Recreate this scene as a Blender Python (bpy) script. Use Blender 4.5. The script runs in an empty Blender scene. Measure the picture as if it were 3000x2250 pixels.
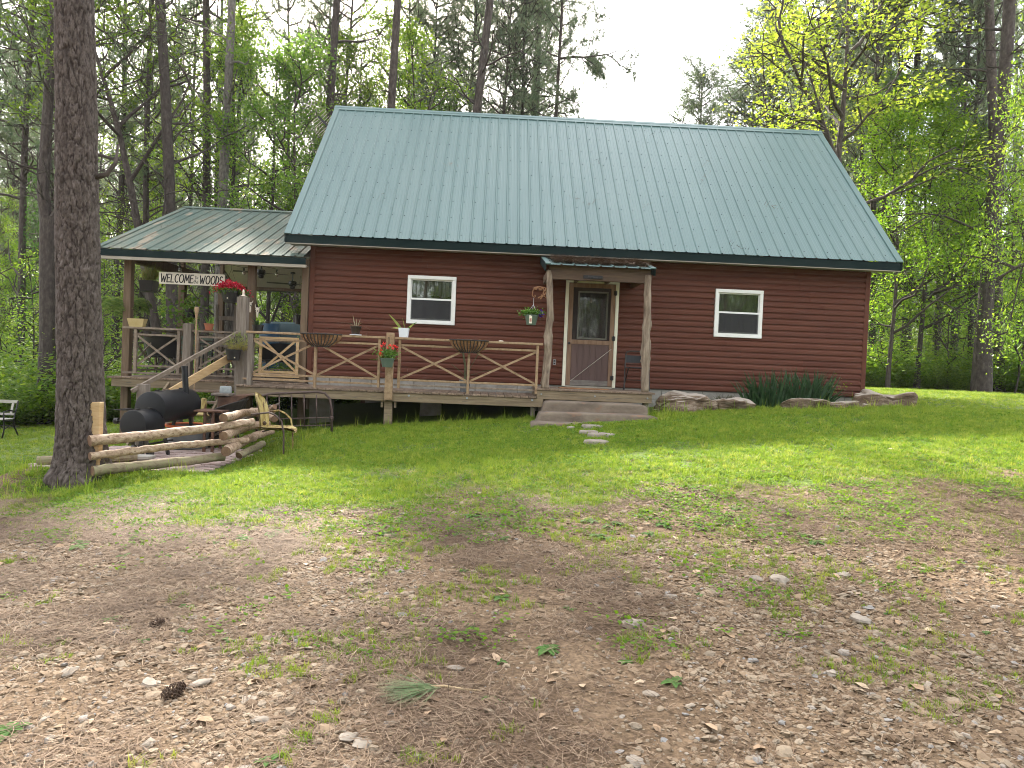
import bpy, math, random
import numpy as np
from mathutils import Vector, Matrix, noise as mnoise

sc = bpy.context.scene
COL = sc.collection
PI = math.pi
HAZE = 0.00025

# ------------------------------------------------------------------ camera, sky, sun, exposure
CAM = Vector((3.52923, -14.34277, 1.6))
FPX = 2148.67
AX = Vector((0.99867102, -0.03045756, 0.04157572))
AU = Vector((-0.04080279, 0.02557435, 0.99883987))
AF = Vector((0.03148549, 0.99920883, -0.02429761))
cd = bpy.data.cameras.new('camera')
cam = bpy.data.objects.new('camera', cd)
COL.objects.link(cam)
m = Matrix.Identity(4)
for i in range(3):
    m[i][0] = AX[i]; m[i][1] = AU[i]; m[i][2] = -AF[i]; m[i][3] = CAM[i]
cam.matrix_world = m
cd.sensor_width = 36.0
cd.lens = FPX / 3000 * 36
cd.clip_start = 0.05
cd.clip_end = 2000
sc.camera = cam

SUN = Vector((-0.20, 0.80, 0.64)).normalized()      # towards the sun: behind the cabin, a little to the left
world = bpy.data.worlds.new('World')
sc.world = world
world.use_nodes = True
wn = world.node_tree
for n in list(wn.nodes):
    wn.nodes.remove(n)
sky = wn.nodes.new('ShaderNodeTexSky')
sky.sky_type = 'NISHITA'
sky.sun_disc = False
sky.sun_elevation = math.asin(SUN.z)
sky.sun_rotation = math.atan2(SUN.x, SUN.y)
sky.dust_density = 3.0
sky.air_density = 1.0
sky.ozone_density = 0.7
bg = wn.nodes.new('ShaderNodeBackground')
bg.inputs['Strength'].default_value = 0.15
wo = wn.nodes.new('ShaderNodeOutputWorld')
hz = wn.nodes.new('ShaderNodeMix'); hz.data_type = 'RGBA'
hz.inputs[0].default_value = 0.55
hz.inputs[7].default_value = (5.4, 5.2, 4.9, 1)      # thin white haze over the blue
wn.links.new(sky.outputs[0], hz.inputs[6])
wn.links.new(hz.outputs[2], bg.inputs[0])
wn.links.new(bg.outputs[0], wo.inputs[0])
sl = bpy.data.lights.new('sun', 'SUN')
sl.energy = 4.2
sl.angle = math.radians(2.0)      # hazy sun, slightly softened
sl.color = (1.0, 0.93, 0.82)
so = bpy.data.objects.new('sun', sl)
COL.objects.link(so)
so.location = (0, 30, 40)
so.rotation_euler = (-SUN).to_track_quat('-Z', 'Y').to_euler()
sc.view_settings.view_transform = 'Standard'
sc.view_settings.look = 'None'
sc.view_settings.exposure = 2.3
sc.view_settings.gamma = 1.0
sc.render.engine = 'CYCLES'
try:
    c = sc.cycles
    c.use_denoising = True
    c.pixel_filter_type = 'BLACKMAN_HARRIS'
    c.filter_width = 1.0
    c.max_bounces = 7
    c.diffuse_bounces = 3
    c.glossy_bounces = 2
    c.transmission_bounces = 4
    c.transparent_max_bounces = 6
    c.caustics_reflective = False
    c.caustics_refractive = False
    c.sample_clamp_indirect = 6
except Exception:
    pass

def A(px, py, Y):
    """point of the place seen at this spot of the photograph, on the vertical plane at depth Y"""
    d = AX * ((px - 1500) / FPX) - AU * ((py - 1125) / FPX) + AF
    t = (Y - CAM.y) / d.y
    return CAM + d * t

def XA(px, py, Y):
    return A(px, py, Y).x

# ------------------------------------------------------------------ noise helpers (numpy)
def _hash(ix, iy, seed):
    h = (ix * 374761393 + iy * 668265263 + seed * 974634777) & 0xffffffff
    h = ((h ^ (h >> 13)) * 1274126177) & 0xffffffff
    return ((h ^ (h >> 16)) & 0xffff) / 65535.0

def vnoise(x, y, seed=0):
    x = np.asarray(x, float); y = np.asarray(y, float)
    x0 = np.floor(x).astype(np.int64); y0 = np.floor(y).astype(np.int64)
    fx = x - x0; fy = y - y0
    fx = fx * fx * (3 - 2 * fx); fy = fy * fy * (3 - 2 * fy)
    a = _hash(x0, y0, seed); b = _hash(x0 + 1, y0, seed)
    c_ = _hash(x0, y0 + 1, seed); d = _hash(x0 + 1, y0 + 1, seed)
    return (a * (1 - fx) + b * fx) * (1 - fy) + (c_ * (1 - fx) + d * fx) * fy

def fbm(x, y, seed=0, octv=4):
    s = 0; a = 0.5; f = 1.0; t = 0
    for i in range(octv):
        s = s + a * vnoise(np.asarray(x) * f, np.asarray(y) * f, seed + i * 17)
        t += a; a *= 0.5; f *= 2.03
    return s / t

def sstep(a, b, x):
    t = np.clip((np.asarray(x, float) - a) / (b - a), 0, 1)
    return t * t * (3 - 2 * t)

def ground_z(X, Y):
    X = np.asarray(X, float); Y = np.asarray(Y, float)
    zx = np.interp(X, [-300, -40, -20, -8, -3, -1.2, 0, 2, 5, 8, 11, 16, 25, 60, 300],
                      [-3, -1.6, -1.0, -0.62, -0.16, 0.08, 0.24, 0.46, 0.73, 0.94, 1.10, 1.22, 1.30, 1.5, 2.0])
    k = 0.35 + 0.65 * sstep(-12.5, -5.0, Y)
    zx = 0.60 + (zx - 0.60) * k
    yy = np.interp(Y, [-400, -30, -14, -2, 0, 6, 20, 400], [-1.4, -1.1, -0.57, 0, 0.06, 0.12, 0.12, 0.5])
    z = zx + yy
    # left side keeps dropping behind the porch
    z = z - 0.5 * sstep(2, 22, Y) * sstep(0, -8, X)
    # brick patio is levelled
    w = sstep(-2.9, -2.3, X) * sstep(0.9, 0.1, X) * sstep(-5.6, -5.0, Y) * sstep(-1.9, -2.5, Y)
    z = z * (1 - w) + 0.045 * w
    z = z + 0.035 * (fbm(X * 0.7, Y * 0.7, 5) - 0.5) + 0.02 * (fbm(X * 2.3, Y * 2.3, 9) - 0.5)
    return z

def gz(x, y):
    return float(ground_z(np.array([x]), np.array([y]))[0])

def edge_y(X):      # where the lawn starts, by X
    return np.interp(X, [-30, -2.6, -2.2, -1.3, -0.3, 1.0, 3, 6, 9, 12, 40], [-3.9, -3.7, -4.5, -6.0, -6.5, -7.1, -7.3, -7.4, -7.6, -8.3, -8.3])

def lawn_mask(X, Y):
    n = (fbm(X * 0.9, Y * 0.9, 21) - 0.5) * 2.6 + (fbm(X * 3.1, Y * 3.1, 33) - 0.5) * 1.5
    return sstep(-0.35, 0.45, (Y - edge_y(X)) + n)

def wood_edge(X):   # beyond this Y the wood begins
    X = np.asarray(X, float)
    return np.interp(X, [-40, -14, -9, -6, -4.5, 0, 11, 12.5, 16, 26, 60], [2, 3.5, 5.5, 7.5, 9.0, 9.5, 9.5, 12.0, 13.0, 11.0, 8.0])

# ------------------------------------------------------------------ mesh builder
class MB:
    def __init__(s):
        s.v = []; s.f = []; s.mi = []
    def add(s, verts, faces, mi=0):
        o = len(s.v)
        s.v += [tuple(p) for p in verts]
        s.f += [tuple(i + o for i in f) for f in faces]
        s.mi += [mi] * len(faces)
        return s
    def box(s, x0, x1, y0, y1, z0, z1, mi=0):
        v = [(x0, y0, z0), (x1, y0, z0), (x1, y1, z0), (x0, y1, z0), (x0, y0, z1), (x1, y0, z1), (x1, y1, z1), (x0, y1, z1)]
        f = [(0, 3, 2, 1), (4, 5, 6, 7), (0, 1, 5, 4), (1, 2, 6, 5), (2, 3, 7, 6), (3, 0, 4, 7)]
        return s.add(v, f, mi)
    def bbox(s, x0, x1, y0, y1, z0, z1, b=0.006, mi=0):
        """box with chamfered edges"""
        b = min(b, (x1 - x0) * .3, (y1 - y0) * .3, (z1 - z0) * .3)
        v = []; idx = {}
        for sx in (0, 1):
            for sy in (0, 1):
                for sz in (0, 1):
                    X = (x0, x1)[sx]; Y = (y0, y1)[sy]; Z = (z0, z1)[sz]
                    dx = b if sx == 0 else -b; dy = b if sy == 0 else -b; dz = b if sz == 0 else -b
                    for a, p in enumerate(((X, Y + dy, Z + dz), (X + dx, Y, Z + dz), (X + dx, Y + dy, Z))):
                        idx[(sx, sy, sz, a)] = len(v); v.append(p)
        f = []
        g = lambda *k: idx[k]
        for t in (0, 1):
            q = [g(t, 0, 0, 0), g(t, 1, 0, 0), g(t, 1, 1, 0), g(t, 0, 1, 0)]; f.append(q if t else q[::-1])
            q = [g(0, t, 0, 1), g(0, t, 1, 1), g(1, t, 1, 1), g(1, t, 0, 1)]; f.append(q if t else q[::-1])
            q = [g(0, 0, t, 2), g(1, 0, t, 2), g(1, 1, t, 2), g(0, 1, t, 2)]; f.append(q if t else q[::-1])
        for a in (0, 1):
            for b_ in (0, 1):
                f.append([g(a, b_, 0, 0), g(a, b_, 1, 0), g(a, b_, 1, 1), g(a, b_, 0, 1)])
                f.append([g(a, 0, b_, 0), g(a, 1, b_, 0), g(a, 1, b_, 2), g(a, 0, b_, 2)])
                f.append([g(0, a, b_, 1), g(1, a, b_, 1), g(1, a, b_, 2), g(0, a, b_, 2)])
                for c_ in (0, 1):
                    pass
        for sx in (0, 1):
            for sy in (0, 1):
                for sz in (0, 1):
                    f.append([g(sx, sy, sz, 0), g(sx, sy, sz, 1), g(sx, sy, sz, 2)])
        return s.add(v, f, mi)
    def bar(s, p, q, w, h, up=(0, 0, 1), mi=0):
        """rectangular bar from p to q: w across, h along 'up'"""
        p = Vector(p); q = Vector(q); d = (q - p).normalized()
        u = Vector(up); u = (u - d * u.dot(d))
        if u.length < 1e-4: u = Vector((0, 1, 0))
        u.normalize(); r = d.cross(u)
        v = []
        for o in (p, q):
            for a, b in ((-1, -1), (1, -1), (1, 1), (-1, 1)):
                v.append(o + r * (a * w / 2) + u * (b * h / 2))
        f = [(0, 1, 2, 3), (7, 6, 5, 4), (0, 4, 5, 1), (1, 5, 6, 2), (2, 6, 7, 3), (3, 7, 4, 0)]
        return s.add(v, f, mi)
    def tube(s, path, rad, n=8, cap=True, mi=0, wob=None):
        path = [Vector(p) for p in path]
        if not hasattr(rad, '__len__'): rad = [rad] * len(path)
        base = len(s.v)
        pu = None
        for i, p in enumerate(path):
            if i == 0: d = path[1] - path[0]
            elif i == len(path) - 1: d = path[-1] - path[-2]
            else: d = path[i + 1] - path[i - 1]
            d.normalize()
            if pu is None:
                pu = Vector((0, 0, 1)) if abs(d.z) < 0.9 else Vector((1, 0, 0))
            u = (pu - d * pu.dot(d)).normalized(); pu = u
            r = d.cross(u)
            for k in range(n):
                a = 2 * PI * k / n
                rr = rad[i] * (1 + (wob(i, k) if wob else 0))
                s.v.append(tuple(p + (u * math.cos(a) + r * math.sin(a)) * rr))
        for i in range(len(path) - 1):
            for k in range(n):
                a = base + i * n + k; b = base + i * n + (k + 1) % n
                s.f.append((a, b, b + n, a + n)); s.mi.append(mi)
        if cap:
            s.f.append(tuple(base + k for k in range(n))[::-1]); s.mi.append(mi)
            e = base + (len(path) - 1) * n
            s.f.append(tuple(e + k for k in range(n))); s.mi.append(mi)
        return s
    def lathe(s, prof, n=20, c=(0, 0, 0), mi=0, close=False):
        base = len(s.v)
        for r, z in prof:
            for k in range(n):
                a = 2 * PI * k / n
                s.v.append((c[0] + r * math.cos(a), c[1] + r * math.sin(a), c[2] + z))
        for i in range(len(prof) - 1):
            for k in range(n):
                a = base + i * n + k; b = base + i * n + (k + 1) % n
                s.f.append((a, b, b + n, a + n)); s.mi.append(mi)
        if close:
            s.f.append(tuple(base + k for k in range(n))[::-1]); s.mi.append(mi)
            e = base + (len(prof) - 1) * n
            s.f.append(tuple(e + k for k in range(n))); s.mi.append(mi)
        return s
    def blob(s, c, r, n=10, m_=7, amp=0.15, seed=0, fl=1.0, mi=0):
        base = len(s.v); r = Vector(r) if hasattr(r, '__len__') else Vector((r, r, r))
        for i in range(m_ + 1):
            th = PI * i / m_
            for k in range(n):
                a = 2 * PI * k / n
                d = Vector((math.sin(th) * math.cos(a), math.sin(th) * math.sin(a), math.cos(th)))
                q = 1 + amp * mnoise.noise(d * fl * 2 + Vector((seed * 7.3, seed, 0)))
                s.v.append((c[0] + d.x * r.x * q, c[1] + d.y * r.y * q, c[2] + d.z * r.z * q))
        for i in range(m_):
            for k in range(n):
                a = base + i * n + k; b = base + i * n + (k + 1) % n
                s.f.append((a, a + n, b + n, b)); s.mi.append(mi)
        return s
    def build(s, name, mats, parent=None, smooth=False, weld=False):
        me = bpy.data.meshes.new(name)
        me.from_pydata(s.v, [], s.f)
        if not isinstance(mats, (list, tuple)): mats = [mats]
        for m_ in mats: me.materials.append(m_)
        if len(mats) > 1:
            me.polygons.foreach_set('material_index', s.mi)
        if smooth:
            me.polygons.foreach_set('use_smooth', [True] * len(me.polygons))
        me.update()
        if smooth == 'auto':
            try: me.set_sharp_from_angle(angle=math.radians(40))
            except Exception: pass
        o = bpy.data.objects.new(name, me)
        COL.objects.link(o)
        if parent: o.parent = parent
        return o

def tag(o, label=None, cat=None, group=None, kind=None):
    if label: o['label'] = label
    if cat: o['category'] = cat
    if group: o['group'] = group
    if kind: o['kind'] = kind
    return o

def thing(name, label, cat, loc=(0, 0, 0), rz=0.0, group=None, origin=False):
    o = bpy.data.objects.new(name, None)
    COL.objects.link(o)
    o.location = loc
    o.rotation_euler = (0, 0, rz)
    o.empty_display_size = 0.2
    return tag(o, label, cat, group)

def copy_tree(o, parent=None):
    c_ = o.copy(); COL.objects.link(c_)
    if parent: c_.parent = parent
    for ch in list(o.children): copy_tree(ch, c_)
    return c_

# ------------------------------------------------------------------ materials
def new_mat(name):
    mt = bpy.data.materials.new(name); mt.use_nodes = True
    nt = mt.node_tree
    for n in list(nt.nodes): nt.nodes.remove(n)
    out = nt.nodes.new('ShaderNodeOutputMaterial')
    return mt, nt, out

def ramp(nt, fac, stops):
    r = nt.nodes.new('ShaderNodeValToRGB')
    el = r.color_ramp.elements
    while len(el) < len(stops): el.new(0.5)
    for e, (p, col) in zip(el, stops):
        e.position = p; e.color = (*col, 1)
    nt.links.new(fac, r.inputs[0])
    return r.outputs[0]

def surf(name, cols, scale=4.0, stretch=(1, 1, 1), rough=0.7, bump=0.2, bscale=None, metal=0.0, spec=0.4, detail=6, coord='Object', rand=0.0, dist=0.01, spots=None, streak=None):
    """noise-coloured principled surface; cols = colours over the noise"""
    mt, nt, out = new_mat(name)
    N = nt.nodes.new; L = nt.links.new
    tc = N('ShaderNodeTexCoord'); mp = N('ShaderNodeMapping')
    mp.inputs['Scale'].default_value = stretch
    L(tc.outputs[coord], mp.inputs[0])
    oi = N('ShaderNodeObjectInfo')
    ad = N('ShaderNodeVectorMath'); ad.operation = 'ADD'
    mulv = N('ShaderNodeVectorMath'); mulv.operation = 'SCALE'
    cmb = N('ShaderNodeCombineXYZ')
    for i in range(3): L(oi.outputs['Random'], cmb.inputs[i])
    L(cmb.outputs[0], mulv.inputs[0]); mulv.inputs['Scale'].default_value = 37.0
    L(mp.outputs[0], ad.inputs[0]); L(mulv.outputs[0], ad.inputs[1])
    vec = ad.outputs[0] if rand >= 0 else mp.outputs[0]
    nz = N('ShaderNodeTexNoise'); nz.inputs['Scale'].default_value = scale
    nz.inputs['Detail'].default_value = detail; nz.inputs['Roughness'].default_value = 0.62
    L(vec, nz.inputs['Vector'])
    k = len(cols)
    stops = [(0.30 + 0.40 * i / max(1, k - 1), c_) for i, c_ in enumerate(cols)]
    col = ramp(nt, nz.outputs['Fac'], stops)
    if spots:
        vn = N('ShaderNodeTexNoise'); vn.inputs['Scale'].default_value = spots[1]; vn.inputs['Detail'].default_value = 4
        L(vec, vn.inputs['Vector'])
        mr = N('ShaderNodeMapRange'); mr.inputs[1].default_value = spots[2]; mr.inputs[2].default_value = spots[2] + 0.08
        L(vn.outputs['Fac'], mr.inputs[0])
        mx = N('ShaderNodeMix'); mx.data_type = 'RGBA'
        L(mr.outputs[0], mx.inputs[0]); L(col, mx.inputs[6]); mx.inputs[7].default_value = (*spots[0], 1)
        col = mx.outputs[2]
    if rand > 0:
        hs = N('ShaderNodeHueSaturation')
        mr = N('ShaderNodeMapRange'); mr.inputs[3].default_value = 1 - rand; mr.inputs[4].default_value = 1 + rand
        L(oi.outputs['Random'], mr.inputs[0]); L(mr.outputs[0], hs.inputs['Value']); L(col, hs.inputs['Color'])
        col = hs.outputs[0]
    pb = N('ShaderNodeBsdfPrincipled')
    L(col, pb.inputs['Base Color'])
    pb.inputs['Roughness'].default_value = rough
    pb.inputs['Metallic'].default_value = metal
    pb.inputs['Specular IOR Level'].default_value = spec
    if bump > 0:
        n2 = N('ShaderNodeTexNoise'); n2.inputs['Scale'].default_value = bscale or scale * 3
        n2.inputs['Detail'].default_value = 5
        L(vec, n2.inputs['Vector'])
        bp = N('ShaderNodeBump'); bp.inputs['Strength'].default_value = bump; bp.inputs['Distance'].default_value = dist
        L(n2.outputs['Fac'], bp.inputs['Height']); L(bp.outputs[0], pb.inputs['Normal'])
    L(pb.outputs[0], out.inputs[0])
    return mt

def leafmat(name, cols, trans=0.45, scale=1.2, rough=0.5, rand=0.25, attr=True):
    mt, nt, out = new_mat(name)
    N = nt.nodes.new; L = nt.links.new
    geo = N('ShaderNodeNewGeometry')
    oi = N('ShaderNodeObjectInfo')
    at = N('ShaderNodeAttribute'); at.attribute_name = 'tint'
    k = len(cols)
    if attr:
        fac = at.outputs['Fac']
    else:
        fac = oi.outputs['Random']
    stops = [(i / max(1, k - 1), c_) for i, c_ in enumerate(cols)]
    col = ramp(nt, fac, stops)
    if rand > 0:
        hs = N('ShaderNodeHueSaturation')
        mr = N('ShaderNodeMapRange'); mr.inputs[3].default_value = 1 - rand; mr.inputs[4].default_value = 1 + rand
        L(oi.outputs['Random'], mr.inputs[0]); L(mr.outputs[0], hs.inputs['Value']); L(col, hs.inputs['Color'])
        col = hs.outputs[0]
    df = N('ShaderNodeBsdfPrincipled'); df.inputs['Roughness'].default_value = rough
    df.inputs['Specular IOR Level'].default_value = 0.3
    L(col, df.inputs['Base Color'])
    tr = N('ShaderNodeBsdfTranslucent')
    hs2 = N('ShaderNodeHueSaturation'); hs2.inputs['Value'].default_value = 1.65; hs2.inputs['Saturation'].default_value = 1.05; hs2.inputs['Hue'].default_value = 0.49
    L(col, hs2.inputs['Color']); L(hs2.outputs[0], tr.inputs['Color'])
    mx = N('ShaderNodeMixShader'); mx.inputs[0].default_value = trans
    L(df.outputs[0], mx.inputs[1]); L(tr.outputs[0], mx.inputs[2])
    L(mx.outputs[0], out.inputs[0])
    return mt

def instmat(name, stops, rough=0.8, bump=0.0, scale=60, trans=0.0):
    mt, nt, out = new_mat(name)
    N = nt.nodes.new; L = nt.links.new
    oi = N('ShaderNodeObjectInfo')
    col = ramp(nt, oi.outputs['Random'], stops)
    tc = N('ShaderNodeTexCoord')
    nz = N('ShaderNodeTexNoise'); nz.inputs['Scale'].default_value = scale; nz.inputs['Detail'].default_value = 3
    L(tc.outputs['Object'], nz.inputs['Vector'])
    hs = N('ShaderNodeHueSaturation'); mr = N('ShaderNodeMapRange')
    mr.inputs[3].default_value = 0.72; mr.inputs[4].default_value = 1.28
    L(nz.outputs['Fac'], mr.inputs[0]); L(mr.outputs[0], hs.inputs['Value']); L(col, hs.inputs['Color'])
    pb = N('ShaderNodeBsdfPrincipled'); pb.inputs['Roughness'].default_value = rough
    pb.inputs['Specular IOR Level'].default_value = 0.25
    L(hs.outputs[0], pb.inputs['Base Color'])
    if trans > 0:
        tr = N('ShaderNodeBsdfTranslucent'); L(hs.outputs[0], tr.inputs['Color'])
        mx = N('ShaderNodeMixShader'); mx.inputs[0].default_value = trans
        L(pb.outputs[0], mx.inputs[1]); L(tr.outputs[0], mx.inputs[2]); L(mx.outputs[0], out.inputs[0])
    else:
        L(pb.outputs[0], out.inputs[0])
    return mt

def glassmat(name, tint=(0.5, 0.55, 0.55), base=0.12):
    mt, nt, out = new_mat(name)
    N = nt.nodes.new; L = nt.links.new
    tr = N('ShaderNodeBsdfTransparent'); tr.inputs[0].default_value = (*tint, 1)
    gl = N('ShaderNodeBsdfGlossy'); gl.inputs['Roughness'].default_value = 0.015
    fr = N('ShaderNodeFresnel'); fr.inputs[0].default_value = 1.5
    mr = N('ShaderNodeMapRange'); mr.inputs[3].default_value = base; mr.inputs[4].default_value = 1.0
    L(fr.outputs[0], mr.inputs[0])
    mx = N('ShaderNodeMixShader'); L(mr.outputs[0], mx.inputs[0]); L(tr.outputs[0], mx.inputs[1]); L(gl.outputs[0], mx.inputs[2])
    L(mx.outputs[0], out.inputs[0])
    return mt

def screenmat(name, col, alpha):
    mt, nt, out = new_mat(name)
    N = nt.nodes.new; L = nt.links.new
    tr = N('ShaderNodeBsdfTransparent'); df = N('ShaderNodeBsdfDiffuse'); df.inputs[0].default_value = (*col, 1)
    mx = N('ShaderNodeMixShader'); mx.inputs[0].default_value = alpha
    L(tr.outputs[0], mx.inputs[1]); L(df.outputs[0], mx.inputs[2]); L(mx.outputs[0], out.inputs[0])
    return mt

M = {}
M['siding'] = surf('siding_vinyl', [(0.078, 0.0240, 0.0138), (0.095, 0.031, 0.0177), (0.112, 0.039, 0.0225)], 1.6, (0.5, 1, 3), 0.6, 0.05, 60, spec=0.2, rand=0.04)
M['roof'] = surf('roof_paint', [(0.074, 0.132, 0.127), (0.086, 0.147, 0.141), (0.101, 0.161, 0.153)], 0.9, (1, 0.25, 0.25), 0.36, 0.22, 1.6, spec=0.5, rand=0.03)
M['porch_roof'] = surf('porch_roof_paint', [(0.065, 0.095, 0.082), (0.085, 0.115, 0.095), (0.13, 0.13, 0.098)], 1.6, (1.4, 0.45, 0.45), 0.8, 0.04, 6, spec=0.12, rand=0.03, spots=((0.20, 0.17, 0.125), 2.6, 0.60))
M['trim_green'] = surf('dark_green_trim', [(0.004, 0.012, 0.012), (0.006, 0.017, 0.016)], 3, rough=0.6, bump=0.02, spec=0.12)
M['soffit'] = surf('soffit_vinyl', [(0.24, 0.21, 0.165), (0.32, 0.285, 0.23)], 3, (1, 1, 1), 0.6, 0.05)
M['white'] = surf('white_vinyl', [(0.66, 0.66, 0.62), (0.76, 0.76, 0.73)], 5, rough=0.4, bump=0.02)
M['header'] = surf('shaded_header_wood', [(0.045, 0.026, 0.016), (0.075, 0.045, 0.027), (0.10, 0.062, 0.038)], 3, (0.6, 6, 8), 0.8, 0.3, 12)  # post wood made darker, shade under the entry roof put into the colour
M['cream'] = surf('cream_casing', [(0.58, 0.56, 0.42), (0.70, 0.68, 0.54), (0.72, 0.70, 0.58)], 6, (1, 1, .3), 0.6, 0.08)
M['block'] = surf('concrete_block', [(0.20, 0.18, 0.155), (0.27, 0.25, 0.22), (0.33, 0.31, 0.28)], 5, rough=0.9, bump=0.3)
M['deck'] = surf('weathered_deck_wood', [(0.10, 0.066, 0.043), (0.165, 0.115, 0.078), (0.24, 0.18, 0.13)], 3.5, (9, 0.7, 9), 0.8, 0.35, 18, rand=0.22)
M['beam'] = surf('deck_beam_wood', [(0.10, 0.075, 0.045), (0.175, 0.13, 0.078), (0.24, 0.185, 0.12)], 3, (0.6, 6, 10), 0.8, 0.35, 12, rand=0.12, spots=((0.10, 0.085, 0.06), 6, 0.60))
M['post'] = surf('brown_post_wood', [(0.075, 0.047, 0.026), (0.115, 0.075, 0.043), (0.15, 0.102, 0.062)], 3, (8, 8, 0.6), 0.75, 0.3, 10, rand=0.1)
M['grey'] = surf('grey_weathered_wood', [(0.085, 0.066, 0.050), (0.15, 0.122, 0.097), (0.23, 0.195, 0.16)], 3, (8, 8, 0.7), 0.85, 0.4, 14, rand=0.12)
M['rail'] = surf('rail_wood', [(0.20, 0.125, 0.066), (0.29, 0.195, 0.11), (0.36, 0.255, 0.155)], 3, (5, 5, 5), 0.75, 0.25, 12, rand=0.1, spots=((0.2, 0.13, 0.08), 9, 0.64))
M['railgrey'] = surf('rail_wood_grey', [(0.12, 0.088, 0.064), (0.175, 0.135, 0.10), (0.24, 0.195, 0.15)], 3, (5, 5, 5), 0.85, 0.3, 12, rand=0.12)
M['newwood'] = surf('new_lumber', [(0.36, 0.23, 0.10), (0.45, 0.30, 0.15), (0.5, 0.36, 0.2)], 3, (2, 2, 12), 0.7, 0.2, 12)
M['cedar'] = surf('cedar_log', [(0.085, 0.058, 0.040), (0.20, 0.15, 0.105), (0.34, 0.27, 0.205)], 4, (5, 5, 0.8), 0.75, 0.6, 9, rand=0.05, dist=0.02)
M['log'] = surf('peeled_log', [(0.15, 0.09, 0.055), (0.31, 0.215, 0.14), (0.44, 0.34, 0.25)], 4.5, (1.2, 5, 5), 0.75, 0.6, 8, rand=0.08, dist=0.02, spots=((0.11, 0.06, 0.035), 6, 0.61))
M['logend'] = surf('log_end_grain', [(0.11, 0.06, 0.035), (0.22, 0.13, 0.08)], 14, rough=0.9, bump=0.5)
M['mossy'] = surf('mossy_log', [(0.12, 0.09, 0.055), (0.22, 0.18, 0.11), (0.2, 0.2, 0.10)], 4, (1.5, 5, 5), 0.9, 0.5, 9)
M['bark'] = surf('pine_bark', [(0.045, 0.033, 0.027), (0.090, 0.070, 0.059), (0.145, 0.118, 0.104)], 8, (2, 2, 1), 0.9, 1.0, 14, rand=0.0, dist=0.04)
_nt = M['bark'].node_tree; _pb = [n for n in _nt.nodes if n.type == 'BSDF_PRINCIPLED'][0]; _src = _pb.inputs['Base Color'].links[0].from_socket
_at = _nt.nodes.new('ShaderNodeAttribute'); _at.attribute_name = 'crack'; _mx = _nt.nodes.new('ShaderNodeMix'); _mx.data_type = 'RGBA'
_nt.links.new(_at.outputs['Fac'], _mx.inputs[0]); _nt.links.new(_src, _mx.inputs[6]); _mx.inputs[7].default_value = (0.028, 0.018, 0.014, 1); _nt.links.new(_mx.outputs[2], _pb.inputs['Base Color'])  # inner bark is darker itself, crack shade is also put into the colour
M['bark_far'] = surf('far_bark', [(0.026, 0.019, 0.015), (0.052, 0.040, 0.033), (0.085, 0.068, 0.058)], 5, (2.5, 2.5, 1), 0.9, 0.7, 8, rand=0.28, dist=0.05)
M['bark_light'] = surf('light_bark', [(0.065, 0.055, 0.048), (0.13, 0.115, 0.10), (0.2, 0.18, 0.16)], 7, (2, 2, 1), 0.9, 0.8, 12, rand=0.1, dist=0.04)
M['sand'] = surf('sandstone', [(0.085, 0.064, 0.048), (0.145, 0.112, 0.083), (0.205, 0.163, 0.12)], 2.6, (1, 1, 2), 0.9, 0.4, 22, spots=((0.19, 0.115, 0.075), 3.2, 0.60))
M['rock'] = surf('field_rock', [(0.06, 0.038, 0.022), (0.125, 0.085, 0.053), (0.26, 0.205, 0.15)], 4.0, (1, 1, 3), 0.9, 1.0, 9, dist=0.04)
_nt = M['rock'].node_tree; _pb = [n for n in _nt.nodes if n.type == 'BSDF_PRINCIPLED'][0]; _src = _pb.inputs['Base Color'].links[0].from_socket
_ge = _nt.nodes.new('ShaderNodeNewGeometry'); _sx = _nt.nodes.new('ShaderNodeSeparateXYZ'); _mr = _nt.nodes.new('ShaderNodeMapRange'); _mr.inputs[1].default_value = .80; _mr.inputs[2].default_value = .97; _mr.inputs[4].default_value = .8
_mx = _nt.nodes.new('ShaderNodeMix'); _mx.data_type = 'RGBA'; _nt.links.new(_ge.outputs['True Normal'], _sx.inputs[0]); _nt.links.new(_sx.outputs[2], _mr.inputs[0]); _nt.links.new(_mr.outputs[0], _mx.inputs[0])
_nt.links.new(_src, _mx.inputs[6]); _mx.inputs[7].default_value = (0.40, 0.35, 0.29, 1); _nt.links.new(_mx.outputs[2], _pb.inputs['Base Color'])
M['flag'] = surf('flagstone', [(0.17, 0.14, 0.11), (0.235, 0.20, 0.16), (0.30, 0.26, 0.215)], 5, rough=0.85, bump=0.35)
M['brick'] = surf('patio_brick', [(0.27, 0.19, 0.165), (0.36, 0.27, 0.24), (0.43, 0.35, 0.31)], 6, rough=0.9, bump=0.3, rand=0.15)
M['blacksteel'] = surf('black_grill_paint', [(0.006, 0.0065, 0.0075), (0.011, 0.012, 0.014)], 5, rough=0.45, bump=0.04, spec=0.28)
M['blackiron'] = surf('black_iron', [(0.01, 0.01, 0.01), (0.03, 0.024, 0.02)], 12, rough=0.5, bump=0.1)
M['rust'] = surf('rusty_iron', [(0.045, 0.022, 0.014), (0.10, 0.05, 0.03), (0.15, 0.08, 0.05)], 8, rough=0.85, bump=0.3)
M['rustbright'] = surf('rusty_bracket', [(0.18, 0.08, 0.035), (0.30, 0.15, 0.07)], 14, rough=0.7, bump=0.3)
M['rustdark'] = surf('dark_rusted_tube', [(0.05, 0.03, 0.024), (0.085, 0.055, 0.045)], 10, rough=0.7, bump=0.2)
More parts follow.
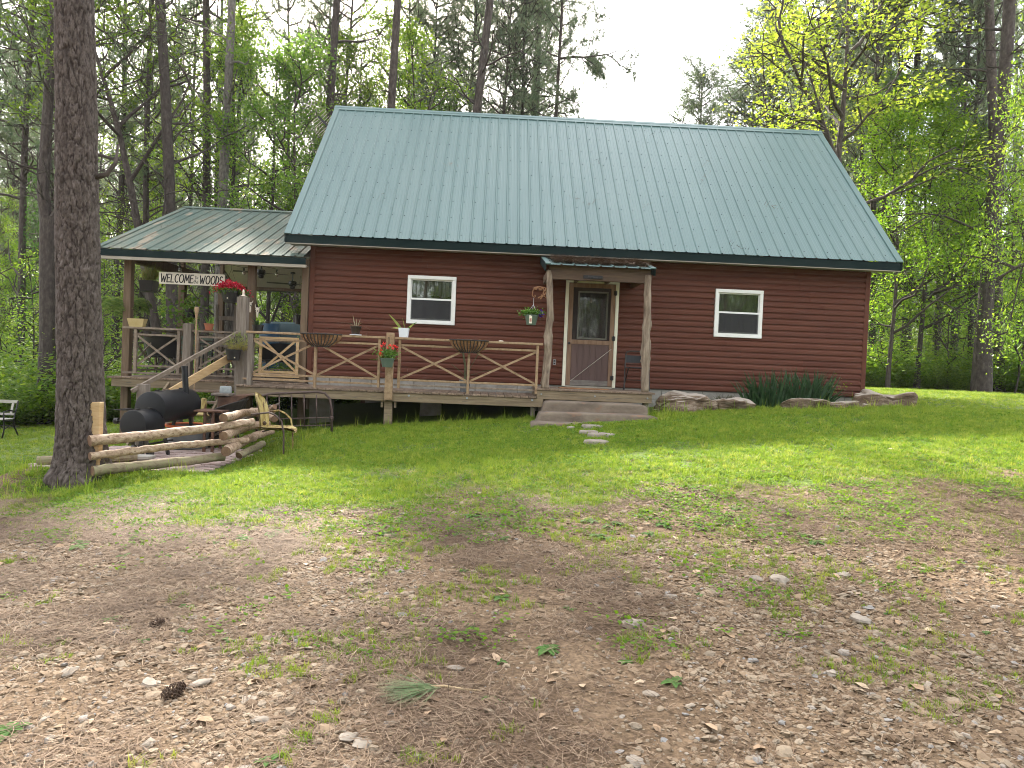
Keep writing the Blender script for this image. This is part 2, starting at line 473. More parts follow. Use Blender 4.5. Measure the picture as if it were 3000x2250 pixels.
M['yellowmetal'] = surf('chipped_yellow_paint', [(0.10, 0.055, 0.02), (0.36, 0.27, 0.09), (0.48, 0.40, 0.19)], 7, (2, 2, 0.6), 0.7, 0.4, 20, spots=((0.10, 0.05, 0.025), 8, 0.55))
M['blackplastic'] = surf('black_plastic', [(0.010, 0.010, 0.011), (0.018, 0.018, 0.018)], 4, rough=0.4, bump=0.02)
M['greenplastic'] = surf('green_plastic', [(0.075, 0.11, 0.08), (0.095, 0.135, 0.10)], 4, rough=0.4, bump=0.02)
M['whiteplastic'] = surf('white_plastic', [(0.62, 0.65, 0.70), (0.7, 0.72, 0.76)], 4, rough=0.4, bump=0.02)
M['brownglaze'] = surf('dark_glazed_pot', [(0.015, 0.01, 0.008), (0.05, 0.03, 0.022)], 16, rough=0.35, bump=0.1)
M['terra'] = surf('terracotta', [(0.30, 0.10, 0.05), (0.38, 0.14, 0.075)], 8, rough=0.85, bump=0.1)
M['tan'] = surf('tan_planter', [(0.34, 0.26, 0.10), (0.42, 0.33, 0.16)], 5, rough=0.7, bump=0.05)
M['coir'] = surf('coir_liner', [(0.10, 0.045, 0.02), (0.24, 0.12, 0.055), (0.40, 0.24, 0.13)], 9, (1, 1, 1), 0.95, 0.9, 40, dist=0.02)
M['soil'] = surf('potting_soil', [(0.02, 0.014, 0.01), (0.05, 0.035, 0.025)], 20, rough=0.95, bump=0.5)
M['bone'] = surf('bleached_bone', [(0.5, 0.42, 0.32), (0.72, 0.66, 0.56)], 10, rough=0.7, bump=0.2)
M['signboard'] = surf('sign_board', [(0.50, 0.45, 0.36), (0.60, 0.56, 0.47)], 5, (1, 1, 4), 0.7, 0.1)
M['blackpaint'] = surf('black_lettering', [(0.006, 0.006, 0.007), (0.012, 0.012, 0.012)], 8, rough=0.6, bump=0)
M['darkboard'] = surf('dark_name_board', [(0.006, 0.007, 0.008), (0.012, 0.012, 0.013)], 8, rough=0.5, bump=0)
M['greypaint'] = surf('faded_lettering', [(0.05, 0.04, 0.048), (0.09, 0.075, 0.088)], 20, rough=0.7, bump=0)
M['doorframe'] = surf('screen_door_wood', [(0.14, 0.075, 0.042), (0.21, 0.125, 0.075), (0.25, 0.165, 0.11)], 3, (6, 6, 0.8), 0.7, 0.2, 12, rand=0.0)
M['doorpanel'] = surf('brown_door_slats', [(0.085, 0.05, 0.045), (0.115, 0.072, 0.062)], 3, (6, 6, 0.5), 0.7, 0.1, 12, rand=0.12)
M['doorgreywood'] = surf('worn_kick_rail', [(0.12, 0.10, 0.085), (0.22, 0.2, 0.175)], 4, (2, 4, 4), 0.85, 0.3, 12)
M['innerdoor'] = surf('inner_door_paint', [(0.13, 0.085, 0.075), (0.15, 0.10, 0.088)], 3, rough=0.6, bump=0.03)
M['dark'] = surf('dark_interior', [(0.012, 0.011, 0.010), (0.02, 0.018, 0.016)], 3, rough=0.9, bump=0)
M['curtain'] = surf('grey_curtain', [(0.22, 0.22, 0.19), (0.36, 0.36, 0.32)], 5, (8, 1, 1), 0.9, 0.1)  # tone raised to stand in for paler pane reflections
M['ceiling'] = surf('white_porch_ceiling', [(0.50, 0.48, 0.43), (0.58, 0.56, 0.50)], 3, rough=0.6, bump=0.03)
M['glass'] = glassmat('window_glass', (0.72, 0.75, 0.72), 0.07)
M['doorglass'] = glassmat('door_glass', (0.75, 0.78, 0.75), 0.14)
M['screen'] = screenmat('insect_screen', (0.06, 0.06, 0.062), 0.5)
M['doorscreen'] = screenmat('door_screen', (0.045, 0.04, 0.04), 0.33)
M['bulb'] = glassmat('bulb_glass', (0.85, 0.85, 0.85), 0.2)
M['orange'] = surf('orange_rim', [(0.55, 0.10, 0.02), (0.62, 0.13, 0.03)], 4, rough=0.5, bump=0.02)
M['greytub'] = surf('grey_tub', [(0.10, 0.105, 0.105), (0.15, 0.155, 0.155)], 5, rough=0.7, bump=0.1)
M['zinc'] = surf('weathered_block', [(0.20, 0.22, 0.22), (0.30, 0.32, 0.32)], 12, rough=0.8, bump=0.4)
M['greenmetal'] = surf('dull_green_metal', [(0.06, 0.085, 0.06), (0.10, 0.13, 0.095)], 6, rough=0.5, bump=0.05)
M['teal'] = surf('teal_tub', [(0.04, 0.065, 0.07), (0.052, 0.08, 0.085)], 3, rough=0.5, bump=0.02)
M['blue'] = surf('blue_drum', [(0.012, 0.045, 0.085), (0.018, 0.055, 0.10)], 3, rough=0.4, bump=0.02)
M['benchwood'] = surf('bench_slat_wood', [(0.28, 0.26, 0.22), (0.40, 0.38, 0.33)], 4, (1, 6, 6), 0.8, 0.2, rand=0.1)
M['alu'] = surf('aluminium_rod', [(0.45, 0.40, 0.34), (0.6, 0.55, 0.48)], 8, rough=0.4, bump=0.02, metal=0.6)
M['tagpaper'] = surf('plant_tag', [(0.6, 0.55, 0.4), (0.75, 0.72, 0.6)], 30, rough=0.6, bump=0)
M['tagred'] = surf('tag_picture', [(0.25, 0.06, 0.04), (0.5, 0.3, 0.25)], 60, rough=0.6, bump=0)
M['outlet'] = surf('outlet_metal', [(0.18, 0.17, 0.17), (0.3, 0.3, 0.3)], 10, rough=0.4, bump=0)
M['mat'] = surf('coir_doormat', [(0.2, 0.095, 0.04), (0.3, 0.16, 0.075)], 14, rough=0.95, bump=0.6)
M['bamboo'] = surf('woven_bamboo', [(0.24, 0.15, 0.08), (0.38, 0.27, 0.16)], 20, (1, 1, 3), 0.8, 0.4)
M['stemwood'] = surf('plant_stem', [(0.05, 0.05, 0.02), (0.09, 0.09, 0.04)], 20, rough=0.8, bump=0.1)
M['cone'] = surf('pine_cone_scales', [(0.035, 0.02, 0.012), (0.09, 0.055, 0.035)], 20, rough=0.85, bump=0.3)
M['stick'] = surf('dry_twig', [(0.09, 0.055, 0.035), (0.2, 0.14, 0.09)], 12, rough=0.85, bump=0.3)
M['palewood'] = surf('broken_twig', [(0.4, 0.28, 0.15), (0.5, 0.38, 0.22)], 12, rough=0.8, bump=0.2)

# leaves: real leaf albedos
M['leaf_mid'] = leafmat('broad_leaf_green', [(0.065, 0.135, 0.016), (0.115, 0.20, 0.022), (0.19, 0.27, 0.034)], 0.52)
M['leaf_dark'] = leafmat('broad_leaf_dark', [(0.045, 0.105, 0.016), (0.075, 0.15, 0.020), (0.125, 0.20, 0.028)], 0.48)
M['leaf_yellow'] = leafmat('young_oak_leaf', [(0.17, 0.25, 0.03), (0.25, 0.34, 0.04), (0.34, 0.40, 0.07)], 0.45, rand=0.1)
M['leaf_bright'] = leafmat('spring_leaf_bright', [(0.085, 0.18, 0.016), (0.135, 0.25, 0.022), (0.21, 0.31, 0.03)], 0.45, rand=0.12)
M['needle'] = leafmat('pine_needles', [(0.075, 0.12, 0.06), (0.115, 0.16, 0.08), (0.165, 0.195, 0.10)], 0.3, rand=0.15)
M['ivy'] = leafmat('ivy_leaf', [(0.03, 0.09, 0.015), (0.07, 0.15, 0.02)], 0.4, rand=0.1)
M['grass'] = instmat('grass_blades', [(0.0, (0.13, 0.215, 0.02)), (0.35, (0.20, 0.295, 0.024)), (0.75, (0.25, 0.335, 0.03)), (1.0, (0.36, 0.38, 0.06))], 0.6, trans=0.45)
M['weed'] = leafmat('weed_leaf', [(0.055, 0.13, 0.025), (0.10, 0.19, 0.045)], 0.3, rand=0.15, rough=0.85)
M['clover'] = leafmat('clover_leaf', [(0.07, 0.15, 0.014), (0.12, 0.21, 0.02)], 0.4, rand=0.15, rough=0.9)
M['iris'] = leafmat('iris_leaf', [(0.020, 0.050, 0.020), (0.04, 0.085, 0.030)], 0.25, rand=0.1)
M['greenleaf'] = leafmat('pot_plant_leaf', [(0.05, 0.14, 0.02), (0.13, 0.25, 0.035)], 0.35, rand=0.05)
M['fern'] = leafmat('fern_frond', [(0.07, 0.14, 0.03), (0.2, 0.26, 0.06)], 0.4, rand=0.05)
M['straw_leaf'] = leafmat('dry_pot_plant', [(0.24, 0.17, 0.05), (0.20, 0.24, 0.06), (0.14, 0.20, 0.04)], 0.4, rand=0.05)
M['snake'] = leafmat('snake_plant_leaf', [(0.05, 0.12, 0.02), (0.40, 0.42, 0.10)], 0.2, rand=0.0)
M['aloe'] = leafmat('aloe_leaf', [(0.20, 0.17, 0.10), (0.26, 0.24, 0.14)], 0.2, rand=0.0)
M['red'] = leafmat('red_petal', [(0.30, 0.008, 0.02), (0.55, 0.03, 0.05)], 0.3, rand=0.0)
M['coral'] = leafmat('coral_petal', [(0.60, 0.03, 0.025), (0.80, 0.13, 0.08)], 0.3, rand=0.0)
M['purple'] = leafmat('purple_petal', [(0.05, 0.015, 0.18), (0.10, 0.03, 0.3)], 0.3, rand=0.0)
M['gravel'] = instmat('gravel_stone', [(0.0, (0.12, 0.078, 0.047)), (0.25, (0.19, 0.132, 0.083)), (0.5, (0.25, 0.178, 0.114)), (0.75, (0.21, 0.168, 0.122)), (0.94, (0.29, 0.225, 0.155)), (1.0, (0.22, 0.215, 0.21))], 0.85, scale=30)
M['straw'] = instmat('pine_straw', [(0.0, (0.06, 0.036, 0.022)), (0.4, (0.12, 0.076, 0.047)), (0.8, (0.20, 0.135, 0.088)), (1.0, (0.30, 0.225, 0.155))], 0.8, scale=3)
M['deadleaf'] = instmat('dead_leaf', [(0.0, (0.22, 0.14, 0.08)), (0.6, (0.36, 0.25, 0.16)), (1.0, (0.46, 0.36, 0.25))], 0.8, scale=20)
M['greenneedle'] = leafmat('fresh_needles', [(0.07, 0.13, 0.05), (0.14, 0.20, 0.08)], 0.25, rand=0.0)

# ground: bare gravelly soil, green humus under the lawn, leaf litter in the wood (mask attribute)
def ground_mat():
    mt, nt, out = new_mat('ground_soil')
    N = nt.nodes.new; L = nt.links.new
    tc = N('ShaderNodeTexCoord')
    n1 = N('ShaderNodeTexNoise'); n1.inputs['Scale'].default_value = 1.3; n1.inputs['Detail'].default_value = 9; n1.inputs['Roughness'].default_value = 0.7
    L(tc.outputs['Object'], n1.inputs['Vector'])
    soil = ramp(nt, n1.outputs['Fac'], [(0.28, (0.088, 0.057, 0.034)), (0.45, (0.138, 0.093, 0.057)), (0.6, (0.185, 0.128, 0.08)), (0.78, (0.245, 0.175, 0.112))])
    n2 = N('ShaderNodeTexNoise'); n2.inputs['Scale'].default_value = 45; n2.inputs['Detail'].default_value = 6
    L(tc.outputs['Object'], n2.inputs['Vector'])
    hs = N('ShaderNodeHueSaturation'); mr = N('ShaderNodeMapRange'); mr.inputs[1].default_value = 0.3; mr.inputs[2].default_value = 0.7; mr.inputs[3].default_value = 0.55; mr.inputs[4].default_value = 1.4
    L(n2.outputs['Fac'], mr.inputs[0]); L(mr.outputs[0], hs.inputs['Value']); L(soil, hs.inputs['Color'])
    gr = ramp(nt, n2.outputs['Fac'], [(0.3, (0.04, 0.07, 0.012)), (0.55, (0.085, 0.14, 0.02)), (0.75, (0.14, 0.16, 0.04))])
    at = N('ShaderNodeAttribute'); at.attribute_name = 'lawn'
    mx = N('ShaderNodeMix'); mx.data_type = 'RGBA'
    L(at.outputs['Fac'], mx.inputs[0]); L(hs.outputs[0], mx.inputs[6]); L(gr, mx.inputs[7])
    pb = N('ShaderNodeBsdfPrincipled'); pb.inputs['Roughness'].default_value = 0.95; pb.inputs['Specular IOR Level'].default_value = 0.15
    L(mx.outputs[2], pb.inputs['Base Color'])
    bp = N('ShaderNodeBump'); bp.inputs['Strength'].default_value = 0.8; bp.inputs['Distance'].default_value = 0.02
    L(n2.outputs['Fac'], bp.inputs['Height']); L(bp.outputs[0], pb.inputs['Normal'])
    L(pb.outputs[0], out.inputs[0])
    return mt
M['ground'] = ground_mat()

# ------------------------------------------------------------------ ground sheet
def axis(parts):
    a = []
    for x0, x1, n in parts:
        a += list(np.linspace(x0, x1, n, endpoint=False))
    return np.array(a + [parts[-1][1]])
gx = axis([(-400, -60, 12), (-60, -20, 40), (-20, -5, 75), (-5, 13, 200), (13, 30, 70), (30, 80, 40), (80, 400, 12)])
gy = axis([(-120, -30, 10), (-30, -14, 20), (-14, -1, 150), (-1, 14, 75), (14, 60, 60), (60, 400, 20)])
GX, GY = np.meshgrid(gx, gy)
GZ = ground_z(GX, GY)
co = np.stack([GX.ravel(), GY.ravel(), GZ.ravel()], -1)
nx, ny = len(gx), len(gy)
ii, jj = np.meshgrid(np.arange(nx - 1), np.arange(ny - 1))
b = (jj * nx + ii).ravel()
quads = np.stack([b, b + 1, b + nx + 1, b + nx], -1)

def fast_mesh(name, co, faces, mats, smooth=False, attrs=None):
    """faces: (n,k) array of one polygon size"""
    me = bpy.data.meshes.new(name)
    me.vertices.add(len(co)); me.vertices.foreach_set('co', np.asarray(co, np.float32).ravel())
    n, k = faces.shape
    me.loops.add(n * k); me.loops.foreach_set('vertex_index', faces.astype(np.int32).ravel())
    me.polygons.add(n)
    me.polygons.foreach_set('loop_start', np.arange(0, n * k, k, dtype=np.int32))
    try: me.polygons.foreach_set('loop_total', np.full(n, k, dtype=np.int32))
    except Exception: pass
    for m_ in (mats if isinstance(mats, (list, tuple)) else [mats]): me.materials.append(m_)
    if smooth: me.polygons.foreach_set('use_smooth', [True] * n)
    me.update(calc_edges=True)
    for nm, dom, arr in attrs or []:
        a_ = me.attributes.new(nm, 'FLOAT', dom); a_.data.foreach_set('value', np.asarray(arr, np.float32))
    return me

lawn = lawn_mask(GX, GY)
lawn = np.where(GY > wood_edge(GX), 0.35, lawn)
me = fast_mesh('ground', co, quads, M['ground'], True, [('lawn', 'POINT', (lawn * 0.9).ravel())])
ground = bpy.data.objects.new('ground', me); COL.objects.link(ground)
tag(ground, 'sloping yard of gravelly soil and grass running back into the wood', 'ground', kind='structure')

# ------------------------------------------------------------------ scattering (stuff)
PROTO = []
def proto_obj(name, mb_or_mesh, mat=None):
    if isinstance(mb_or_mesh, MB):
        me = bpy.data.meshes.new(name); me.from_pydata(mb_or_mesh.v, [], mb_or_mesh.f); me.materials.append(mat); me.update()
    else:
        me = mb_or_mesh
    return bpy.data.objects.new(name, me)

def scatter(name, pts, protos, scale, rot, pick, label, cat, kind='stuff', parent=None):
    c_ = bpy.data.collections.new(name + '_pieces')
    for i, p in enumerate(protos):
        p.name = '%s_%02d' % (name, i); c_.objects.link(p)
    PROTO.append(c_)
    me = bpy.data.meshes.new(name)
    n = len(pts)
    me.vertices.add(n); me.vertices.foreach_set('co', np.asarray(pts, np.float32).ravel())
    a_ = me.attributes.new('sc', 'FLOAT_VECTOR', 'POINT'); a_.data.foreach_set('vector', np.asarray(scale, np.float32).ravel())
    a_ = me.attributes.new('rt', 'FLOAT_VECTOR', 'POINT'); a_.data.foreach_set('vector', np.asarray(rot, np.float32).ravel())
    a_ = me.attributes.new('pk', 'INT', 'POINT'); a_.data.foreach_set('value', np.asarray(pick, np.int32))
    me.update()
    o = bpy.data.objects.new(name, me); COL.objects.link(o)
    g = bpy.data.node_groups.new(name + '_scatter', 'GeometryNodeTree')
    g.interface.new_socket('Geometry', in_out='INPUT', socket_type='NodeSocketGeometry')
    g.interface.new_socket('Geometry', in_out='OUTPUT', socket_type='NodeSocketGeometry')
    N = g.nodes.new; L = g.links.new
    gi = N('NodeGroupInput'); go = N('NodeGroupOutput')
    ci = N('GeometryNodeCollectionInfo'); ci.inputs['Collection'].default_value = c_
    ci.inputs['Separate Children'].default_value = True; ci.inputs['Reset Children'].default_value = True
    ip = N('GeometryNodeInstanceOnPoints')
    def na(nm, dt):
        q = N('GeometryNodeInputNamedAttribute'); q.data_type = dt; q.inputs['Name'].default_value = nm
        return q.outputs['Attribute']
    L(gi.outputs[0], ip.inputs['Points']); L(ci.outputs[0], ip.inputs['Instance'])
    ip.inputs['Pick Instance'].default_value = True
    L(na('pk', 'INT'), ip.inputs['Instance Index'])
    L(na('rt', 'FLOAT_VECTOR'), ip.inputs['Rotation'])
    L(na('sc', 'FLOAT_VECTOR'), ip.inputs['Scale'])
    L(ip.outputs[0], go.inputs[0])
    md = o.modifiers.new('scatter', 'NODES'); md.node_group = g
    if parent: o.parent = parent; tag(o, label, None, None, kind)
    else: tag(o, label, cat, None, kind)
    return o

# ------------------------------------------------------------------ leaf / needle arrays
def leaf_arrays(cent, size, rng, flat=0.5, aspect=0.55, dirs=None):
    """one folded-diamond leaf per centre"""
    n = len(cent)
    d = rng.normal(size=(n, 3)); d[:, 2] *= (1 - flat * 0.7)
    if dirs is not None: d = d * 0.7 + dirs
    d[:, 2] -= 0.25
    d /= np.linalg.norm(d, axis=1, keepdims=True) + 1e-9
    nr = rng.normal(size=(n, 3)); nr[:, 2] = np.abs(nr[:, 2]) + flat * 2.0
    s = np.cross(d, nr); s /= np.linalg.norm(s, axis=1, keepdims=True) + 1e-9
    sz = size * (0.6 + 0.8 * rng.random((n, 1)))
    a = cent - d * sz * 0.5; t = cent + d * sz * 0.5
    l = cent + s * sz * aspect * 0.5 - d * sz * 0.08; r = cent - s * sz * aspect * 0.5 - d * sz * 0.08
    co = np.stack([a, l, t, r], 1).reshape(-1, 3)
    f = np.arange(4 * n).reshape(n, 4)
    return co, f

def tuft_arrays(cent, dirs, rng, k=10, ln=0.2, w=0.012, spread=0.7):
    n = len(cent)
    c_ = np.repeat(cent, k, 0); d = np.repeat(dirs, k, 0) + rng.normal(size=(n * k, 3)) * spread
    d /= np.linalg.norm(d, axis=1, keepdims=True) + 1e-9
    nr = rng.normal(size=(n * k, 3)); s = np.cross(d, nr); s /= np.linalg.norm(s, axis=1, keepdims=True) + 1e-9
    L_ = ln * (0.6 + 0.8 * rng.random((n * k, 1)))
    a = c_ + s * w / 2; b_ = c_ - s * w / 2; t = c_ + d * L_
    co = np.stack([a, b_, t], 1).reshape(-1, 3)
    return co, np.arange(3 * n * k).reshape(-1, 3)

def mesh_tris(name, co, f, mat, tint):
    return fast_mesh(name, co, f, mat, False, [('tint', 'FACE', tint)])

# ------------------------------------------------------------------ trees
def grow(rng, mb, p0, d0, L0, r0, depth, tips, n=6, bend=0.25, up=0.12, split=(3, 5), shrink=0.62):
    seg = 5 if depth > 0 else 3
    p = Vector(p0); d = Vector(d0).normalized(); path = [p.copy()]; rad = [r0]
    kids = []
    nk = int(rng.integers(split[0], split[1] + 1)) if depth > 0 else 0
    at = sorted(rng.uniform(0.3, 1.0, nk)) if nk else []
    for i in range(seg):
        d = (d + Vector(rng.normal(size=3) * bend * 0.5) + Vector((0, 0, up))).normalized()
        q = p + d * (L0 / seg)
        for t in at:
            if i / seg < t <= (i + 1) / seg:
                kids.append((p.lerp(q, (t * seg) - i), d.copy(), 1 - t))
        p = q; path.append(p.copy()); rad.append(r0 * (1 - 0.75 * (i + 1) / seg) + 0.003)
        if depth <= 1: tips.append((p.copy(), d.copy()))
    mb.tube(path, rad, n if depth > 0 else 4, cap=False)
    for q, dd, rem in kids:
        ax = Vector(rng.normal(size=3)); sd = (ax - dd * ax.dot(dd)).normalized()
        nd = (dd * 0.65 + sd * 0.85).normalized()
        grow(rng, mb, q, nd, L0 * shrink * rng.uniform(0.7, 1.15), r0 * 0.5, depth - 1, tips, max(4, n - 1), bend, up, split, shrink)

def trunk_path(rng, H, lean=0.02, wob=0.12, seg=12):
    pts = []; ph = rng.uniform(0, 6.28); lx, ly = rng.normal(size=2) * lean
    for i in range(seg + 1):
        z = H * i / seg
        w = wob * math.sin(z * 0.35 + ph) * (z / H) ** 0.5
        pts.append(Vector((lx * z + w, ly * z + w * 0.5 * math.cos(ph), z)))
    return pts

def at_height(path, H, z):
    f = min(max(z / H * (len(path) - 1), 0), len(path) - 1.001); i = int(f)
    return path[i].lerp(path[i + 1], f - i)

def gen_pine(seed, H=22, r0=0.19, crown=13, dead=5, ntuft=1, spread=3.2, nb=46, ndead=16, bark='bark_far', tl=0.20):
    rng = np.random.default_rng(seed)
    mb = MB(); path = trunk_path(rng, H)
    fl = [1.35] + [1.0] * 12
    mb.tube([Vector((0, 0, -0.4))] + path, [r0 * 1.5] + [max(0.02, r0 * (1 - 0.82 * (i / 12) ** 1.4)) * fl[i] for i in range(13)], 10, cap=False)
    for i in range(ndead):         # dead lower limbs
        z = rng.uniform(dead, crown + 1); a = rng.uniform(0, 6.28)
        L_ = rng.uniform(0.5, 2.8)
        dr = Vector((math.cos(a), math.sin(a), rng.uniform(-0.05, 0.65)))
        tips = []
        grow(rng, mb, at_height(path, H, z), dr, L_, 0.03 + 0.008 * L_, 1, tips, 5, 0.35, 0.05, (1, 3), 0.5)
    tips = []
    for i in range(nb):
        f = (i + rng.random()) / nb
        z = crown + (H - crown) * f
        a = i * 2.4 + rng.uniform(-0.4, 0.4)
        L_ = spread * (0.35 + 0.75 * math.sin(PI * min(1, 0.25 + 0.75 * (1 - f)))) * rng.uniform(0.6, 1.1) * (1.15 - f * 0.6)
        dr = Vector((math.cos(a), math.sin(a), rng.uniform(0.0, 0.5) + 0.3 * f))
        grow(rng, mb, at_height(path, H, min(z, H - 0.3)), dr, L_, 0.025 + 0.012 * L_, 1, tips, 5, 0.35, 0.10, (3, 5), 0.45)
    C_ = []; D_ = []
    for p, d in tips:
        for k in range(ntuft):
            C_.append(p + Vector(rng.normal(size=3) * (0.04 + 0.12 * k))); D_.append(d)
    C_ = np.array(C_); D_ = np.array(D_)
    co, f = tuft_arrays(C_, D_, rng, 14, tl, 0.021, 0.8)
    tint = np.repeat(np.clip(0.5 + 0.35 * rng.normal(size=len(C_)), 0, 1), 14)
    return mb, M[bark], mesh_tris('crown', co, f, M['needle'], tint)

def gen_broad(seed, H=13, r0=0.13, first=3.0, spread=3.2, nlimb=14, leaf=0.10, per=14, mat='leaf_mid', bark='bark_far', lean=0.04, depth=2, up=0.10, clus=0.28, flat=0.6, droop=0.0, split=(3, 4)):
    rng = np.random.default_rng(seed)
    mb = MB(); path = trunk_path(rng, H, lean, 0.35)
    mb.tube([Vector((0, 0, -0.4))] + path, [r0 * 1.4] + [max(0.012, r0 * (1 - 0.9 * (i / 12) ** 1.1)) * (1.25 if i == 0 else 1) for i in range(13)], 9, cap=False)
    tips = []
    for i in range(nlimb):
        f = (i + rng.random()) / nlimb
        z = first + (H - first) * f
        a = i * 2.4 + rng.uniform(-0.5, 0.5)
        L_ = spread * rng.uniform(0.6, 1.15) * (1.1 - 0.75 * f)
        dr = Vector((math.cos(a), math.sin(a), rng.uniform(0.15, 0.7)))
        grow(rng, mb, at_height(path, H, min(z, H - 0.1)), dr, L_, 0.018 + 0.014 * L_, depth, tips, 6, 0.35, up, split, 0.55)
    P = np.array([p for p, d in tips])
    tt = np.clip(0.5 + 0.28 * rng.normal(size=len(P)), 0, 1)
    C_ = np.repeat(P, per, 0) + rng.normal(size=(len(P) * per, 3)) * np.array([clus, clus, clus * 0.55])
    C_[:, 2] -= droop * rng.random(len(C_))
    co, f = leaf_arrays(C_, leaf, rng, flat)
    tint = np.clip(np.repeat(tt, per) + 0.15 * rng.normal(size=len(C_)), 0, 1)
    return mb, M[bark], mesh_tris('crown', co, f, M[mat], tint)

def gen_ivy(seed, H, r, mat='ivy', n=2600, leaf=0.075, top=1.0):
    rng = np.random.default_rng(seed)
    z = rng.random(n) ** 0.9 * H * top; a = rng.uniform(0, 6.28, n); rr = r * 1.1 + 0.05 + np.abs(rng.normal(size=n)) * 0.05
    C_ = np.stack([np.cos(a) * rr, np.sin(a) * rr, z], -1)
    co, f = leaf_arrays(C_, leaf, rng, 0.1)
    return mesh_tris('ivy', co, f, M[mat], rng.random(n))

TREES = {}
def tree_proto(key, gen):
    mb, bm, crown = gen
    me = bpy.data.meshes.new('trunk'); me.from_pydata(mb.v, [], mb.f); me.materials.append(bm)
    me.polygons.foreach_set('use_smooth', [True] * len(me.polygons)); me.update()
    TREES[key] = (me, crown)

def plant(key, x, y, label, cat='tree', name='pine_tree', group=None, s=1.0, rz=0.0, z=None, tilt=(0, 0), ivy=None, wide=1.0):
    t = thing(name, label, cat, (x, y, gz(x, y) if z is None else z), rz, group)
    t.rotation_euler = (tilt[0], tilt[1], rz)
    t.scale = (s * wide, s * wide, s)
    tr, cr = TREES[key]
    for nm, me_ in (('trunk', tr), ('crown', cr), ('ivy', ivy)):
        if me_ is None: continue
        o = bpy.data.objects.new(nm, me_); COL.objects.link(o); o.parent = t
    return t

# ================================================================== CABIN
L_ = 10.97            # front wall length
ZS, ZT = 1.267, 3.767 # bottom of siding, soffit
DEP = 7.0
cabin = thing('cabin', 'dark red sided cabin with a long blue green ribbed metal roof', 'cabin', (0, 0, 0))
openings = [(1.879, 2.818, 2.345, 3.281), (7.900, 8.849, 2.344, 3.285), (4.955, 6.000, 1.20, 3.345)]
NC = 22; CH = (ZT - ZS) / NC

def siding_profile(z0, h):
    # from the wall outwards: lower lip, flat face, bevel back to the wall
    return [(-0.002, z0), (-0.002, z0 + 0.014), (-0.028, z0 + 0.014), (-0.027, z0 + h * 0.62), (-0.003, z0 + h * 0.97), (-0.002, z0 + h)]

def siding_board(x0, x1, z0, h, zc0=None, zc1=None):
    pr = siding_profile(z0, h)
    if zc0 is not None: pr = [(y, min(max(z, zc0), zc1)) for y, z in pr]
    mb = MB(); n = len(pr)
    v = [(x0, y, z) for y, z in pr] + [(x1, y, z) for y, z in pr]
    f = [(i, i + 1, n + i + 1, n + i) for i in range(n - 1)]
    f += [tuple(range(n)), tuple(range(2 * n - 1, n - 1, -1))]
    mb.add(v, f)
    # thin butt to make it a solid strip
    return mb

_sb = siding_board; _rr = random.Random(12)
class _Multi(list):
    def build(self, *a):
        for q in self: q.build(*a)
def siding_run(x0, x1, z0, h, *c):
    # courses are 3.66 m lengths lapped at staggered joints
    if x1 - x0 < 1.6 or c: return _sb(x0, x1, z0, h, *c)
    js = [j for j in JO if x0 + .5 < j < x1 - .5]
    out = _Multi(); a = x0
    for j in js: out.append(_sb(a, j - .0015, z0, h)); a = j + .0015
    out.append(_sb(a, x1, z0, h)); return out
JO = []
for r in range(NC):
    if r % 2 == 0:
        JO = [_rr.uniform(.8, 3.2)]
        while JO[-1] < 10: JO.append(JO[-1] + 3.66)
    siding_board = siding_run
    z0 = ZS + r * CH; z1 = z0 + CH
    cuts = []
    for (u0, u1, a0, a1) in openings:
        if z1 > a0 + 0.002 and z0 < a1 - 0.002:
            if z0 < a0 - 0.02 or z1 > a1 + 0.02:
                cuts.append((u0, u1, a0, a1, True))
            else: cuts.append((u0, u1, a0, a1, False))
    x = 0.085
    for (u0, u1, a0, a1, part_) in sorted(cuts):
        siding_board(x, u0 - 0.004, z0, CH).build('siding_board', M['siding'], cabin)
        if part_:
            if z0 < a0 - 0.02: siding_board(u0 - 0.004, u1 + 0.004, z0, CH, z0, a0).build('siding_board', M['siding'], cabin)
            else: siding_board(u0 - 0.004, u1 + 0.004, z0, CH, a1, z1).build('siding_board', M['siding'], cabin)
        x = u1 + 0.004
    siding_board(x, L_ - 0.085, z0, CH).build('siding_board', M['siding'], cabin)

def corner(x0, x1):
    mb = MB(); mb.bbox(x0, x1, -0.032, 0.10, ZS - 0.015, ZT, 0.008); return mb
corner(-0.012, 0.085).build('corner_trim', M['siding'], cabin)
corner(L_ - 0.085, L_ + 0.012).build('corner_trim', M['siding'], cabin)
# wall core with openings left free
mb = MB()
xs = [0.0, 1.90, 2.80, 4.99, 5.965, 7.92, 8.83, L_]
for i in range(7):
    if i in (1, 5):
        mb.box(xs[i], xs[i + 1], 0.002, 0.14, ZS - 0.002, 2.36); mb.box(xs[i], xs[i + 1], 0.002, 0.14, 3.27, ZT + 0.02)
    elif i == 3: mb.box(xs[i], xs[i + 1], 0.002, 0.14, 3.33, ZT + 0.02)
    else: mb.box(xs[i], xs[i + 1], 0.002, 0.14, ZS - 0.002, ZT + 0.02)
mb.build('front_wall', M['dark'], cabin)
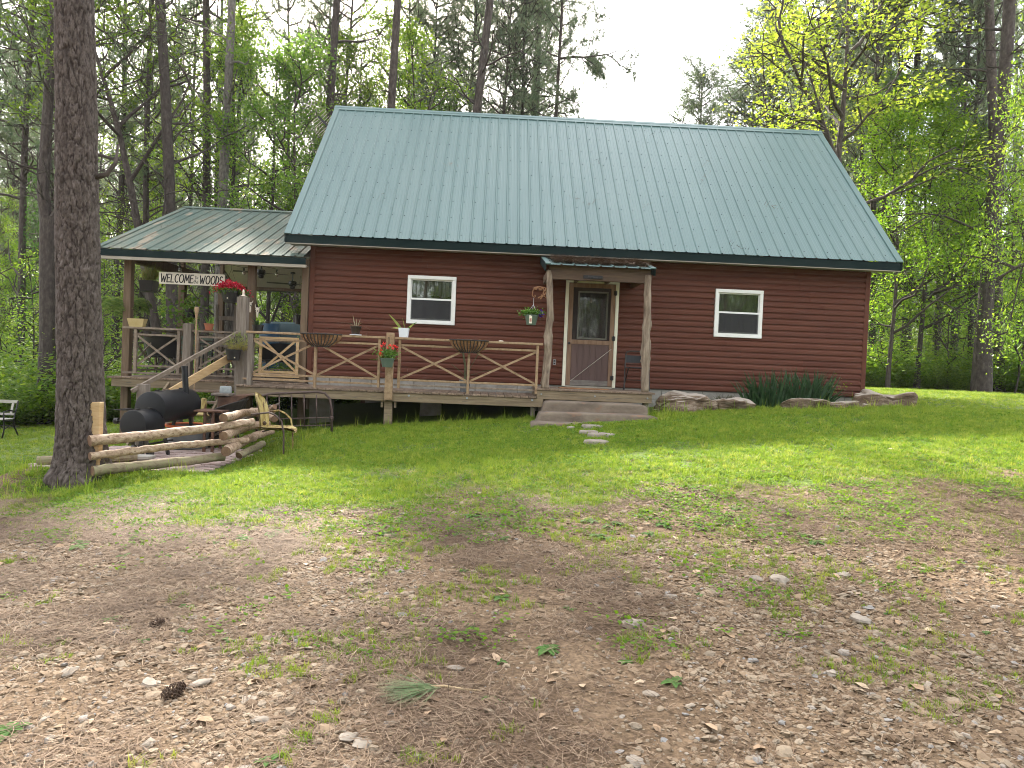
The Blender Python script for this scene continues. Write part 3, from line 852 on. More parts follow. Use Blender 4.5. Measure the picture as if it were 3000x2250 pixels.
# side and back walls with the same clapboard profile, gables included
def gable_wall(x, sgn):
    mb = MB(); z = ZS
    while z < 7.45:
        h = CH
        def ylim(zz):
            if zz <= ZT: return 0.0, DEP
            f = (zz - 3.80) / (7.602 - 3.895)
            return -0.10 + f * 3.9, DEP + 0.10 - f * 3.9
        for (o0, zz0), (o1, zz1) in zip(siding_profile(z, h)[:-1], siding_profile(z, h)[1:]):
            a0, b0 = ylim(zz0); a1, b1 = ylim(zz1)
            if b0 <= a0 or b1 <= a1: continue
            mb.add([(x - sgn * o0, max(a0, .1 if zz0 < ZT else a0), zz0), (x - sgn * o0, b0, zz0), (x - sgn * o1, b1, zz1), (x - sgn * o1, max(a1, .1 if zz1 < ZT else a1), zz1)], [(0, 1, 2, 3)])
        z += h
    return mb
gable_wall(0.0, -1).build('gable_wall', M['siding'], cabin)
gable_wall(L_, 1).build('gable_wall', M['siding'], cabin)
MB().box(0.03, L_ - 0.03, DEP - 0.1, DEP, ZS - 0.1, ZT).build('rear_wall', M['siding'], cabin)
# foundation of blocks
fb = MB().box(0.02, L_ - 0.02, 0.03, DEP - 0.03, 0.87, ZS - 0.004).box(4.42, L_ - 0.02, 0.031, DEP - 0.031, -0.4, 0.869).box(0.02, 4.42, DEP - .3, DEP - 0.031, -0.6, 0.869)
for xx in (0.05, 2.2):
    fb.box(xx, xx + .4, .05, .45, -.3, .869)
fb.build('foundation', M['block'], cabin)
for row in range(2):
    for i in range(27):
        x0 = 0.03 + i * 0.4064 - (0.2 if row else 0)
        if x0 > L_ - 0.1 or x0 < 0: continue
        mb = MB(); mb.bbox(x0, min(x0 + 0.398, L_ - 0.03), 0.006, 0.05, ZS - 0.012 - (row + 1) * 0.203, ZS - 0.018 - row * 0.203, 0.004)
        mb.build('block', M['block'], cabin)
# near-black backing and ceiling: the unlit room's shade put into their colour
MB().box(0.15, L_ - 0.15, 0.9, 0.95, ZS, ZT).build('dark_room_backing', M['dark'], cabin)
MB().box(0.15, L_ - 0.15, 0.14, 6.8, ZT + 0.03, ZT + 0.06).build('inner_ceiling', M['dark'], cabin)

# ---- roof
E0 = Vector((0, -0.4155, 3.895)); R0 = Vector((0, 3.4977, 7.602))
SL = (R0 - E0); SLN = SL.length; SD = SL.normalized(); NR = Vector((0, -SD.z, SD.y))
RX0, RX1 = -0.386, 11.363
def rib_profile(w, off0, ribs=0.2286, h=0.020):
    """x, height pairs over a panel starting at off0 (in m along the eave) and w wide"""
    pts = [(0, 0)]
    k = 0
    x = 0.0
    pts = []
    nr_ = int(round(w / ribs + 0.001))
    for i in range(nr_ + 1):
        c_ = i * ribs
        if i == 0: pts += [(0.0, h), (0.009, h), (0.024, 0)]
        elif c_ <= w - 0.01:
            pts += [(c_ - 0.024, 0), (c_ - 0.009, h), (c_ + 0.009, h), (c_ + 0.024, 0)]
        else:
            pts += [(c_ - 0.024, 0), (c_ - 0.009, h), (c_ + 0.006, h)]
        if i < nr_:
            for q in (0.36, 0.64):
                m_ = c_ + ribs * q
                pts += [(m_ - 0.012, 0), (m_, 0.0035), (m_ + 0.012, 0)]
    return [(min(x, w), z) for x, z in pts]

def panel(p0, p1, nrm, x0, w, lift=0.0, over=0.0):
    """sheet from p0 (eave) to p1 (ridge)"""
    mb = MB(); pr = rib_profile(w, 0)
    n = len(pr)
    v = []
    for p in (p0, p1):
        for x, z in pr: q = p + nrm * (z + 0.014 + lift); v.append((x0 + x, q.y, q.z))
    for p in (p0, p1):
        for x, z in pr: q = p + nrm * (z + 0.010 + lift); v.append((x0 + x, q.y, q.z))
    f = [(i, i + 1, n + i + 1, n + i) for i in range(n - 1)]
    f += [(2 * n + i, 3 * n + i, 3 * n + i + 1, 2 * n + i + 1) for i in range(n - 1)]
    f += [(i, 2 * n + i, 2 * n + i + 1, i + 1) for i in range(n - 1)]
    f += [(n + i, n + i + 1, 3 * n + i + 1, 3 * n + i) for i in range(n - 1)]
    f += [(0, n, 3 * n, 2 * n), (n - 1, 3 * n - 1, 4 * n - 1, 2 * n - 1)]
    return mb.add(v, f)

def screws(p0, p1, nrm, x0, x1, rows, ribs=0.2286, side=0.045):
    mb = MB()
    for r_ in range(rows):
        t = (r_ + 0.35) / rows
        x = x0
        while x < x1 - 0.05:
            c_ = p0.lerp(p1, t) + nrm * 0.0145
            cx_ = x + side
            if cx_ < x1:
                v = [(cx_ + 0.011 * math.cos(a), c_.y + 0.011 * math.sin(a) * (p1 - p0).normalized().y, c_.z + 0.011 * math.sin(a) * (p1 - p0).normalized().z) for a in [k * PI / 3 for k in range(6)]]
                q = c_ + nrm * 0.012
                v.append((cx_, q.y, q.z))
                mb.add(v, [(k, (k + 1) % 6, 6) for k in range(6)])
            x += ribs
    return mb
w_tot = RX1 - RX0 - 0.05; x = RX0 + 0.025; i = 0
while x < RX1 - 0.03:
    w = min(0.9144, RX1 - 0.025 - x)
    panel(E0, R0, NR, x, w, lift=0.0005 * (i % 2)).build('roof_panel', M['roof'], cabin)
    x += 0.9144; i += 1
scw = screws(E0, R0, NR, RX0 + 0.025, RX1 - 0.03, 9)
tag(scw.build('roof_screws', M['trim_green'], cabin), kind='stuff')
# back slope (simple ribbed sheets)
E1 = Vector((0, 2 * 3.4977 + 0.4155, 3.895)); NB = Vector((0, SD.z, SD.y))
x = RX0 + 0.025
while x < RX1 - 0.03:
    w = min(0.9144, RX1 - 0.025 - x)
    panel(E1, R0, NB, x, w).build('roof_panel', M['roof'], cabin); x += 0.9144
# ridge cap
mb = MB()
for s_, nn in ((-1, NR), (1, NB)):
    d = -SD if s_ < 0 else Vector((0, SD.y, -SD.z))
    a = R0 + Vector((0, 0, 0.058)); b_ = a + d * 0.19 + nn * -0.004; c_ = b_ - nn * 0.022
    pts = [a, a + d * 0.09, a + d * 0.095 + nn * -0.006, b_, c_]
    n = len(pts)
    v = [(RX0 - 0.03, p.y, p.z) for p in pts] + [(RX1 + 0.03, p.y, p.z) for p in pts]
    mb.add(v, [(i, i + 1, n + i + 1, n + i) for i in range(n - 1)])
    v2 = [(RX0 - 0.03, p.y, p.z - 0.004) for p in pts] + [(RX1 + 0.03, p.y, p.z - 0.004) for p in pts]
    mb.add(v2, [(i, i + 1, n + i + 1, n + i) for i in range(n - 1)])
mb.build('ridge_cap', M['roof'], cabin)
# rake trims both ends, both slopes
def rake(xa, xb, p0, p1, nrm, mat, parent, h=0.13, lip=0.024, nm='rake_trim'):
    mb = MB()
    a = p0 + nrm * 0.036; b_ = p1 + nrm * 0.036
    d = (p1 - p0).normalized()
    for P_, Q_ in ((a, b_),):
        q0 = P_ - nrm * lip; q1 = Q_ - nrm * lip
        mb.add([(xa, P_.y, P_.z), (xb, P_.y, P_.z), (xb, Q_.y, Q_.z), (xa, Q_.y, Q_.z), (xa, q0.y, q0.z), (xb, q0.y, q0.z), (xb, q1.y, q1.z), (xa, q1.y, q1.z)],
               [(0, 1, 2, 3), (7, 6, 5, 4), (0, 4, 5, 1), (1, 5, 6, 2), (2, 6, 7, 3), (3, 7, 4, 0)])
    return mb.build(nm, mat, parent)
for xa, xb in ((RX0 - 0.022, RX0 + 0.10), (RX1 - 0.10, RX1 + 0.022)):
    rake(xa, xb, E0 - SD * 0.01, R0, NR, M['roof'], cabin)
    rake(xa, xb, E1, R0, NB, M['roof'], cabin)
for xa, xb in ((RX0 - 0.02, RX0 + 0.004), (RX1 - 0.004, RX1 + 0.02)):
    for p0, nrm in ((E0, NR), (E1, NB)):
        mb = MB(); a = p0 + nrm * 0.012; b_ = R0 + nrm * 0.012
        if p0 is E0: lo = 0.15
        else: lo = 0.15
        mb.add([(xa, a.y, a.z), (xb, a.y, a.z), (xb, b_.y, b_.z), (xa, b_.y, b_.z), (xa, a.y, a.z - lo), (xb, a.y, a.z - lo), (xb, b_.y, b_.z - lo - .05), (xa, b_.y, b_.z - lo - .05)],
               [(0, 1, 2, 3), (7, 6, 5, 4), (0, 4, 5, 1), (1, 5, 6, 2), (2, 6, 7, 3), (3, 7, 4, 0)])
        mb.build('verge_board', M['trim_green'], cabin)
# fascia and soffit
MB().bbox(RX0 - 0.01, RX1 + 0.01, -0.405, -0.380, 3.745, 3.893, 0.003).build('fascia', M['trim_green'], cabin)
MB().box(RX0, RX1, -0.4, -0.36, 3.728, 3.744).build('drip_edge', M['soffit'], cabin)
mb = MB().box(RX0 + 0.01, RX1 - 0.01, -0.378, 0.02, 3.755, 3.765)
mb.build('soffit', M['soffit'], cabin)
MB().bbox(RX0 - 0.01, RX1 + 0.01, DEP + 0.38, DEP + 0.405, 3.745, 3.893, 0.003).build('fascia', M['trim_green'], cabin)
MB().box(RX0 + 0.01, RX1 - 0.01, DEP, DEP + 0.378, 3.755, 3.765).build('soffit', M['soffit'], cabin)
for x0, x1 in ((RX0 + 0.01, -0.03), (L_ + 0.03, RX1 - 0.01)):
    for s_ in (0, 1):
        mb = MB(); a = (E0 if s_ == 0 else E1) + Vector((0, 0.03 if s_ == 0 else -0.03, -0.12)); b_ = R0 + Vector((0, 0, -0.16))
        mb.add([(x0, a.y, a.z), (x1, a.y, a.z), (x1, b_.y, b_.z), (x0, b_.y, b_.z)], [(0, 1, 2, 3)])
        mb.build('rake_soffit', M['soffit'], cabin)
# old leaf stuck on the roof over the entry
mb = MB(); tp = A(1655, 716, -0.28)

# ---- windows
def window(u0, u1, z0, z1, lab, cur):
    w = MB(); t = 0.07
    y0, y1 = -0.055, 0.02
    w.bbox(u0, u1, y0, y1, z1 - t, z1, .006); w.bbox(u0, u1, y0 - .004, y1, z0, z0 + t, .006)
    w.bbox(u0, u0 + t, y0 + .001, y1, z0 + t, z1 - t, .006); w.bbox(u1 - t, u1, y0 + .001, y1, z0 + t, z1 - t, .006)
    wo_ = w.build('window', M['white'], cabin)
    tag(wo_, lab)
    zm = (z0 + z1) / 2
    a0, a1, b0, b1 = u0 + t, u1 - t, z0 + t, z1 - t
    def sash(zl, zh, y, s):
        q = MB(); q.bbox(a0, a1, y, y + .03, zh - s, zh, .003); q.bbox(a0, a1, y, y + .03, zl, zl + s, .003)
        q.bbox(a0, a0 + s * .8, y + .001, y + .03, zl + s, zh - s, .003); q.bbox(a1 - s * .8, a1, y + .001, y + .03, zl + s, zh - s, .003)
        q.build('sash', M['white'], wo_)
        MB().box(a0 + s * .7, a1 - s * .7, y + .012, y + .016, zl + s * .9, zh - s * .9).build('pane', M['glass'], wo_)
    sash(zm - .004, b1, -.018, .022)
    sash(b0, zm + .032, -.050, .038)
    MB().box(a0 + .012, a1 - .012, -.0535, -.0525, b0 + .01, zm - .002).build('insect_screen', M['screen'], wo_)
    # curtain with folds
    c_ = MB(); n = 40; top = b1 + 0.02; bot = cur[0]
    v = []
    for i in range(n + 1):
        x = a0 + (a1 - a0) * i / n
        y = 0.10 + 0.018 * math.sin(i * 1.35) + 0.008 * math.sin(i * 3.1)
        bz = bot + 0.03 * math.sin(i * 0.35) + cur[1] * (i / n - .5)
        v += [(x, y, top), (x, y + .004, bz)]
    c_.add(v, [(2 * i, 2 * i + 1, 2 * i + 3, 2 * i + 2) for i in range(n)])
    c_.build('curtain', M['curtain'], wo_)
    return wo_
window(1.879, 2.818, 2.345, 3.281, 'white sash window left of the door, short grey curtain in the top half', (2.90, 0.0))
window(7.900, 8.849, 2.344, 3.285, 'white sash window right of the door with an added long curtain imitating pale reflections', (2.35, 0.0))  # full-length curtain added, stands for the lighter reflection in this pane

# ---- door
dz0, dz1, du0, du1 = 1.253, 3.345, 4.955, 6.000
cas = MB(); t = 0.062
cas.bbox(du0, du0 + t, -0.052, 0.02, dz0, dz1, .004); cas.bbox(du1 - t, du1, -0.052, 0.02, dz0, dz1, .004)
cas.bbox(du0 + t, du1 - t, -0.050, 0.02, dz1 - t, dz1, .004)
cas.build('door_casing', M['cream'], cabin)
MB().bbox(du0 + t, du1 - t, -0.06, 0.05, dz0 - 0.02, dz0 + 0.018, .004).build('threshold', M['soffit'], cabin)
sd = MB(); a0, a1, b0, b1 = du0 + t + .006, du1 - t - .006, dz0 + .025, dz1 - t - .008
st = 0.085
sd.bbox(a0, a0 + st, -.048, -.018, b0, b1, .003); sd.bbox(a1 - st, a1, -.048, -.018, b0, b1, .003)
sd.bbox(a0 + st, a1 - st, -.047, -.018, b1 - st, b1, .003)
zmid = 2.085
sd.bbox(a0 + st, a1 - st, -.047, -.018, zmid, zmid + .085, .003)
screen_door = sd.build('screen_door', M['doorframe'], cabin)
sd2 = MB(); sd2.bbox(a0 + st, a1 - st, -.0475, -.018, b0 + .002, b0 + .105, .003); sd2.build('kick_rail', M['doorgreywood'], screen_door)
x = a0 + st; k = 0; ws = (a1 - a0 - 2 * st) / 6
for k in range(6):
    q = MB(); q.bbox(x + .004, x + ws - .004, -.036, -.022, b0 + .105, zmid, .002); q.build('slat', M['doorpanel'], screen_door)
    if k < 5: MB().bbox(x + ws - .010, x + ws + .012, -.044, -.0365, b0 + .105, zmid, .002).build('batten', M['doorpanel'], screen_door)
    x += ws
MB().box(a0 + st - .005, a1 - st + .005, -.034, -.032, zmid + .08, b1 - st + .005).build('door_screen', M['doorscreen'], screen_door)
MB().tube([(a0 + st + .01, -.050, b0 + .085), (a1 - st + .045, -.050, zmid - .075)], .006, 6).build('brace_rod', M['alu'], screen_door)
for zz in (b1 - 0.17, 2.22, b0 + 0.17):
    q = MB(); q.bbox(a1 - .038, a1 + .028, -.062, -.044, zz - .042, zz + .042, .006); q.tube([(a1 - .002, -.064, zz - .05), (a1 - .002, -.064, zz + .05)], .011, 8)
    q.build('hinge', M['blackiron'], screen_door)
q = MB(); q.lathe([(0.0, 0), (.026, 0), (.026, .006), (.012, .01), (.012, .03), (.026, .036), (.024, .055), (0, .06)], 12)
q.v = [(a0 + .035 + p[0], -.048 - p[2], zmid + .01 + p[1]) for p in q.v]
q.build('door_knob', M['blackiron'], screen_door)
# inner door with window light
idr = MB(); ix0, ix1 = a0 + .02, a1 - .02
gx0, gx1, gz0_, gz1_ = A(1693, 992, 0.08).x, A(1772, 992, 0.08).x, 2.22, 3.10
idr.box(ix0, gx0, .06, .10, b0, b1); idr.box(gx1, ix1, .06, .10, b0, b1); idr.box(gx0, gx1, .06, .10, b0, gz0_); idr.box(gx0, gx1, .06, .10, gz1_, b1)
idoor = idr.build('inner_door', M['innerdoor'], cabin)
fr_ = MB(); s = .03
fr_.bbox(gx0 - s, gx1 + s, .035, .06, gz1_, gz1_ + s, .003); fr_.bbox(gx0 - s, gx1 + s, .035, .06, gz0_ - s, gz0_, .003)
fr_.bbox(gx0 - s, gx0, .035, .06, gz0_, gz1_, .003); fr_.bbox(gx1, gx1 + s, .035, .06, gz0_, gz1_, .003)
fr_.build('light_frame', M['cream'], idoor)
MB().box(gx0, gx1, .075, .08, gz0_, gz1_).build('pane', M['doorglass'], idoor)
c_ = MB(); n = 24; v = []
for i in range(n + 1):
    x = gx0 + (gx1 - gx0) * i / n; y = 0.13 + .015 * math.sin(i * 1.1)
    v += [(x, y, gz1_), (x, y, gz0_)]
c_.add(v, [(2 * i, 2 * i + 1, 2 * i + 3, 2 * i + 2) for i in range(n)]); c_.build('curtain', M['curtain'], idoor)
p = A(1731, 880, .07); MB().lathe([(0, 0), (.02, .004), (.028, .05), (.02, .095), (0, .10)], 10, (p.x, .068, p.z - .05)).build('small_ornament', M['tagpaper'], idoor)

# outlet by the door
p = A(1624, 1061, -0.02)
q = MB(); q.bbox(p.x - .06, p.x + .06, -.034, -.018, p.z - .085, p.z + .085, .004); plate = q.build('wall_outlet', M['siding'], cabin)
q = MB(); q.bbox(p.x - .028, p.x + .028, -.05, -.034, p.z - .055, p.z + .055, .006); q.build('outlet_cover', M['outlet'], plate)
for dz in (-.025, .025): MB().bbox(p.x - .018, p.x + .018, -.054, -.05, p.z + dz - .014, p.z + dz + .014, .002).build('socket', M['blackplastic'], plate)

# ================================================================== ENTRY STOOP
SF = -1.5; SZ = 1.232
stoop = thing('entry_porch', 'small entry porch with two knotty cedar posts and a needle covered roof', 'porch', (0, 0, 0))
sx0, sx1 = 4.375, 6.43
x = sx0; 
nb_ = 14; wb = (sx1 - sx0) / nb_
for i in range(11):
    y = SF - .02 + i * .1385
    q = MB(); q.bbox(sx0, sx1 + .03, y, y + .133, SZ - .032, SZ, .004); q.build('floor_board', M['deck'], stoop)
q = MB(); q.bbox(sx0, sx1 - .02, SF, SF + .04, SZ - .19, SZ - .034, .004); q.build('rim_beam', M['beam'], stoop)
for xx in (sx0, sx1 - .06):
    MB().bbox(xx, xx + .04, SF + .04, -.04, SZ - .19, SZ - .034, .004).build('side_beam', M['beam'], stoop)
for xx in (sx0 + .05, sx1 - .16):
    MB().bbox(xx, xx + .1, SF + .06, SF + .16, gz(xx, SF) - .2, SZ - .034, .006).build('support_post', M['grey'], stoop)
bl = MB()
for xx in (sx0 + .08, 5.40, sx1 - .10):
    bl.tube([(xx, SF + .002, SZ - .10), (xx, SF - .022, SZ - .10)], .016, 6)
bl.build('bolts', M['zinc'], stoop)
def cedar_post(pxs, Y, seed, knots):
    """pxs: list of (px, py, halfwidth_px) down the post"""
    rng = np.random.default_rng(seed)
    P_ = []; R_ = []
    for i in range(41):
        t = i / 40 * (len(pxs) - 1); k = min(int(t), len(pxs) - 2); f = t - k
        a, b_ = pxs[k], pxs[k + 1]
        px, py, hw = [a[j] * (1 - f) + b_[j] * f for j in range(3)]
        p = A(px, py, Y); P_.append(p); R_.append(hw * .88 * (Y - CAM.y) / FPX)
    mb = MB()
    def wob(i, k):
        z = i / 40
        w = 0.13 * mnoise.noise(Vector((math.cos(k * PI / 8) * 1.5, math.sin(k * PI / 8) * 1.5, z * 9 + seed)))
        for (kz, ka, am) in knots:
            da = abs(((k / 16 - ka + .5) % 1) - .5)
            w += am * math.exp(-((z - kz) / .022) ** 2) * math.exp(-(da / .09) ** 2)
        return w
    mb.tube(P_, R_, 16, wob=wob)
    return mb
kn = lambda rng: [(rng.uniform(.02, .98), rng.uniform(0, 1), rng.uniform(.10, .26)) for _ in range(26)]
r1 = np.random.default_rng(4); r2 = np.random.default_rng(7)
c1 = cedar_post([(1608, 792, 8), (1611, 845, 11), (1612, 920, 11), (1605, 985, 13), (1606, 1035, 14), (1598, 1100, 13), (1597, 1138, 13)], -1.42, 4, kn(r1)).build('cedar_post', M['cedar'], stoop, True)
tag(c1, 'knotty cedar post left of the door')
c2 = cedar_post([(1899, 806, 11), (1897, 860, 12), (1896, 930, 12), (1893, 985, 13), (1892, 1035, 15), (1891, 1080, 13), (1889, 1149, 13)], -1.42, 9, kn(r2) + [(.66, .55, .4), (.42, .5, .35), (.75, .5, .35), (.42, 0, .3)]).build('cedar_post', M['cedar'], stoop, True)
tag(c2, 'thick cedar post right of the door')
# beam and little roof
bz1 = A(1620, 790, -1.42).z; 
MB().bbox(4.50, 6.30, -1.44, -1.36, 3.16, 3.40, .005).build('head_beam', M['header'], stoop)
for xx in (4.50, 6.22): MB().bbox(xx, xx + .06, -1.36, -.03, 3.22, 3.36, .005).build('side_rafter', M['post'], stoop)
for xx in (5.1, 5.7): MB().bbox(xx, xx + .05, -1.36, -.03, 3.26, 3.40, .005).build('rafter', M['post'], stoop)
Pe = Vector((0, -1.56, 3.385)); Pr = Vector((0, -.03, 3.735)); dd = (Pr - Pe).normalized(); Pn = Vector((0, -dd.z, dd.y))
for k, w in enumerate((.9144, .9144)): panel(Pe, Pr, Pn, 4.48 + k * .9144, w, .0005 * k).build('roof_panel', M['roof'], stoop)
rake(4.43, 4.52, Pe, Pr, Pn, M['roof'], stoop); rake(6.28, 6.37, Pe, Pr, Pn, M['roof'], stoop)
for xx in (4.43, 6.35): 
    q = MB(); q.add([(xx, Pe.y, Pe.z + .035), (xx + .015, Pe.y, Pe.z + .035), (xx + .015, Pr.y, Pr.z + .03), (xx, Pr.y, Pr.z + .03), (xx, Pe.y + .01, Pe.z - .11), (xx + .015, Pe.y + .01, Pe.z - .11), (xx + .015, Pr.y, Pr.z - .12), (xx, Pr.y, Pr.z - .12)],
        [(0, 1, 2, 3), (7, 6, 5, 4), (0, 4, 5, 1), (1, 5, 6, 2), (2, 6, 7, 3), (3, 7, 4, 0)]); q.build('verge_board', M['trim_green'], stoop)
# name board on the beam
p0 = A(1709, 806, -1.44); p1 = A(1765, 818, -1.44)
nbd = MB(); nbd.bbox(p0.x, p1.x, -1.462, -1.442, min(p0.z, p1.z) - .002, max(p0.z, p1.z), .003)
nb_o = nbd.build('name_board', M['darkboard']); tag(nb_o, 'small dark name board with faded script above the entry door', 'sign')
ltr = MB(); lx = p0.x + .08; lz = (p0.z + p1.z) / 2
def strokes(mb, strs, x, z, sc_, y, w, sh=0.0, th=.003):
    for s_ in strs:
        P_ = [Vector((x + (a + sh * b_) * sc_, y, z + b_ * sc_)) for a, b_ in s_]
        for a, b_ in zip(P_[:-1], P_[1:]):
            dxy = (b_ - a).normalized() * w * .35
            mb.bar(a - dxy, b_ + dxy, th, w, (0, 0, 1) if abs((b_ - a).normalized().z) < .7 else (1, 0, 0))
def arc(cx_, cy_, rx, ry, a0_, a1_, n=10):
    return [(cx_ + rx * math.cos(math.radians(a0_ + (a1_ - a0_) * i / n)), cy_ + ry * math.sin(math.radians(a0_ + (a1_ - a0_) * i / n))) for i in range(n + 1)]
glyph = {
 'W': [[(0, 1), (.22, 0), (.42, .72), (.62, 0), (.86, 1)]],
 'E': [[(.45, 1), (0, .98), (0, 0), (.46, .02)], [(0, .52), (.36, .54)]],
 'L': [[(0, 1), (0, 0), (.42, .02)]],
 'C': [arc(.34, .5, .32, .5, 55, 305, 12)],
 'O': [arc(.36, .5, .34, .5, 0, 360, 16)],
 'M': [[(0, 0), (.1, 1), (.36, .25), (.62, 1), (.74, 0)]],
 'D': [[(0, 0), (0, 1)], [(-.04, 1)] + arc(.0, .5, .46, .5, 80, -80, 10) + [(-.04, 0)]],
 'S': [arc(.24, .74, .22, .25, 40, 270, 9)[:-1] + arc(.24, .26, .24, .26, 90, -150, 9)],
 'P': [[(0, 0), (0, 1)], [(0, 1)] + arc(.05, .74, .3, .26, 90, -90, 8) + [(0, .48)]],
 'o': [arc(.2, .22, .19, .22, 0, 360, 12)],
 't': [[(.14, .8), (.12, .1), (.24, 0), (.34, .08)], [(-.05, .5), (.34, .56)]],
 'h': [[(.02, .95), (0, 0)], [(0, .3), (.14, .48), (.28, .38), (.28, .04), (.38, .03)]],
 'e': [[(.02, .24), (.34, .3)] + arc(.19, .24, .17, .22, 20, 320, 10)],
 'n': [[(0, 0), (0, .45)], [(0, .3), (.14, .46), (.26, .36), (.27, 0)]],
 'k': [[(0, 0), (0, .9)], [(.26, .5), (0, .22), (.28, 0)]],
 's': [arc(.14, .36, .12, .12, 40, 270, 6)[:-1] + arc(.14, .12, .13, .12, 90, -150, 6)],
}
def word(mb, txt, x, z, h, y, w, sp, sh=0.12, wid=1.0, adv=None):
    for ch in txt:
        g_ = [[(a * wid, b_) for a, b_ in s_] for s_ in glyph[ch]]
        strokes(mb, g_, x, z, h, y, w, sh)
        x += (max(a for s_ in g_ for a, b_ in s_) + sp) * h
    return x
word(ltr, 'Po', lx, lz - .028, .055, -1.4625, .005, .2); word(ltr, 'kson', lx + .09, lz - .026, .05, -1.4625, .004, .12)
ltr.build('lettering', M['greypaint'], nb_o)
# needles on the stoop roof
rng = np.random.default_rng(55)
# door mat of coir and a mat board
q = MB(); pa = A(1641, 1137, -1.2); 
q.bbox(4.83, 5.72, -1.05, -.55, SZ + .001, SZ + .016, .006); tag(q.build('doormat', M['mat']), 'thin rust brown doormat lying in front of the screen door', 'doormat')

# folding chair right of the door
fc = thing('folding_chair', 'black folding metal chair by the wall right of the door', 'chair', (0, 0, 0))
Yc = -.45
p_tl = A(1832, 1028, Yc); zt = p_tl.z; xl = A(1832, 1060, Yc).x; xr = xl + .44
q = MB(); q.tube([(xl - .02, Yc - .10, SZ + .01), (xl, Yc, zt - .08), (xl + .02, Yc + .01, zt - .02), (xl + .08, Yc + .02, zt), (xr - .08, Yc + .02, zt), (xr - .02, Yc + .01, zt - .02), (xr, Yc, zt - .08), (xr + .02, Yc - .10, SZ + .01)], .013, 8)
q.build('back_frame', M['blackiron'], fc)
for s_ in (xl + .02, xr - .02):
    MB().tube([(s_, Yc - .24, SZ + .40), (s_, Yc - .22, SZ + .42), (s_, Yc + .2, SZ + .01)], .011, 8).build('leg', M['blackiron'], fc)
q = MB(); n = 8
for i in range(n):
    a = i / n; b_ = (i + 1) / n
    y = lambda t: Yc - .01 + .035 * math.sin(PI * t)
    q.add([(xl + .01 + .42 * a, y(a), zt - .22), (xl + .01 + .42 * b_, y(b_), zt - .22), (xl + .01 + .42 * b_, y(b_) + .02, zt - .08), (xl + .01 + .42 * a, y(a) + .02, zt - .08)], [(0, 1, 2, 3)])
q.build('backrest', M['blacksteel'], fc)
q = MB(); q.bbox(xl + .02, xr - .02, Yc - .30, Yc + .06, SZ + .42, SZ + .445, .01); q.build('seat', M['blacksteel'], fc)
MB().tube([(xl + .02, Yc - .06, SZ + .20), (xr - .02, Yc - .06, SZ + .20)], .008, 6).build('stretcher', M['blackiron'], fc)

# ================================================================== WALKWAY DECK AND PORCH DECK
WF = -1.5; WZ = 1.085
walk = thing('deck_walkway', 'weathered plank walkway deck with crossed timber railing along the cabin front', 'deck', (0, 0, 0))
wx0, wx1 = -.85, 4.372
n_ = 37; wb = (wx1 - wx0) / n_
for i in range(n_):
    x0 = wx0 + i * wb
    rr = random.Random(i)
    q = MB(); q.bbox(x0 + .004, x0 + wb - .004, WF - .02 - rr.uniform(0, .01), -.03, WZ - .034, WZ + rr.uniform(-.002, .003), .004)
    q.build('floor_board', M['deck'], walk)
sp = XA(1136, 1169, WF)
MB().bbox(wx0 + .01, sp - .003, WF, WF + .04, WZ - .185, WZ - .037, .004).build('rim_beam', M['beam'], walk)
MB().bbox(sp + .003, 4.49, WF - .002, WF + .038, WZ - .187, WZ - .037, .004).build('rim_beam', M['beam'], walk)
MB().bbox(wx0 + .01, wx0 + .05, WF + .04, -.45, WZ - .185, WZ - .037, .004).build('side_beam', M['beam'], walk)
for xx in (0.2, 1.0, 2.6, 3.5): MB().box(xx, xx + .04, WF + .04, -.06, WZ - .185, WZ - .037).build('joist', M['beam'], walk)
bl = MB()
for px_, py_ in ((1198, 1159), (1368, 1166), (1559, 1172)):
    p = A(px_, py_, WF); bl.tube([(p.x, WF + .002, p.z), (p.x, WF - .022, p.z)], .02, 8)
bl.build('bolts', M['zinc'], walk)
pX = XA(1142, 1100, -1.45)
q = MB(); q.bbox(pX - .068, pX + .068, WF - .075, WF - .004, WZ - .16, A(1142, 975, -1.5).z, .006); tag(q.build('rail_post', M['rail'], walk), 'tall rail post with a hook and flower pot')
MB().bbox(pX - .08, pX + .06, WF + .045, WF + .16, gz(pX, WF) - .2, WZ - .04, .006).build('support_post', M['beam'], walk)
for s_ in (-.14, .09): MB().bbox(pX + s_, pX + s_ + .04, WF + .05, WF + .10, WZ - .30, WZ - .19, .004).build('cleat', M['beam'], walk)
MB().bbox(4.28, 4.36, WF + .05, WF + .15, gz(4.3, WF) - .2, WZ - .04, .006).build('support_post', M['grey'], walk)
lp0, lp1 = XA(727, 1040, -1.45), XA(742, 1040, -1.45)
RY = -1.45
MB().bbox(lp0, lp1, RY - .05, RY + .05, WZ, 1.985, .005).build('rail_post', M['grey'], walk)
def rl(mat, px0, py0, px1, py1, w=.038, dpt=.038, Y=RY, nm='rail', par=None):
    a = A(px0, py0, Y); b_ = A(px1, py1, Y)
    MB().bar(a, b_, dpt, w, (0, 0, 1)).build(nm, M[mat], par or walk)
def vert(mat, px, py0, py1, w=.038, Y=RY, par=None):
    a = A(px, py0, Y); b_ = A(px, py1, Y)
    MB().bbox(a.x - w / 2, a.x + w / 2, Y - w / 2, Y + w / 2, min(a.z, b_.z), max(a.z, b_.z), .003).build('baluster', M[mat], par or walk)
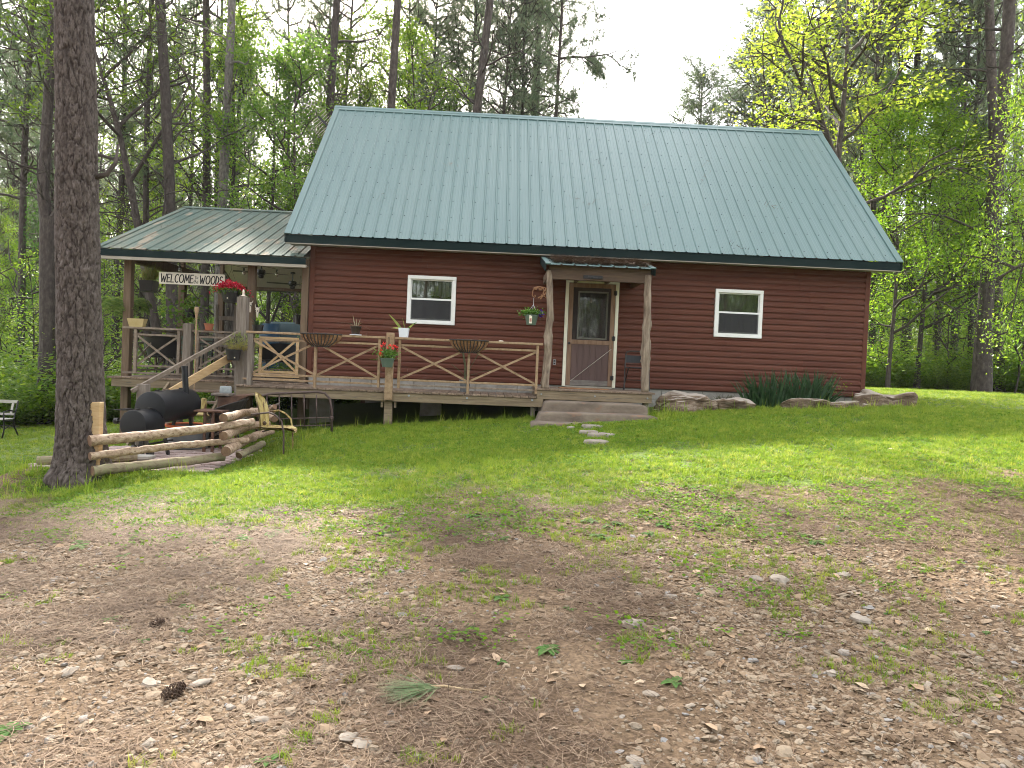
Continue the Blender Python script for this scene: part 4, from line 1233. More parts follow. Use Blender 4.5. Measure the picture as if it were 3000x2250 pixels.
# caps
MB().bbox(lp0 - .03, pX - .07, RY - .07, RY + .07, 1.985, 2.023, .004).build('cap_rail', M['rail'], walk)
MB().bbox(pX + .07, XA(1590, 1012, RY), RY - .07, RY + .07, 1.985, 2.023, .004).build('cap_rail', M['rail'], walk)
def panel_x(xa, xb, zt_, zb, ylo, mat='rail', par=None, Y=RY):
    par = par or walk
    MB().bbox(xa, xb, Y - .019, Y + .019, zt_ - .036, zt_, .003).build('top_rail', M[mat], par)
    MB().bbox(xa, xb, Y - .019, Y + .019, zb, zb + .036, .003).build('bottom_rail', M[mat], par)
    MB().bar((xa + .01, Y - .008, zt_ - .045), (xb - .01, Y - .008, zb + .045), .014, .036, (0, 0, 1)).build('cross_brace', M[mat], par)
    MB().bar((xa + .01, Y + .010, zb + .045), (xb - .01, Y + .010, zt_ - .045), .014, .036, (0, 0, 1)).build('cross_brace', M[mat], par)
ux = [XA(924, 1080, RY), XA(1111, 1060, RY), XA(1170, 1060, RY), XA(1372.6, 1080, RY), XA(1573, 1070, RY)]
zt_, zb_ = 1.905, 1.262
for xa, xb in ((lp1, ux[0]), (ux[0] + .02, ux[1] - .02), (ux[2] + .02, ux[3] - .02), (ux[3] + .02, ux[4] - .02)):
    panel_x(xa, xb, zt_, zb_, 0)
for k, u_ in enumerate(ux):
    MB().bbox(u_ - .021, u_ + .021, RY - .05, RY + .021, WZ + (.0 if k in (0, 3) else .045), 1.984, .003).build('baluster', M['rail'], walk)
MB().bbox(lp0 - .08, pX - .07, RY - .021, RY + .021, 1.175, 1.208, .003).build('foot_rail', M['rail'], walk)
MB().bbox(pX + .07, ux[4], RY - .021, RY + .021, 1.175, 1.208, .003).build('foot_rail', M['railgrey'], walk)

# ---- covered porch
PZ = 1.105; PF = -.42
porch = thing('covered_porch', 'open side porch with a low green metal roof on brown timber posts', 'porch', (0, 0, 0))
px0 = -3.60
for i in range(26):
    x0 = px0 + i * .1385
    if x0 + .13 > 0: break
    q = MB(); q.bbox(x0 + .003, x0 + .1355, PF - .015, 7.2, PZ - .034, PZ + .002 * (i % 2), .003); q.build('floor_board', M['deck'], porch)
q = MB(); q.bbox(-3.52, -.86, PF, PF + .04, PZ - .19, PZ - .036, .004); q.build('rim_beam', M['beam'], porch)
MB().bbox(-3.50, -3.46, PF + .04, 7.15, PZ - .19, PZ - .036, .004).build('rim_beam', M['beam'], porch)
for xx in (-2.6, -1.7, -.8): MB().box(xx, xx + .04, PF + .04, 7.1, PZ - .19, PZ - .036).build('joist', M['beam'], porch)
for (xx, yy, top, wd) in ((-3.45, 0.0, 3.34, .14), (-1.11, 0.0, 3.34, .14), (-.085, 0.0, 3.34, .13), (-3.45, 2.45, 3.3, .14), (-3.45, 4.85, 3.3, .14), (-3.45, 7.0, 3.3, .14), (-1.7, 7.0, 3.3, .14), (-.09, 7.0, 3.3, .13)):
    q = MB(); q.bbox(xx - wd / 2, xx + wd / 2, yy - wd / 2, yy + wd / 2, gz(xx, yy) - .3, top, .006)
    q.build('post', M['post'], porch)
# beams
MB().bbox(-3.56, -.02, -.06, .06, 3.34, 3.50, .005).build('front_beam', M['post'], porch)
MB().bbox(-3.52, -3.38, .065, 7.06, 3.30, 3.50, .005).build('side_beam', M['post'], porch)
MB().bbox(-3.52, -.03, 6.94, 7.06, 3.48, 3.68, .005).build('rear_beam', M['post'], porch)
PE = Vector((0, -.42, 3.475)); PR = Vector((0, 3.4977, 5.045)); pd = (PR - PE).normalized(); pn = Vector((0, -pd.z, pd.y))
PE2 = Vector((0, 7.41, 3.475)); pn2 = Vector((0, pd.z, pd.y))
PX0 = -3.87
for k in range(5):
    w = .9144 if k < 4 else .22
    x0 = PX0 + .02 + k * .9144
    if x0 > -.03: break
    w = min(w, .0 - x0 - .03 + .0)
    panel(PE, PR, pn, x0, w, .0005 * (k % 2)).build('roof_panel', M['porch_roof'], porch)
    panel(PE2, PR, pn2, x0, w, .0005 * (k % 2)).build('roof_panel', M['porch_roof'], porch)
rake(PX0 - .02, PX0 + .09, PE, PR, pn, M['porch_roof'], porch); rake(PX0 - .02, PX0 + .09, PE2, PR, pn2, M['porch_roof'], porch)
mb = MB()
for s_, nn, d in ((-1, pn, -pd), (1, pn2, Vector((0, pd.y, -pd.z)))):
    a = PR + Vector((0, 0, .05)); b_ = a + d * .17; c_ = b_ - nn * .022
    mb.add([(PX0 - .03, a.y, a.z), (-.03, a.y, a.z), (-.03, b_.y, b_.z), (PX0 - .03, b_.y, b_.z), (PX0 - .03, c_.y, c_.z), (-.03, c_.y, c_.z)], [(0, 1, 2, 3), (3, 2, 5, 4)])
mb.build('ridge_cap', M['porch_roof'], porch)
MB().bbox(PX0 - .01, -.0, -.415, -.392, 3.345, 3.472, .003).build('fascia', M['trim_green'], porch)
MB().bbox(PX0 - .01, .01, -.41, -.36, 3.285, 3.343, .003).build('eave_board', M['soffit'], porch)
MB().box(PX0, -.03, -.388, -.07, 3.345, 3.352).build('eave_soffit', M['soffit'], porch)
for xx in (PX0 - .015,):
    for p0, nrm in ((PE, pn), (PE2, pn2)):
        mb = MB(); a = p0 + nrm * .012; b_ = PR + nrm * .012
        mb.add([(xx, a.y, a.z), (xx + .02, a.y, a.z), (xx + .02, b_.y, b_.z), (xx, b_.y, b_.z), (xx, a.y, a.z - .13), (xx + .02, a.y, a.z - .13), (xx + .02, b_.y, b_.z - .14), (xx, b_.y, b_.z - .14)],
               [(0, 1, 2, 3), (7, 6, 5, 4), (0, 4, 5, 1), (1, 5, 6, 2), (2, 6, 7, 3), (3, 7, 4, 0)])
        mb.build('verge_board', M['soffit'], porch)
# vaulted white ceiling
for p0, nrm in ((PE + Vector((0, .36, .10)), pn), (PE2 + Vector((0, -.36, .10)), pn2)):
    a = p0 - nrm * .05; b_ = PR - Vector((0, 0, .10))
    mb = MB(); mb.add([(PX0 + .04, a.y, a.z), (-.03, a.y, a.z), (-.03, b_.y, b_.z), (PX0 + .04, b_.y, b_.z)], [(0, 1, 2, 3)])
    mb.build('ceiling', M['ceiling'], porch)
# gable truss on the outer side
for yy in (2.45, 4.85): MB().bbox(-3.49, -3.41, yy - .05, yy + .05, 3.50, 4.30, .004).build('king_post', M['post'], porch)

# porch front railing (greyer wood) and newels
PY = -.30
nw = XA(551.5, 1000, PY)
q = MB(); q.bbox(nw - .075, nw + .075, PY - .075, PY + .075, PZ, A(551, 948, PY).z, .006); tag(q.build('newel_post', M['grey'], porch), 'squat grey newel post at the stair head')
tn = XA(711, 1000, -.62)
q = MB(); q.bbox(tn - .10, tn + .08, -.72, -.54, gz(tn, -.62) - .1, A(711, 871, -.62).z, .007); tall = q.build('newel_post', M['grey'], porch); tag(tall, 'tall thick grey newel post holding a black flower pot')
def porch_x(xa, xb, Y, z1, z0, par=porch, mat='railgrey'):
    panel_x(xa, xb, z1, z0, 0, mat, par, Y)
xa = -3.38; xb = nw - .08
MB().bbox(xa, xb + .02, PY - .05, PY + .05, 2.01, 2.045, .004).build('cap_rail', M['railgrey'], porch)
for u_ in (XA(397, 1020, PY), XA(524, 1020, PY)): MB().bbox(u_ - .028, u_ + .028, PY - .03, PY + .03, 1.17, 2.008, .004).build('baluster', M['railgrey'], porch)
panel_x(XA(397, 1020, PY) + .03, XA(524, 1020, PY) - .03, 1.925, 1.30, 0, 'railgrey', porch, PY)
MB().bbox(xa, xb, PY - .025, PY + .025, 1.165, 1.20, .003).build('foot_rail', M['railgrey'], porch)
xa2 = nw + .08; xb2 = tn - .08
MB().bbox(xa2, xb2 + .05, PY - .05, PY + .05, 1.995, 2.03, .004).build('cap_rail', M['railgrey'], porch)
u_ = XA(578, 1040, PY); MB().bbox(u_ - .028, u_ + .028, PY - .03, PY + .03, 1.17, 1.993, .004).build('baluster', M['railgrey'], porch)
panel_x(u_ + .03, xb2, 1.925, 1.30, 0, 'railgrey', porch, PY)
MB().bbox(xa2, xb2, PY - .025, PY + .025, 1.165, 1.20, .003).build('foot_rail', M['railgrey'], porch)
# left side railing running back
LX = -3.45
for (ya, yb) in ((.08, 2.37), (2.53, 4.77), (4.93, 6.92)):
    MB().bbox(LX - .05, LX + .05, ya, yb, 2.01, 2.045, .004).build('cap_rail', M['railgrey'], porch)
    MB().bbox(LX - .02, LX + .02, ya, yb, 1.89, 1.925, .003).build('top_rail', M['railgrey'], porch)
    MB().bbox(LX - .02, LX + .02, ya, yb, 1.20, 1.235, .003).build('bottom_rail', M['railgrey'], porch)
    ym = (ya + yb) / 2
    MB().bbox(LX - .02, LX + .02, ym - .02, ym + .02, 1.235, 1.89, .003).build('baluster', M['railgrey'], porch)
    for (a, b_) in ((ya, ym), (ym, yb)):
        MB().bar((LX - .01, a, 1.24), (LX - .01, b_, 1.88), .036, .014, (1, 0, 0)).build('cross_brace', M['railgrey'], porch)
        MB().bar((LX + .01, a, 1.88), (LX + .01, b_, 1.24), .036, .014, (1, 0, 0)).build('cross_brace', M['railgrey'], porch)
# rear railing
for (ya, yb) in ((-3.37, -1.78), (-1.62, -.16)):
    for z, h, nm in ((2.01, .035, 'cap_rail'), (1.89, .035, 'top_rail'), (1.20, .035, 'bottom_rail')):
        MB().bbox(ya, yb, 6.97, 7.03, z, z + h, .003).build(nm, M['railgrey'], porch)
    MB().bar((ya, 6.99, 1.24), (yb, 6.99, 1.88), .014, .036).build('cross_brace', M['railgrey'], porch)
    MB().bar((ya, 7.01, 1.88), (yb, 7.01, 1.24), .014, .036).build('cross_brace', M['railgrey'], porch)

# gate panel between porch and walkway: newer honey coloured frame
gt = thing('timber_gate', 'honey coloured gate frame with crossed braces at the porch edge', 'gate', (0, 0, 0))
GY_ = -.12
ga, gb = XA(763, 1040, GY_), XA(871, 1040, GY_)
MB().bbox(ga - .02, gb + .02, GY_ - .02, GY_ + .02, 1.93, 1.97, .003).build('top_rail', M['newwood'], gt)
MB().bbox(ga, gb, GY_ - .02, GY_ + .02, 1.275, 1.32, .003).build('bottom_rail', M['newwood'], gt)
for u_ in (ga, gb): MB().bbox(u_ - .025, u_ + .025, GY_ - .025, GY_ + .025, 1.20, 1.928, .003).build('stile', M['newwood'], gt)
MB().bar((ga + .03, GY_ - .01, 1.92), (gb - .03, GY_ - .01, 1.33), .014, .04).build('cross_brace', M['newwood'], gt)
MB().bar((ga + .03, GY_ + .01, 1.33), (gb - .03, GY_ + .01, 1.92), .014, .04).build('cross_brace', M['newwood'], gt)
for z in (1.20, 1.14): MB().bbox(ga - .2, gb + .05, GY_ - .02, GY_ + .02, z, z + .035, .003).build('foot_rail', M['newwood'], gt)

# stairs from porch down towards the grill
stairs = thing('porch_stairs', 'wooden stairs coming down from the porch behind the black smoker', 'stairs', (0, 0, 0))
sxa, sxb = -2.45, -1.35
zb = gz(-1.9, -2.0); ns = 5
for i in range(1, ns + 1):
    z = PZ - i * (PZ - zb) / (ns + 1); y = PF - .28 * i
    MB().bbox(sxa, sxb, y - .02, y + .28, z - .035, z, .004).build('tread', M['deck'], stairs)
for xx in (sxa + .02, sxb - .02):
    MB().bar((xx, PF - .02, PZ - .16), (xx, PF - .28 * (ns + .8), zb - .1), .04, .22).build('stringer', M['beam'], stairs)
ha = A(697, 975, -.74); hb = A(386, 1146, -2.15)
MB().bar(ha, hb, .07, .06, (0, 0, 1)).build('handrail', M['railgrey'], stairs)
ya_ = A(678, 1045, -.78); yb_ = A(500, 1150, -1.9)
MB().bar(ya_, yb_, .038, .14, (0, 0, 1)).build('guard_board', M['newwood'], stairs)
p = A(421, 1125, -2.02); MB().bbox(p.x - .08, p.x + .08, -2.1, -1.94, gz(p.x, -2.0) - .1, p.z, .006).build('newel_post', M['grey'], stairs)

# ================================================================== STONE STEPS AND STONES
def slab(name, x0, x1, y0, y1, z0, z1, mat, parent, seed, flare=.1, nx_=34, ny_=10, nz_=7, amp=.012, rnd=5):
    """rounded, slightly worn block: superellipsoid-like box"""
    mb = MB(); rows = []
    cx_, cy_, cz_ = (x0 + x1) / 2, (y0 + y1) / 2, (z0 + z1) / 2
    hx, hy, hz = (x1 - x0) / 2, (y1 - y0) / 2, (z1 - z0) / 2
    n, m_ = 56, 20
    for i in range(m_ + 1):
        th = -PI / 2 + PI * i / m_
        for k in range(n):
            a = 2 * PI * k / n
            f = lambda c_, e: math.copysign(abs(c_) ** e, c_)
            ex = 2 / rnd
            ct = f(math.cos(th), ex); stt = f(math.sin(th), ex)
            X = f(math.cos(a), ex * .6) * ct; Y = f(math.sin(a), ex * .8) * ct; Z = stt
            fl_ = 1 + flare * (1 - Z) / 2 / hx
            p = Vector((cx_ + X * hx * fl_, cy_ + Y * hy * (1 + .15 * (1 - Z) / 2 * (1 if Y < 0 else 0)), cz_ + Z * hz))
            q = mnoise.noise(p * 3 + Vector((seed, 0, 0))) * amp + mnoise.noise(p * 11 + Vector((seed, 0, 0))) * amp * .4
            d_ = Vector((X, Y, Z)).normalized()
            mb.v.append(tuple(p + d_ * q))
    for i in range(m_):
        for k in range(n):
            a = i * n + k; b_ = i * n + (k + 1) % n
            mb.f.append((a, b_, b_ + n, a + n)); mb.mi.append(0)
    return mb.build(name, mat, parent, True)
steps = thing('stone_steps', 'three worn sandstone steps leading up to the entry porch', 'steps', (0, 0, 0))
slab('step', 4.50, 6.24, -1.90, -1.42, .55, 1.035, M['sand'], steps, 1, .12, rnd=12)
slab('step', 4.40, 6.36, -2.25, -1.75, .50, .868, M['sand'], steps, 2, .12, rnd=12)
slab('step', 4.26, 6.30, -2.62, -2.1, .45, .722, M['sand'], steps, 3, .14, rnd=12)
def on_ground(px, py):
    """ground point seen at this spot"""
    d = AX * ((px - 1500) / FPX) - AU * ((py - 1125) / FPX) + AF
    t = 2.0
    while t < 60:
        p = CAM + d * t
        if p.z < gz(p.x, p.y): break
        t += .04
    return CAM + d * t
def flagstone(px, py, wpx, lab, seed, asp=.55, nm='stepping_stone'):
    p = on_ground(px, py); w = wpx * (p.y - CAM.y) / FPX / 2
    mb = MB(); n = 22; rr = random.Random(seed)
    R_ = [w * (1 + .16 * mnoise.noise(Vector((math.cos(k * 2 * PI / n) * 1.4, math.sin(k * 2 * PI / n) * 1.4, seed)))) for k in range(n)]
    for zz, sc2 in ((-.06, .98), (.028, 1.0), (.045, .95), (.052, .6), (.05, .02)):
        for k in range(n):
            a = 2 * PI * k / n
            mb.v.append((p.x + R_[k] * sc2 * math.cos(a), p.y + R_[k] * sc2 * asp * 1.5 * math.sin(a), p.z + zz + .006 * mnoise.noise(Vector((math.cos(a) * sc2 * 3, math.sin(a) * sc2 * 3, seed)))))
    for i in range(4):
        for k in range(n):
            a = i * n + k; b_ = i * n + (k + 1) % n
            mb.f.append((a, b_, b_ + n, a + n)); mb.mi.append(0)
    return tag(mb.build(nm, M['flag'], None, True), lab, 'stepping stone', 'stepping stones in the grass before the steps')
flagstone(1748, 1300, 76, 'round grey stepping stone farthest out in the grass', 1)
flagstone(1763, 1279, 84, 'wide grey stepping stone second from the lawn end', 2)
flagstone(1725, 1271, 60, 'grass edged grey stone left behind the two round ones', 3)
flagstone(1735, 1254, 66, 'flat stone slab nearest the foot of the steps', 4)
flagstone(1672, 1259, 26, 'small upright pale stone at the left of the stepping stones', 5)

def boulder(px0, px1, pyb, pyt, Yd, lab, seed, deep=.5, tops=None):
    xa = XA(px0, pyb, Yd); xb = XA(px1, pyb, Yd); zt_ = A((px0 + px1) / 2, pyt, Yd).z
    n, m_ = 90, 26; mb = MB(); cx_ = (xa + xb) / 2; hx = (xb - xa) / 2; zb0 = gz(cx_, Yd) - .12; hz = (zt_ - zb0) / 2; cz_ = (zt_ + zb0) / 2
    for i in range(m_ + 1):
        th = -PI / 2 + PI * i / m_
        for k in range(n):
            a = 2 * PI * k / n
            f = lambda c_, e: math.copysign(abs(c_) ** e, c_)
            d = Vector((f(math.cos(a), .8) * f(math.cos(th), .4), f(math.sin(a), .8) * f(math.cos(th), .3), f(math.sin(th), .35)))
            p = Vector((cx_ + d.x * hx, Yd + d.y * deep / 2, cz_ + d.z * hz))
            q = .24 * mnoise.noise(Vector((p.x * 2.2, p.y * 2.2, p.z * 2.2)) + Vector((seed * 3, 0, 0))) + .07 * mnoise.noise(p * 5 + Vector((seed, 0, 0))) + .055 * mnoise.noise(Vector((p.x * 4, p.y * 4, p.z * 26)) + Vector((seed, 0, 0)))
            q -= .05 * abs(mnoise.noise(Vector((p.x * 7, p.y * 7, p.z * 9 + seed)))) ; tz = (p.x - cx_) / hx
            p = p + Vector((d.x * .8, d.y, d.z * .55)) * q * .9 + Vector((0, 0, (d.z > 0) * (.30 * hz * mnoise.noise(Vector((tz * 2.3, seed * 2.1, 0))) - .25 * hz * tz * tz)))
            if tops: 
                zl = A(px0, tops[0], Yd).z * (1 - (p.x - xa) / (xb - xa)) + A(px1, tops[1], Yd).z * ((p.x - xa) / (xb - xa))
            mb.v.append(tuple(p))
    for i in range(m_):
        for k in range(n):
            a = i * n + k; b_ = i * n + (k + 1) % n
            mb.f.append((a, b_, b_ + n, a + n)); mb.mi.append(0)
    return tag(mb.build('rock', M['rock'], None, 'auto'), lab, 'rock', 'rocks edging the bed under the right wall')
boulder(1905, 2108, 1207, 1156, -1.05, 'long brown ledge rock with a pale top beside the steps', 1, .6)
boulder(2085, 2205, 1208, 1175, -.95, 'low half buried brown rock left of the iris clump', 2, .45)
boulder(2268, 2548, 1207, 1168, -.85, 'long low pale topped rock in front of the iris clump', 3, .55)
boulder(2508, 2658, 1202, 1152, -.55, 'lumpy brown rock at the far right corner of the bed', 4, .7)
lg = MB(); pa = A(2520, 1172, -.35); pb_ = A(2548, 1172, -.2)
lg.tube([(pa.x, -.5, pa.z), (pb_.x + .05, -.1, pb_.z)], .075, 12)
tag(lg.build('cut_log', M['grey']), 'short cut log against the right corner of the cabin', 'log')
# small dead tuft between rocks

# ================================================================== PATIO, GRILL, FENCE, YARD THINGS
patio = thing('brick_patio', 'patch of pinkish brick paving under the black smoker', 'patio', (0, 0, 0))
bx = None; nb = 0; rr = random.Random(3)
bmeshes = []
for s_ in range(6):
    q = MB(); r3 = random.Random(s_)
    q.bbox(-.098, .098, -.048, .048, -.04, .012 + r3.uniform(-.004, .004), .006)
    o = q.build('brick', M['brick'], patio); bmeshes.append(o)
first = {id(o): True for o in bmeshes}
pos = []
for j in range(1, 24):
    for i in range(11):
        x = -2.35 + i * .205 + (.10 if j % 2 else 0); y = -4.75 + j * .103
        pos.append((x, y))
used_b = [False] * 6
for (x, y) in pos:
    k = rr.randrange(6)
    if not used_b[k]: o = bmeshes[k]; used_b[k] = True
    else:
        o = bmeshes[k].copy(); COL.objects.link(o)
    o.location = (x, y, gz(x, y) + .008 + rr.uniform(-.004, .004)); o.rotation_euler = (rr.uniform(-.02, .02), rr.uniform(-.02, .02), rr.uniform(-.03, .03))
# timber edge left of the big pine
q = MB(); a = A(108, 1362, -4.6); b_ = A(175, 1345, -3.9)
a.z = gz(a.x, a.y) + .05; 
q.tube([a, (a.x + .5, a.y + .25, a.z + .02), (a.x + 1.0, a.y + .6, a.z + .03)], [.075, .07, .065], 12)
tag(q.build('edging_log', M['mossy']), 'old mossy log edging the patio left of the big pine', 'log')
q = MB(); q.bbox(a.x + .1, a.x + 1.2, a.y + .55, a.y + .75, a.z, a.z + .05, .01)
tag(q.build('edging_plank', M['benchwood']), 'pale plank lying behind the mossy log by the big pine', 'plank')

# --- offset smoker
smk = thing('offset_smoker', 'black offset barrel smoker with a chimney on the brick patio', 'grill', (0, 0, 0))
axd = Vector((math.sin(math.radians(24)), math.cos(math.radians(24)), 0))
def barrel(c0, c1, r, nm, mat=M['blacksteel']):
    mb = MB(); d = (c1 - c0)
    prof = [(0, .0), (.93, 0), (.985, .006), (1, .02), (1, .98), (.985, .994), (.93, 1), (0, 1)]
    u = Vector((0, 0, 1)); r_ = d.normalized().cross(u); n = 36
    for rr_, t in prof:
        for k in range(n):
            a = 2 * PI * k / n
            mb.v.append(tuple(c0 + d * t + (u * math.cos(a) + r_ * math.sin(a)) * r * rr_))
    for i in range(len(prof) - 1):
        for k in range(n):
            a = i * n + k; b2 = i * n + (k + 1) % n
            mb.f.append((a, b2, b2 + n, a + n)); mb.mi.append(0)
    return mb.build(nm, mat, smk, 'auto')
c0 = A(439, 1196, -3.35); c1 = A(548, 1182, -2.35)
Rb = .245
barrel(c0, c1, Rb, 'cooking_chamber')
f0 = A(389, 1244, -3.75); f1 = A(446, 1238, -3.30); Rf = .205
barrel(f0, f1, Rf, 'firebox')
dn = (c1 - c0).normalized(); side = dn.cross(Vector((0, 0, 1))).normalized()
# lid seams, hinges, handles
for c_a, c_b, R_ in ((c0, c1, Rb), (f0, f1, Rf)):
    q = MB()
    d = (c_b - c_a)
    for t in (.18, .82):
        p = c_a + d * t + Vector((0, 0, R_ + .008))
        q.bar(p - dn * .035, p + dn * .035, .05, .02)
    q.build('hinge', M['blackiron'], smk)
    q = MB(); p = c_a - side * (R_ + .002) + Vector((0, 0, -.02)); q.bar(p + dn * .02, p + d - dn * .02, .006, .012); q.build('lid_seam', M['blackiron'], smk)
    q = MB(); h0 = c_a + d * .35 + (-side * .86 + Vector((0, 0, .5))) * (R_ + .055); h1 = c_a + d * .65 + (-side * .86 + Vector((0, 0, .5))) * (R_ + .055)
    q.tube([h0 + (side * .86 - Vector((0, 0, .5))) * .06, h0, h1, h1 + (side * .86 - Vector((0, 0, .5))) * .06], .01, 6); q.build('lid_handle', M['blackiron'], smk)
ch0 = A(546, 1150, -2.62); ch1 = A(541, 1073, -2.62)
q = MB(); q.tube([ch0 - Vector((0, 0, .1)), ch1], .045, 16); q.tube([ch1 - Vector((0, 0, .03)), ch1 + Vector((0, 0, .004))], .05, 16); q.build('chimney', M['blacksteel'], smk, 'auto')
for cc, sgn in ((c0 + dn * .12, -1), (c0 + dn * .12, 1), (c1 - dn * .12, -1), (c1 - dn * .12, 1)):
    q = MB(); top = cc - Vector((0, 0, Rb * .8)) + side * sgn * .12; bot = Vector((top.x + side.x * sgn * .12, top.y + side.y * sgn * .12, gz(top.x, top.y)))
    q.bar(top, bot, .04, .04, (dn.x, dn.y, 0)); q.build('leg', M['blackiron'], smk)
q = MB(); fl_ = f0 + (f1 - f0) * .5; q.bar(fl_ - Vector((0, 0, Rf)), Vector((fl_.x, fl_.y, gz(fl_.x, fl_.y))), .05, .05); q.build('leg', M['blackiron'], smk)
q = MB(); 
bsh = c0 - side * .0 + Vector((0, 0, -Rb * 1.0))
q.bar(Vector((c0.x - .0, c0.y, gz(c0.x, c0.y) + .18)), Vector((c1.x, c1.y, gz(c1.x, c1.y) + .18)), .02, .02); q.build('lower_brace', M['blackiron'], smk)
# box and grate shelf left of the chamber
p = A(400, 1208, -3.05); q = MB(); q.bbox(p.x - .12, p.x + .28, -3.2, -2.85, p.z - .10, p.z, .006); q.build('side_box', M['blacksteel'], smk)
p = A(372, 1200, -2.95); q = MB()
for k in range(7): q.tube([(p.x - .12 + k * .05, -3.1, p.z), (p.x - .12 + k * .05, -2.8, p.z)], .005, 5)
q.tube([(p.x - .14, -3.1, p.z), (p.x + .2, -3.1, p.z)], .006, 5); q.tube([(p.x - .14, -2.8, p.z), (p.x + .2, -2.8, p.z)], .006, 5)
q.build('side_grate', M['blackiron'], smk)
p = A(341, 1233, -3.2); q = MB(); q.tube([(p.x - .03, -3.2, p.z - .0), (p.x + .03, -3.2, p.z)], .045, 14); q.tube([(p.x, -3.2, p.z), (p.x + .2, -3.2, p.z + .02)], .015, 8); q.build('counterweight', M['blackiron'], smk)
for s_ in (-.13, .13):
    q = MB(); cc = fl_ + side * s_; q.tube([(cc.x - .02, cc.y, gz(cc.x, cc.y) + .09), (cc.x + .02, cc.y, gz(cc.x, cc.y) + .09)], .09, 16); q.build('wheel', M['blackplastic'], smk, 'auto')

# --- orange rimmed tub
p = A(553, 1245, -2.45); zg = gz(p.x, -2.45)
tb = thing('round_tub', 'round grey tub with an orange rim behind the smoker legs', 'tub', (p.x, -2.45, zg))
q = MB(); hh = p.z - zg; q.lathe([(.0, .0), (.27, .0), (.30, hh * .5), (.33, hh - .02)], 28, close=False); q.lathe([(.32, hh - .02), (.30, .04), (0, .03)], 28); q.build('tub_body', M['greytub'], tb, 'auto')
q = MB(); q.lathe([(.32, hh - .03), (.35, hh - .02), (.355, hh + .01), (.33, hh + .015), (.32, hh)], 28); q.build('rim', M['orange'], tb, 'auto')
# --- rusty table
ty = -2.75
ta = A(574, 1200, ty); tb_ = A(656, 1203, ty)
tab = thing('rusty_table', 'rusty metal side table to the right of the smoker', 'table', (0, 0, 0))
q = MB(); q.bbox(ta.x, tb_.x, ty - .1, ty + .32, ta.z - .03, ta.z, .006); q.build('table_top', M['rust'], tab)
for xx in (XA(604, 1250, ty), XA(649, 1230, ty + .3)):
    for yy in (ty - .06, ty + .28): MB().bbox(xx - .02, xx + .02, yy - .02, yy + .02, gz(xx, yy), ta.z - .031, .003).build('leg', M['rust'], tab)
# things under/behind
p = A(663, 1146, -1.85)
st_ = thing('plank_stand', 'weathered plank ledge on a post carrying a round grey block', 'stand', (0, 0, 0))
q = MB(); q.bbox(p.x - .20, p.x + .10, -2.0, -1.7, p.z - .075, p.z - .035, .006); q.build('ledge', M['grey'], st_)
q = MB(); q.bbox(p.x - .13, p.x - .03, -1.9, -1.8, gz(p.x, -1.85), p.z - .076, .006); q.build('post', M['grey'], st_)
q = MB(); q.lathe([(0, 0), (.09, 0), (.098, .02), (.094, .10), (.085, .115), (0, .12)], 20, (p.x - .01, -1.85, p.z - .033))
tag(q.build('grey_block', M['zinc'], None, 'auto'), 'round pale grey stone block standing on the plank ledge', 'block')
q = MB(); pts = [(p.x - .01 + .05 * math.cos(a) * (1 + .3 * math.sin(3 * a)), -1.85 + .02 * math.sin(a * 2), p.z + .13 + .04 * math.sin(a)) for a in [k * PI / 6 for k in range(13)]]
q.tube(pts, .008, 5); tag(q.build('rusty_wire_figure', M['rust']), 'small rusty wire figure on top of the grey block', 'ornament')
# big rusty hopper / trough sheet
hp = thing('rusty_trough', 'brown rusted sheet metal trough leaning under the deck edge', 'trough', (0, 0, 0))
q = MB(); Yh = -1.95
pts = [A(x_, y_, Yh) for x_, y_ in ((638, 1165), (735, 1157), (700, 1172), (648, 1205), (636, 1205))]
f_ = [(v.x, v.y, v.z) for v in pts]; bk = [(v.x, v.y + .25, v.z + .02) for v in pts]; k = len(pts)
q.add(f_ + bk, [tuple(range(k)), tuple(range(2 * k - 1, k - 1, -1))] + [(i, (i + 1) % k, k + (i + 1) % k, k + i) for i in range(k)])
q.build('sheet', M['rust'], hp)
q = MB()
for xx in (f_[0][0] + .04, f_[0][0] + .28): q.bar((xx, Yh + .1, f_[4][2] + .02), (xx, Yh + .1, gz(xx, Yh)), .03, .03)
q.build('legs', M['rust'], hp)
# wheelbarrow: dark tray
wb_ = thing('wheelbarrow', 'dark metal wheelbarrow parked in front of the walkway deck', 'wheelbarrow', (0, 0, 0))
wc = A(662, 1210, -2.3); n = 18
q = MB(); a0_, a1_ = XA(612, 1220, -2.3), XA(724, 1190, -2.3); zlo = A(640, 1232, -2.3).z; zhi = A(720, 1170, -2.3).z
rim_ = []; bot_ = []
for i in range(n):
    a = 2 * PI * i / n; u_ = (math.cos(a) + 1) / 2
    x_ = a0_ + (a1_ - a0_) * u_; rim_.append((x_, -2.3 + .28 * math.sin(a), zlo + .10 + (zhi - zlo - .10) * u_ ** .8)); 
    xb_ = a0_ + .12 + (a1_ - a0_ - .26) * u_; bot_.append((xb_, -2.3 + .16 * math.sin(a), zlo - .05 + .12 * u_))
q.add(rim_ + bot_, [(i, (i + 1) % n, n + (i + 1) % n, n + i) for i in range(n)] + [tuple(range(n, 2 * n))])
q.build('tray', M['blackiron'], wb_)
q = MB(); q.tube(rim_ + [rim_[0]], .009, 6, cap=False); q.build('tray_rim', M['blackiron'], wb_)
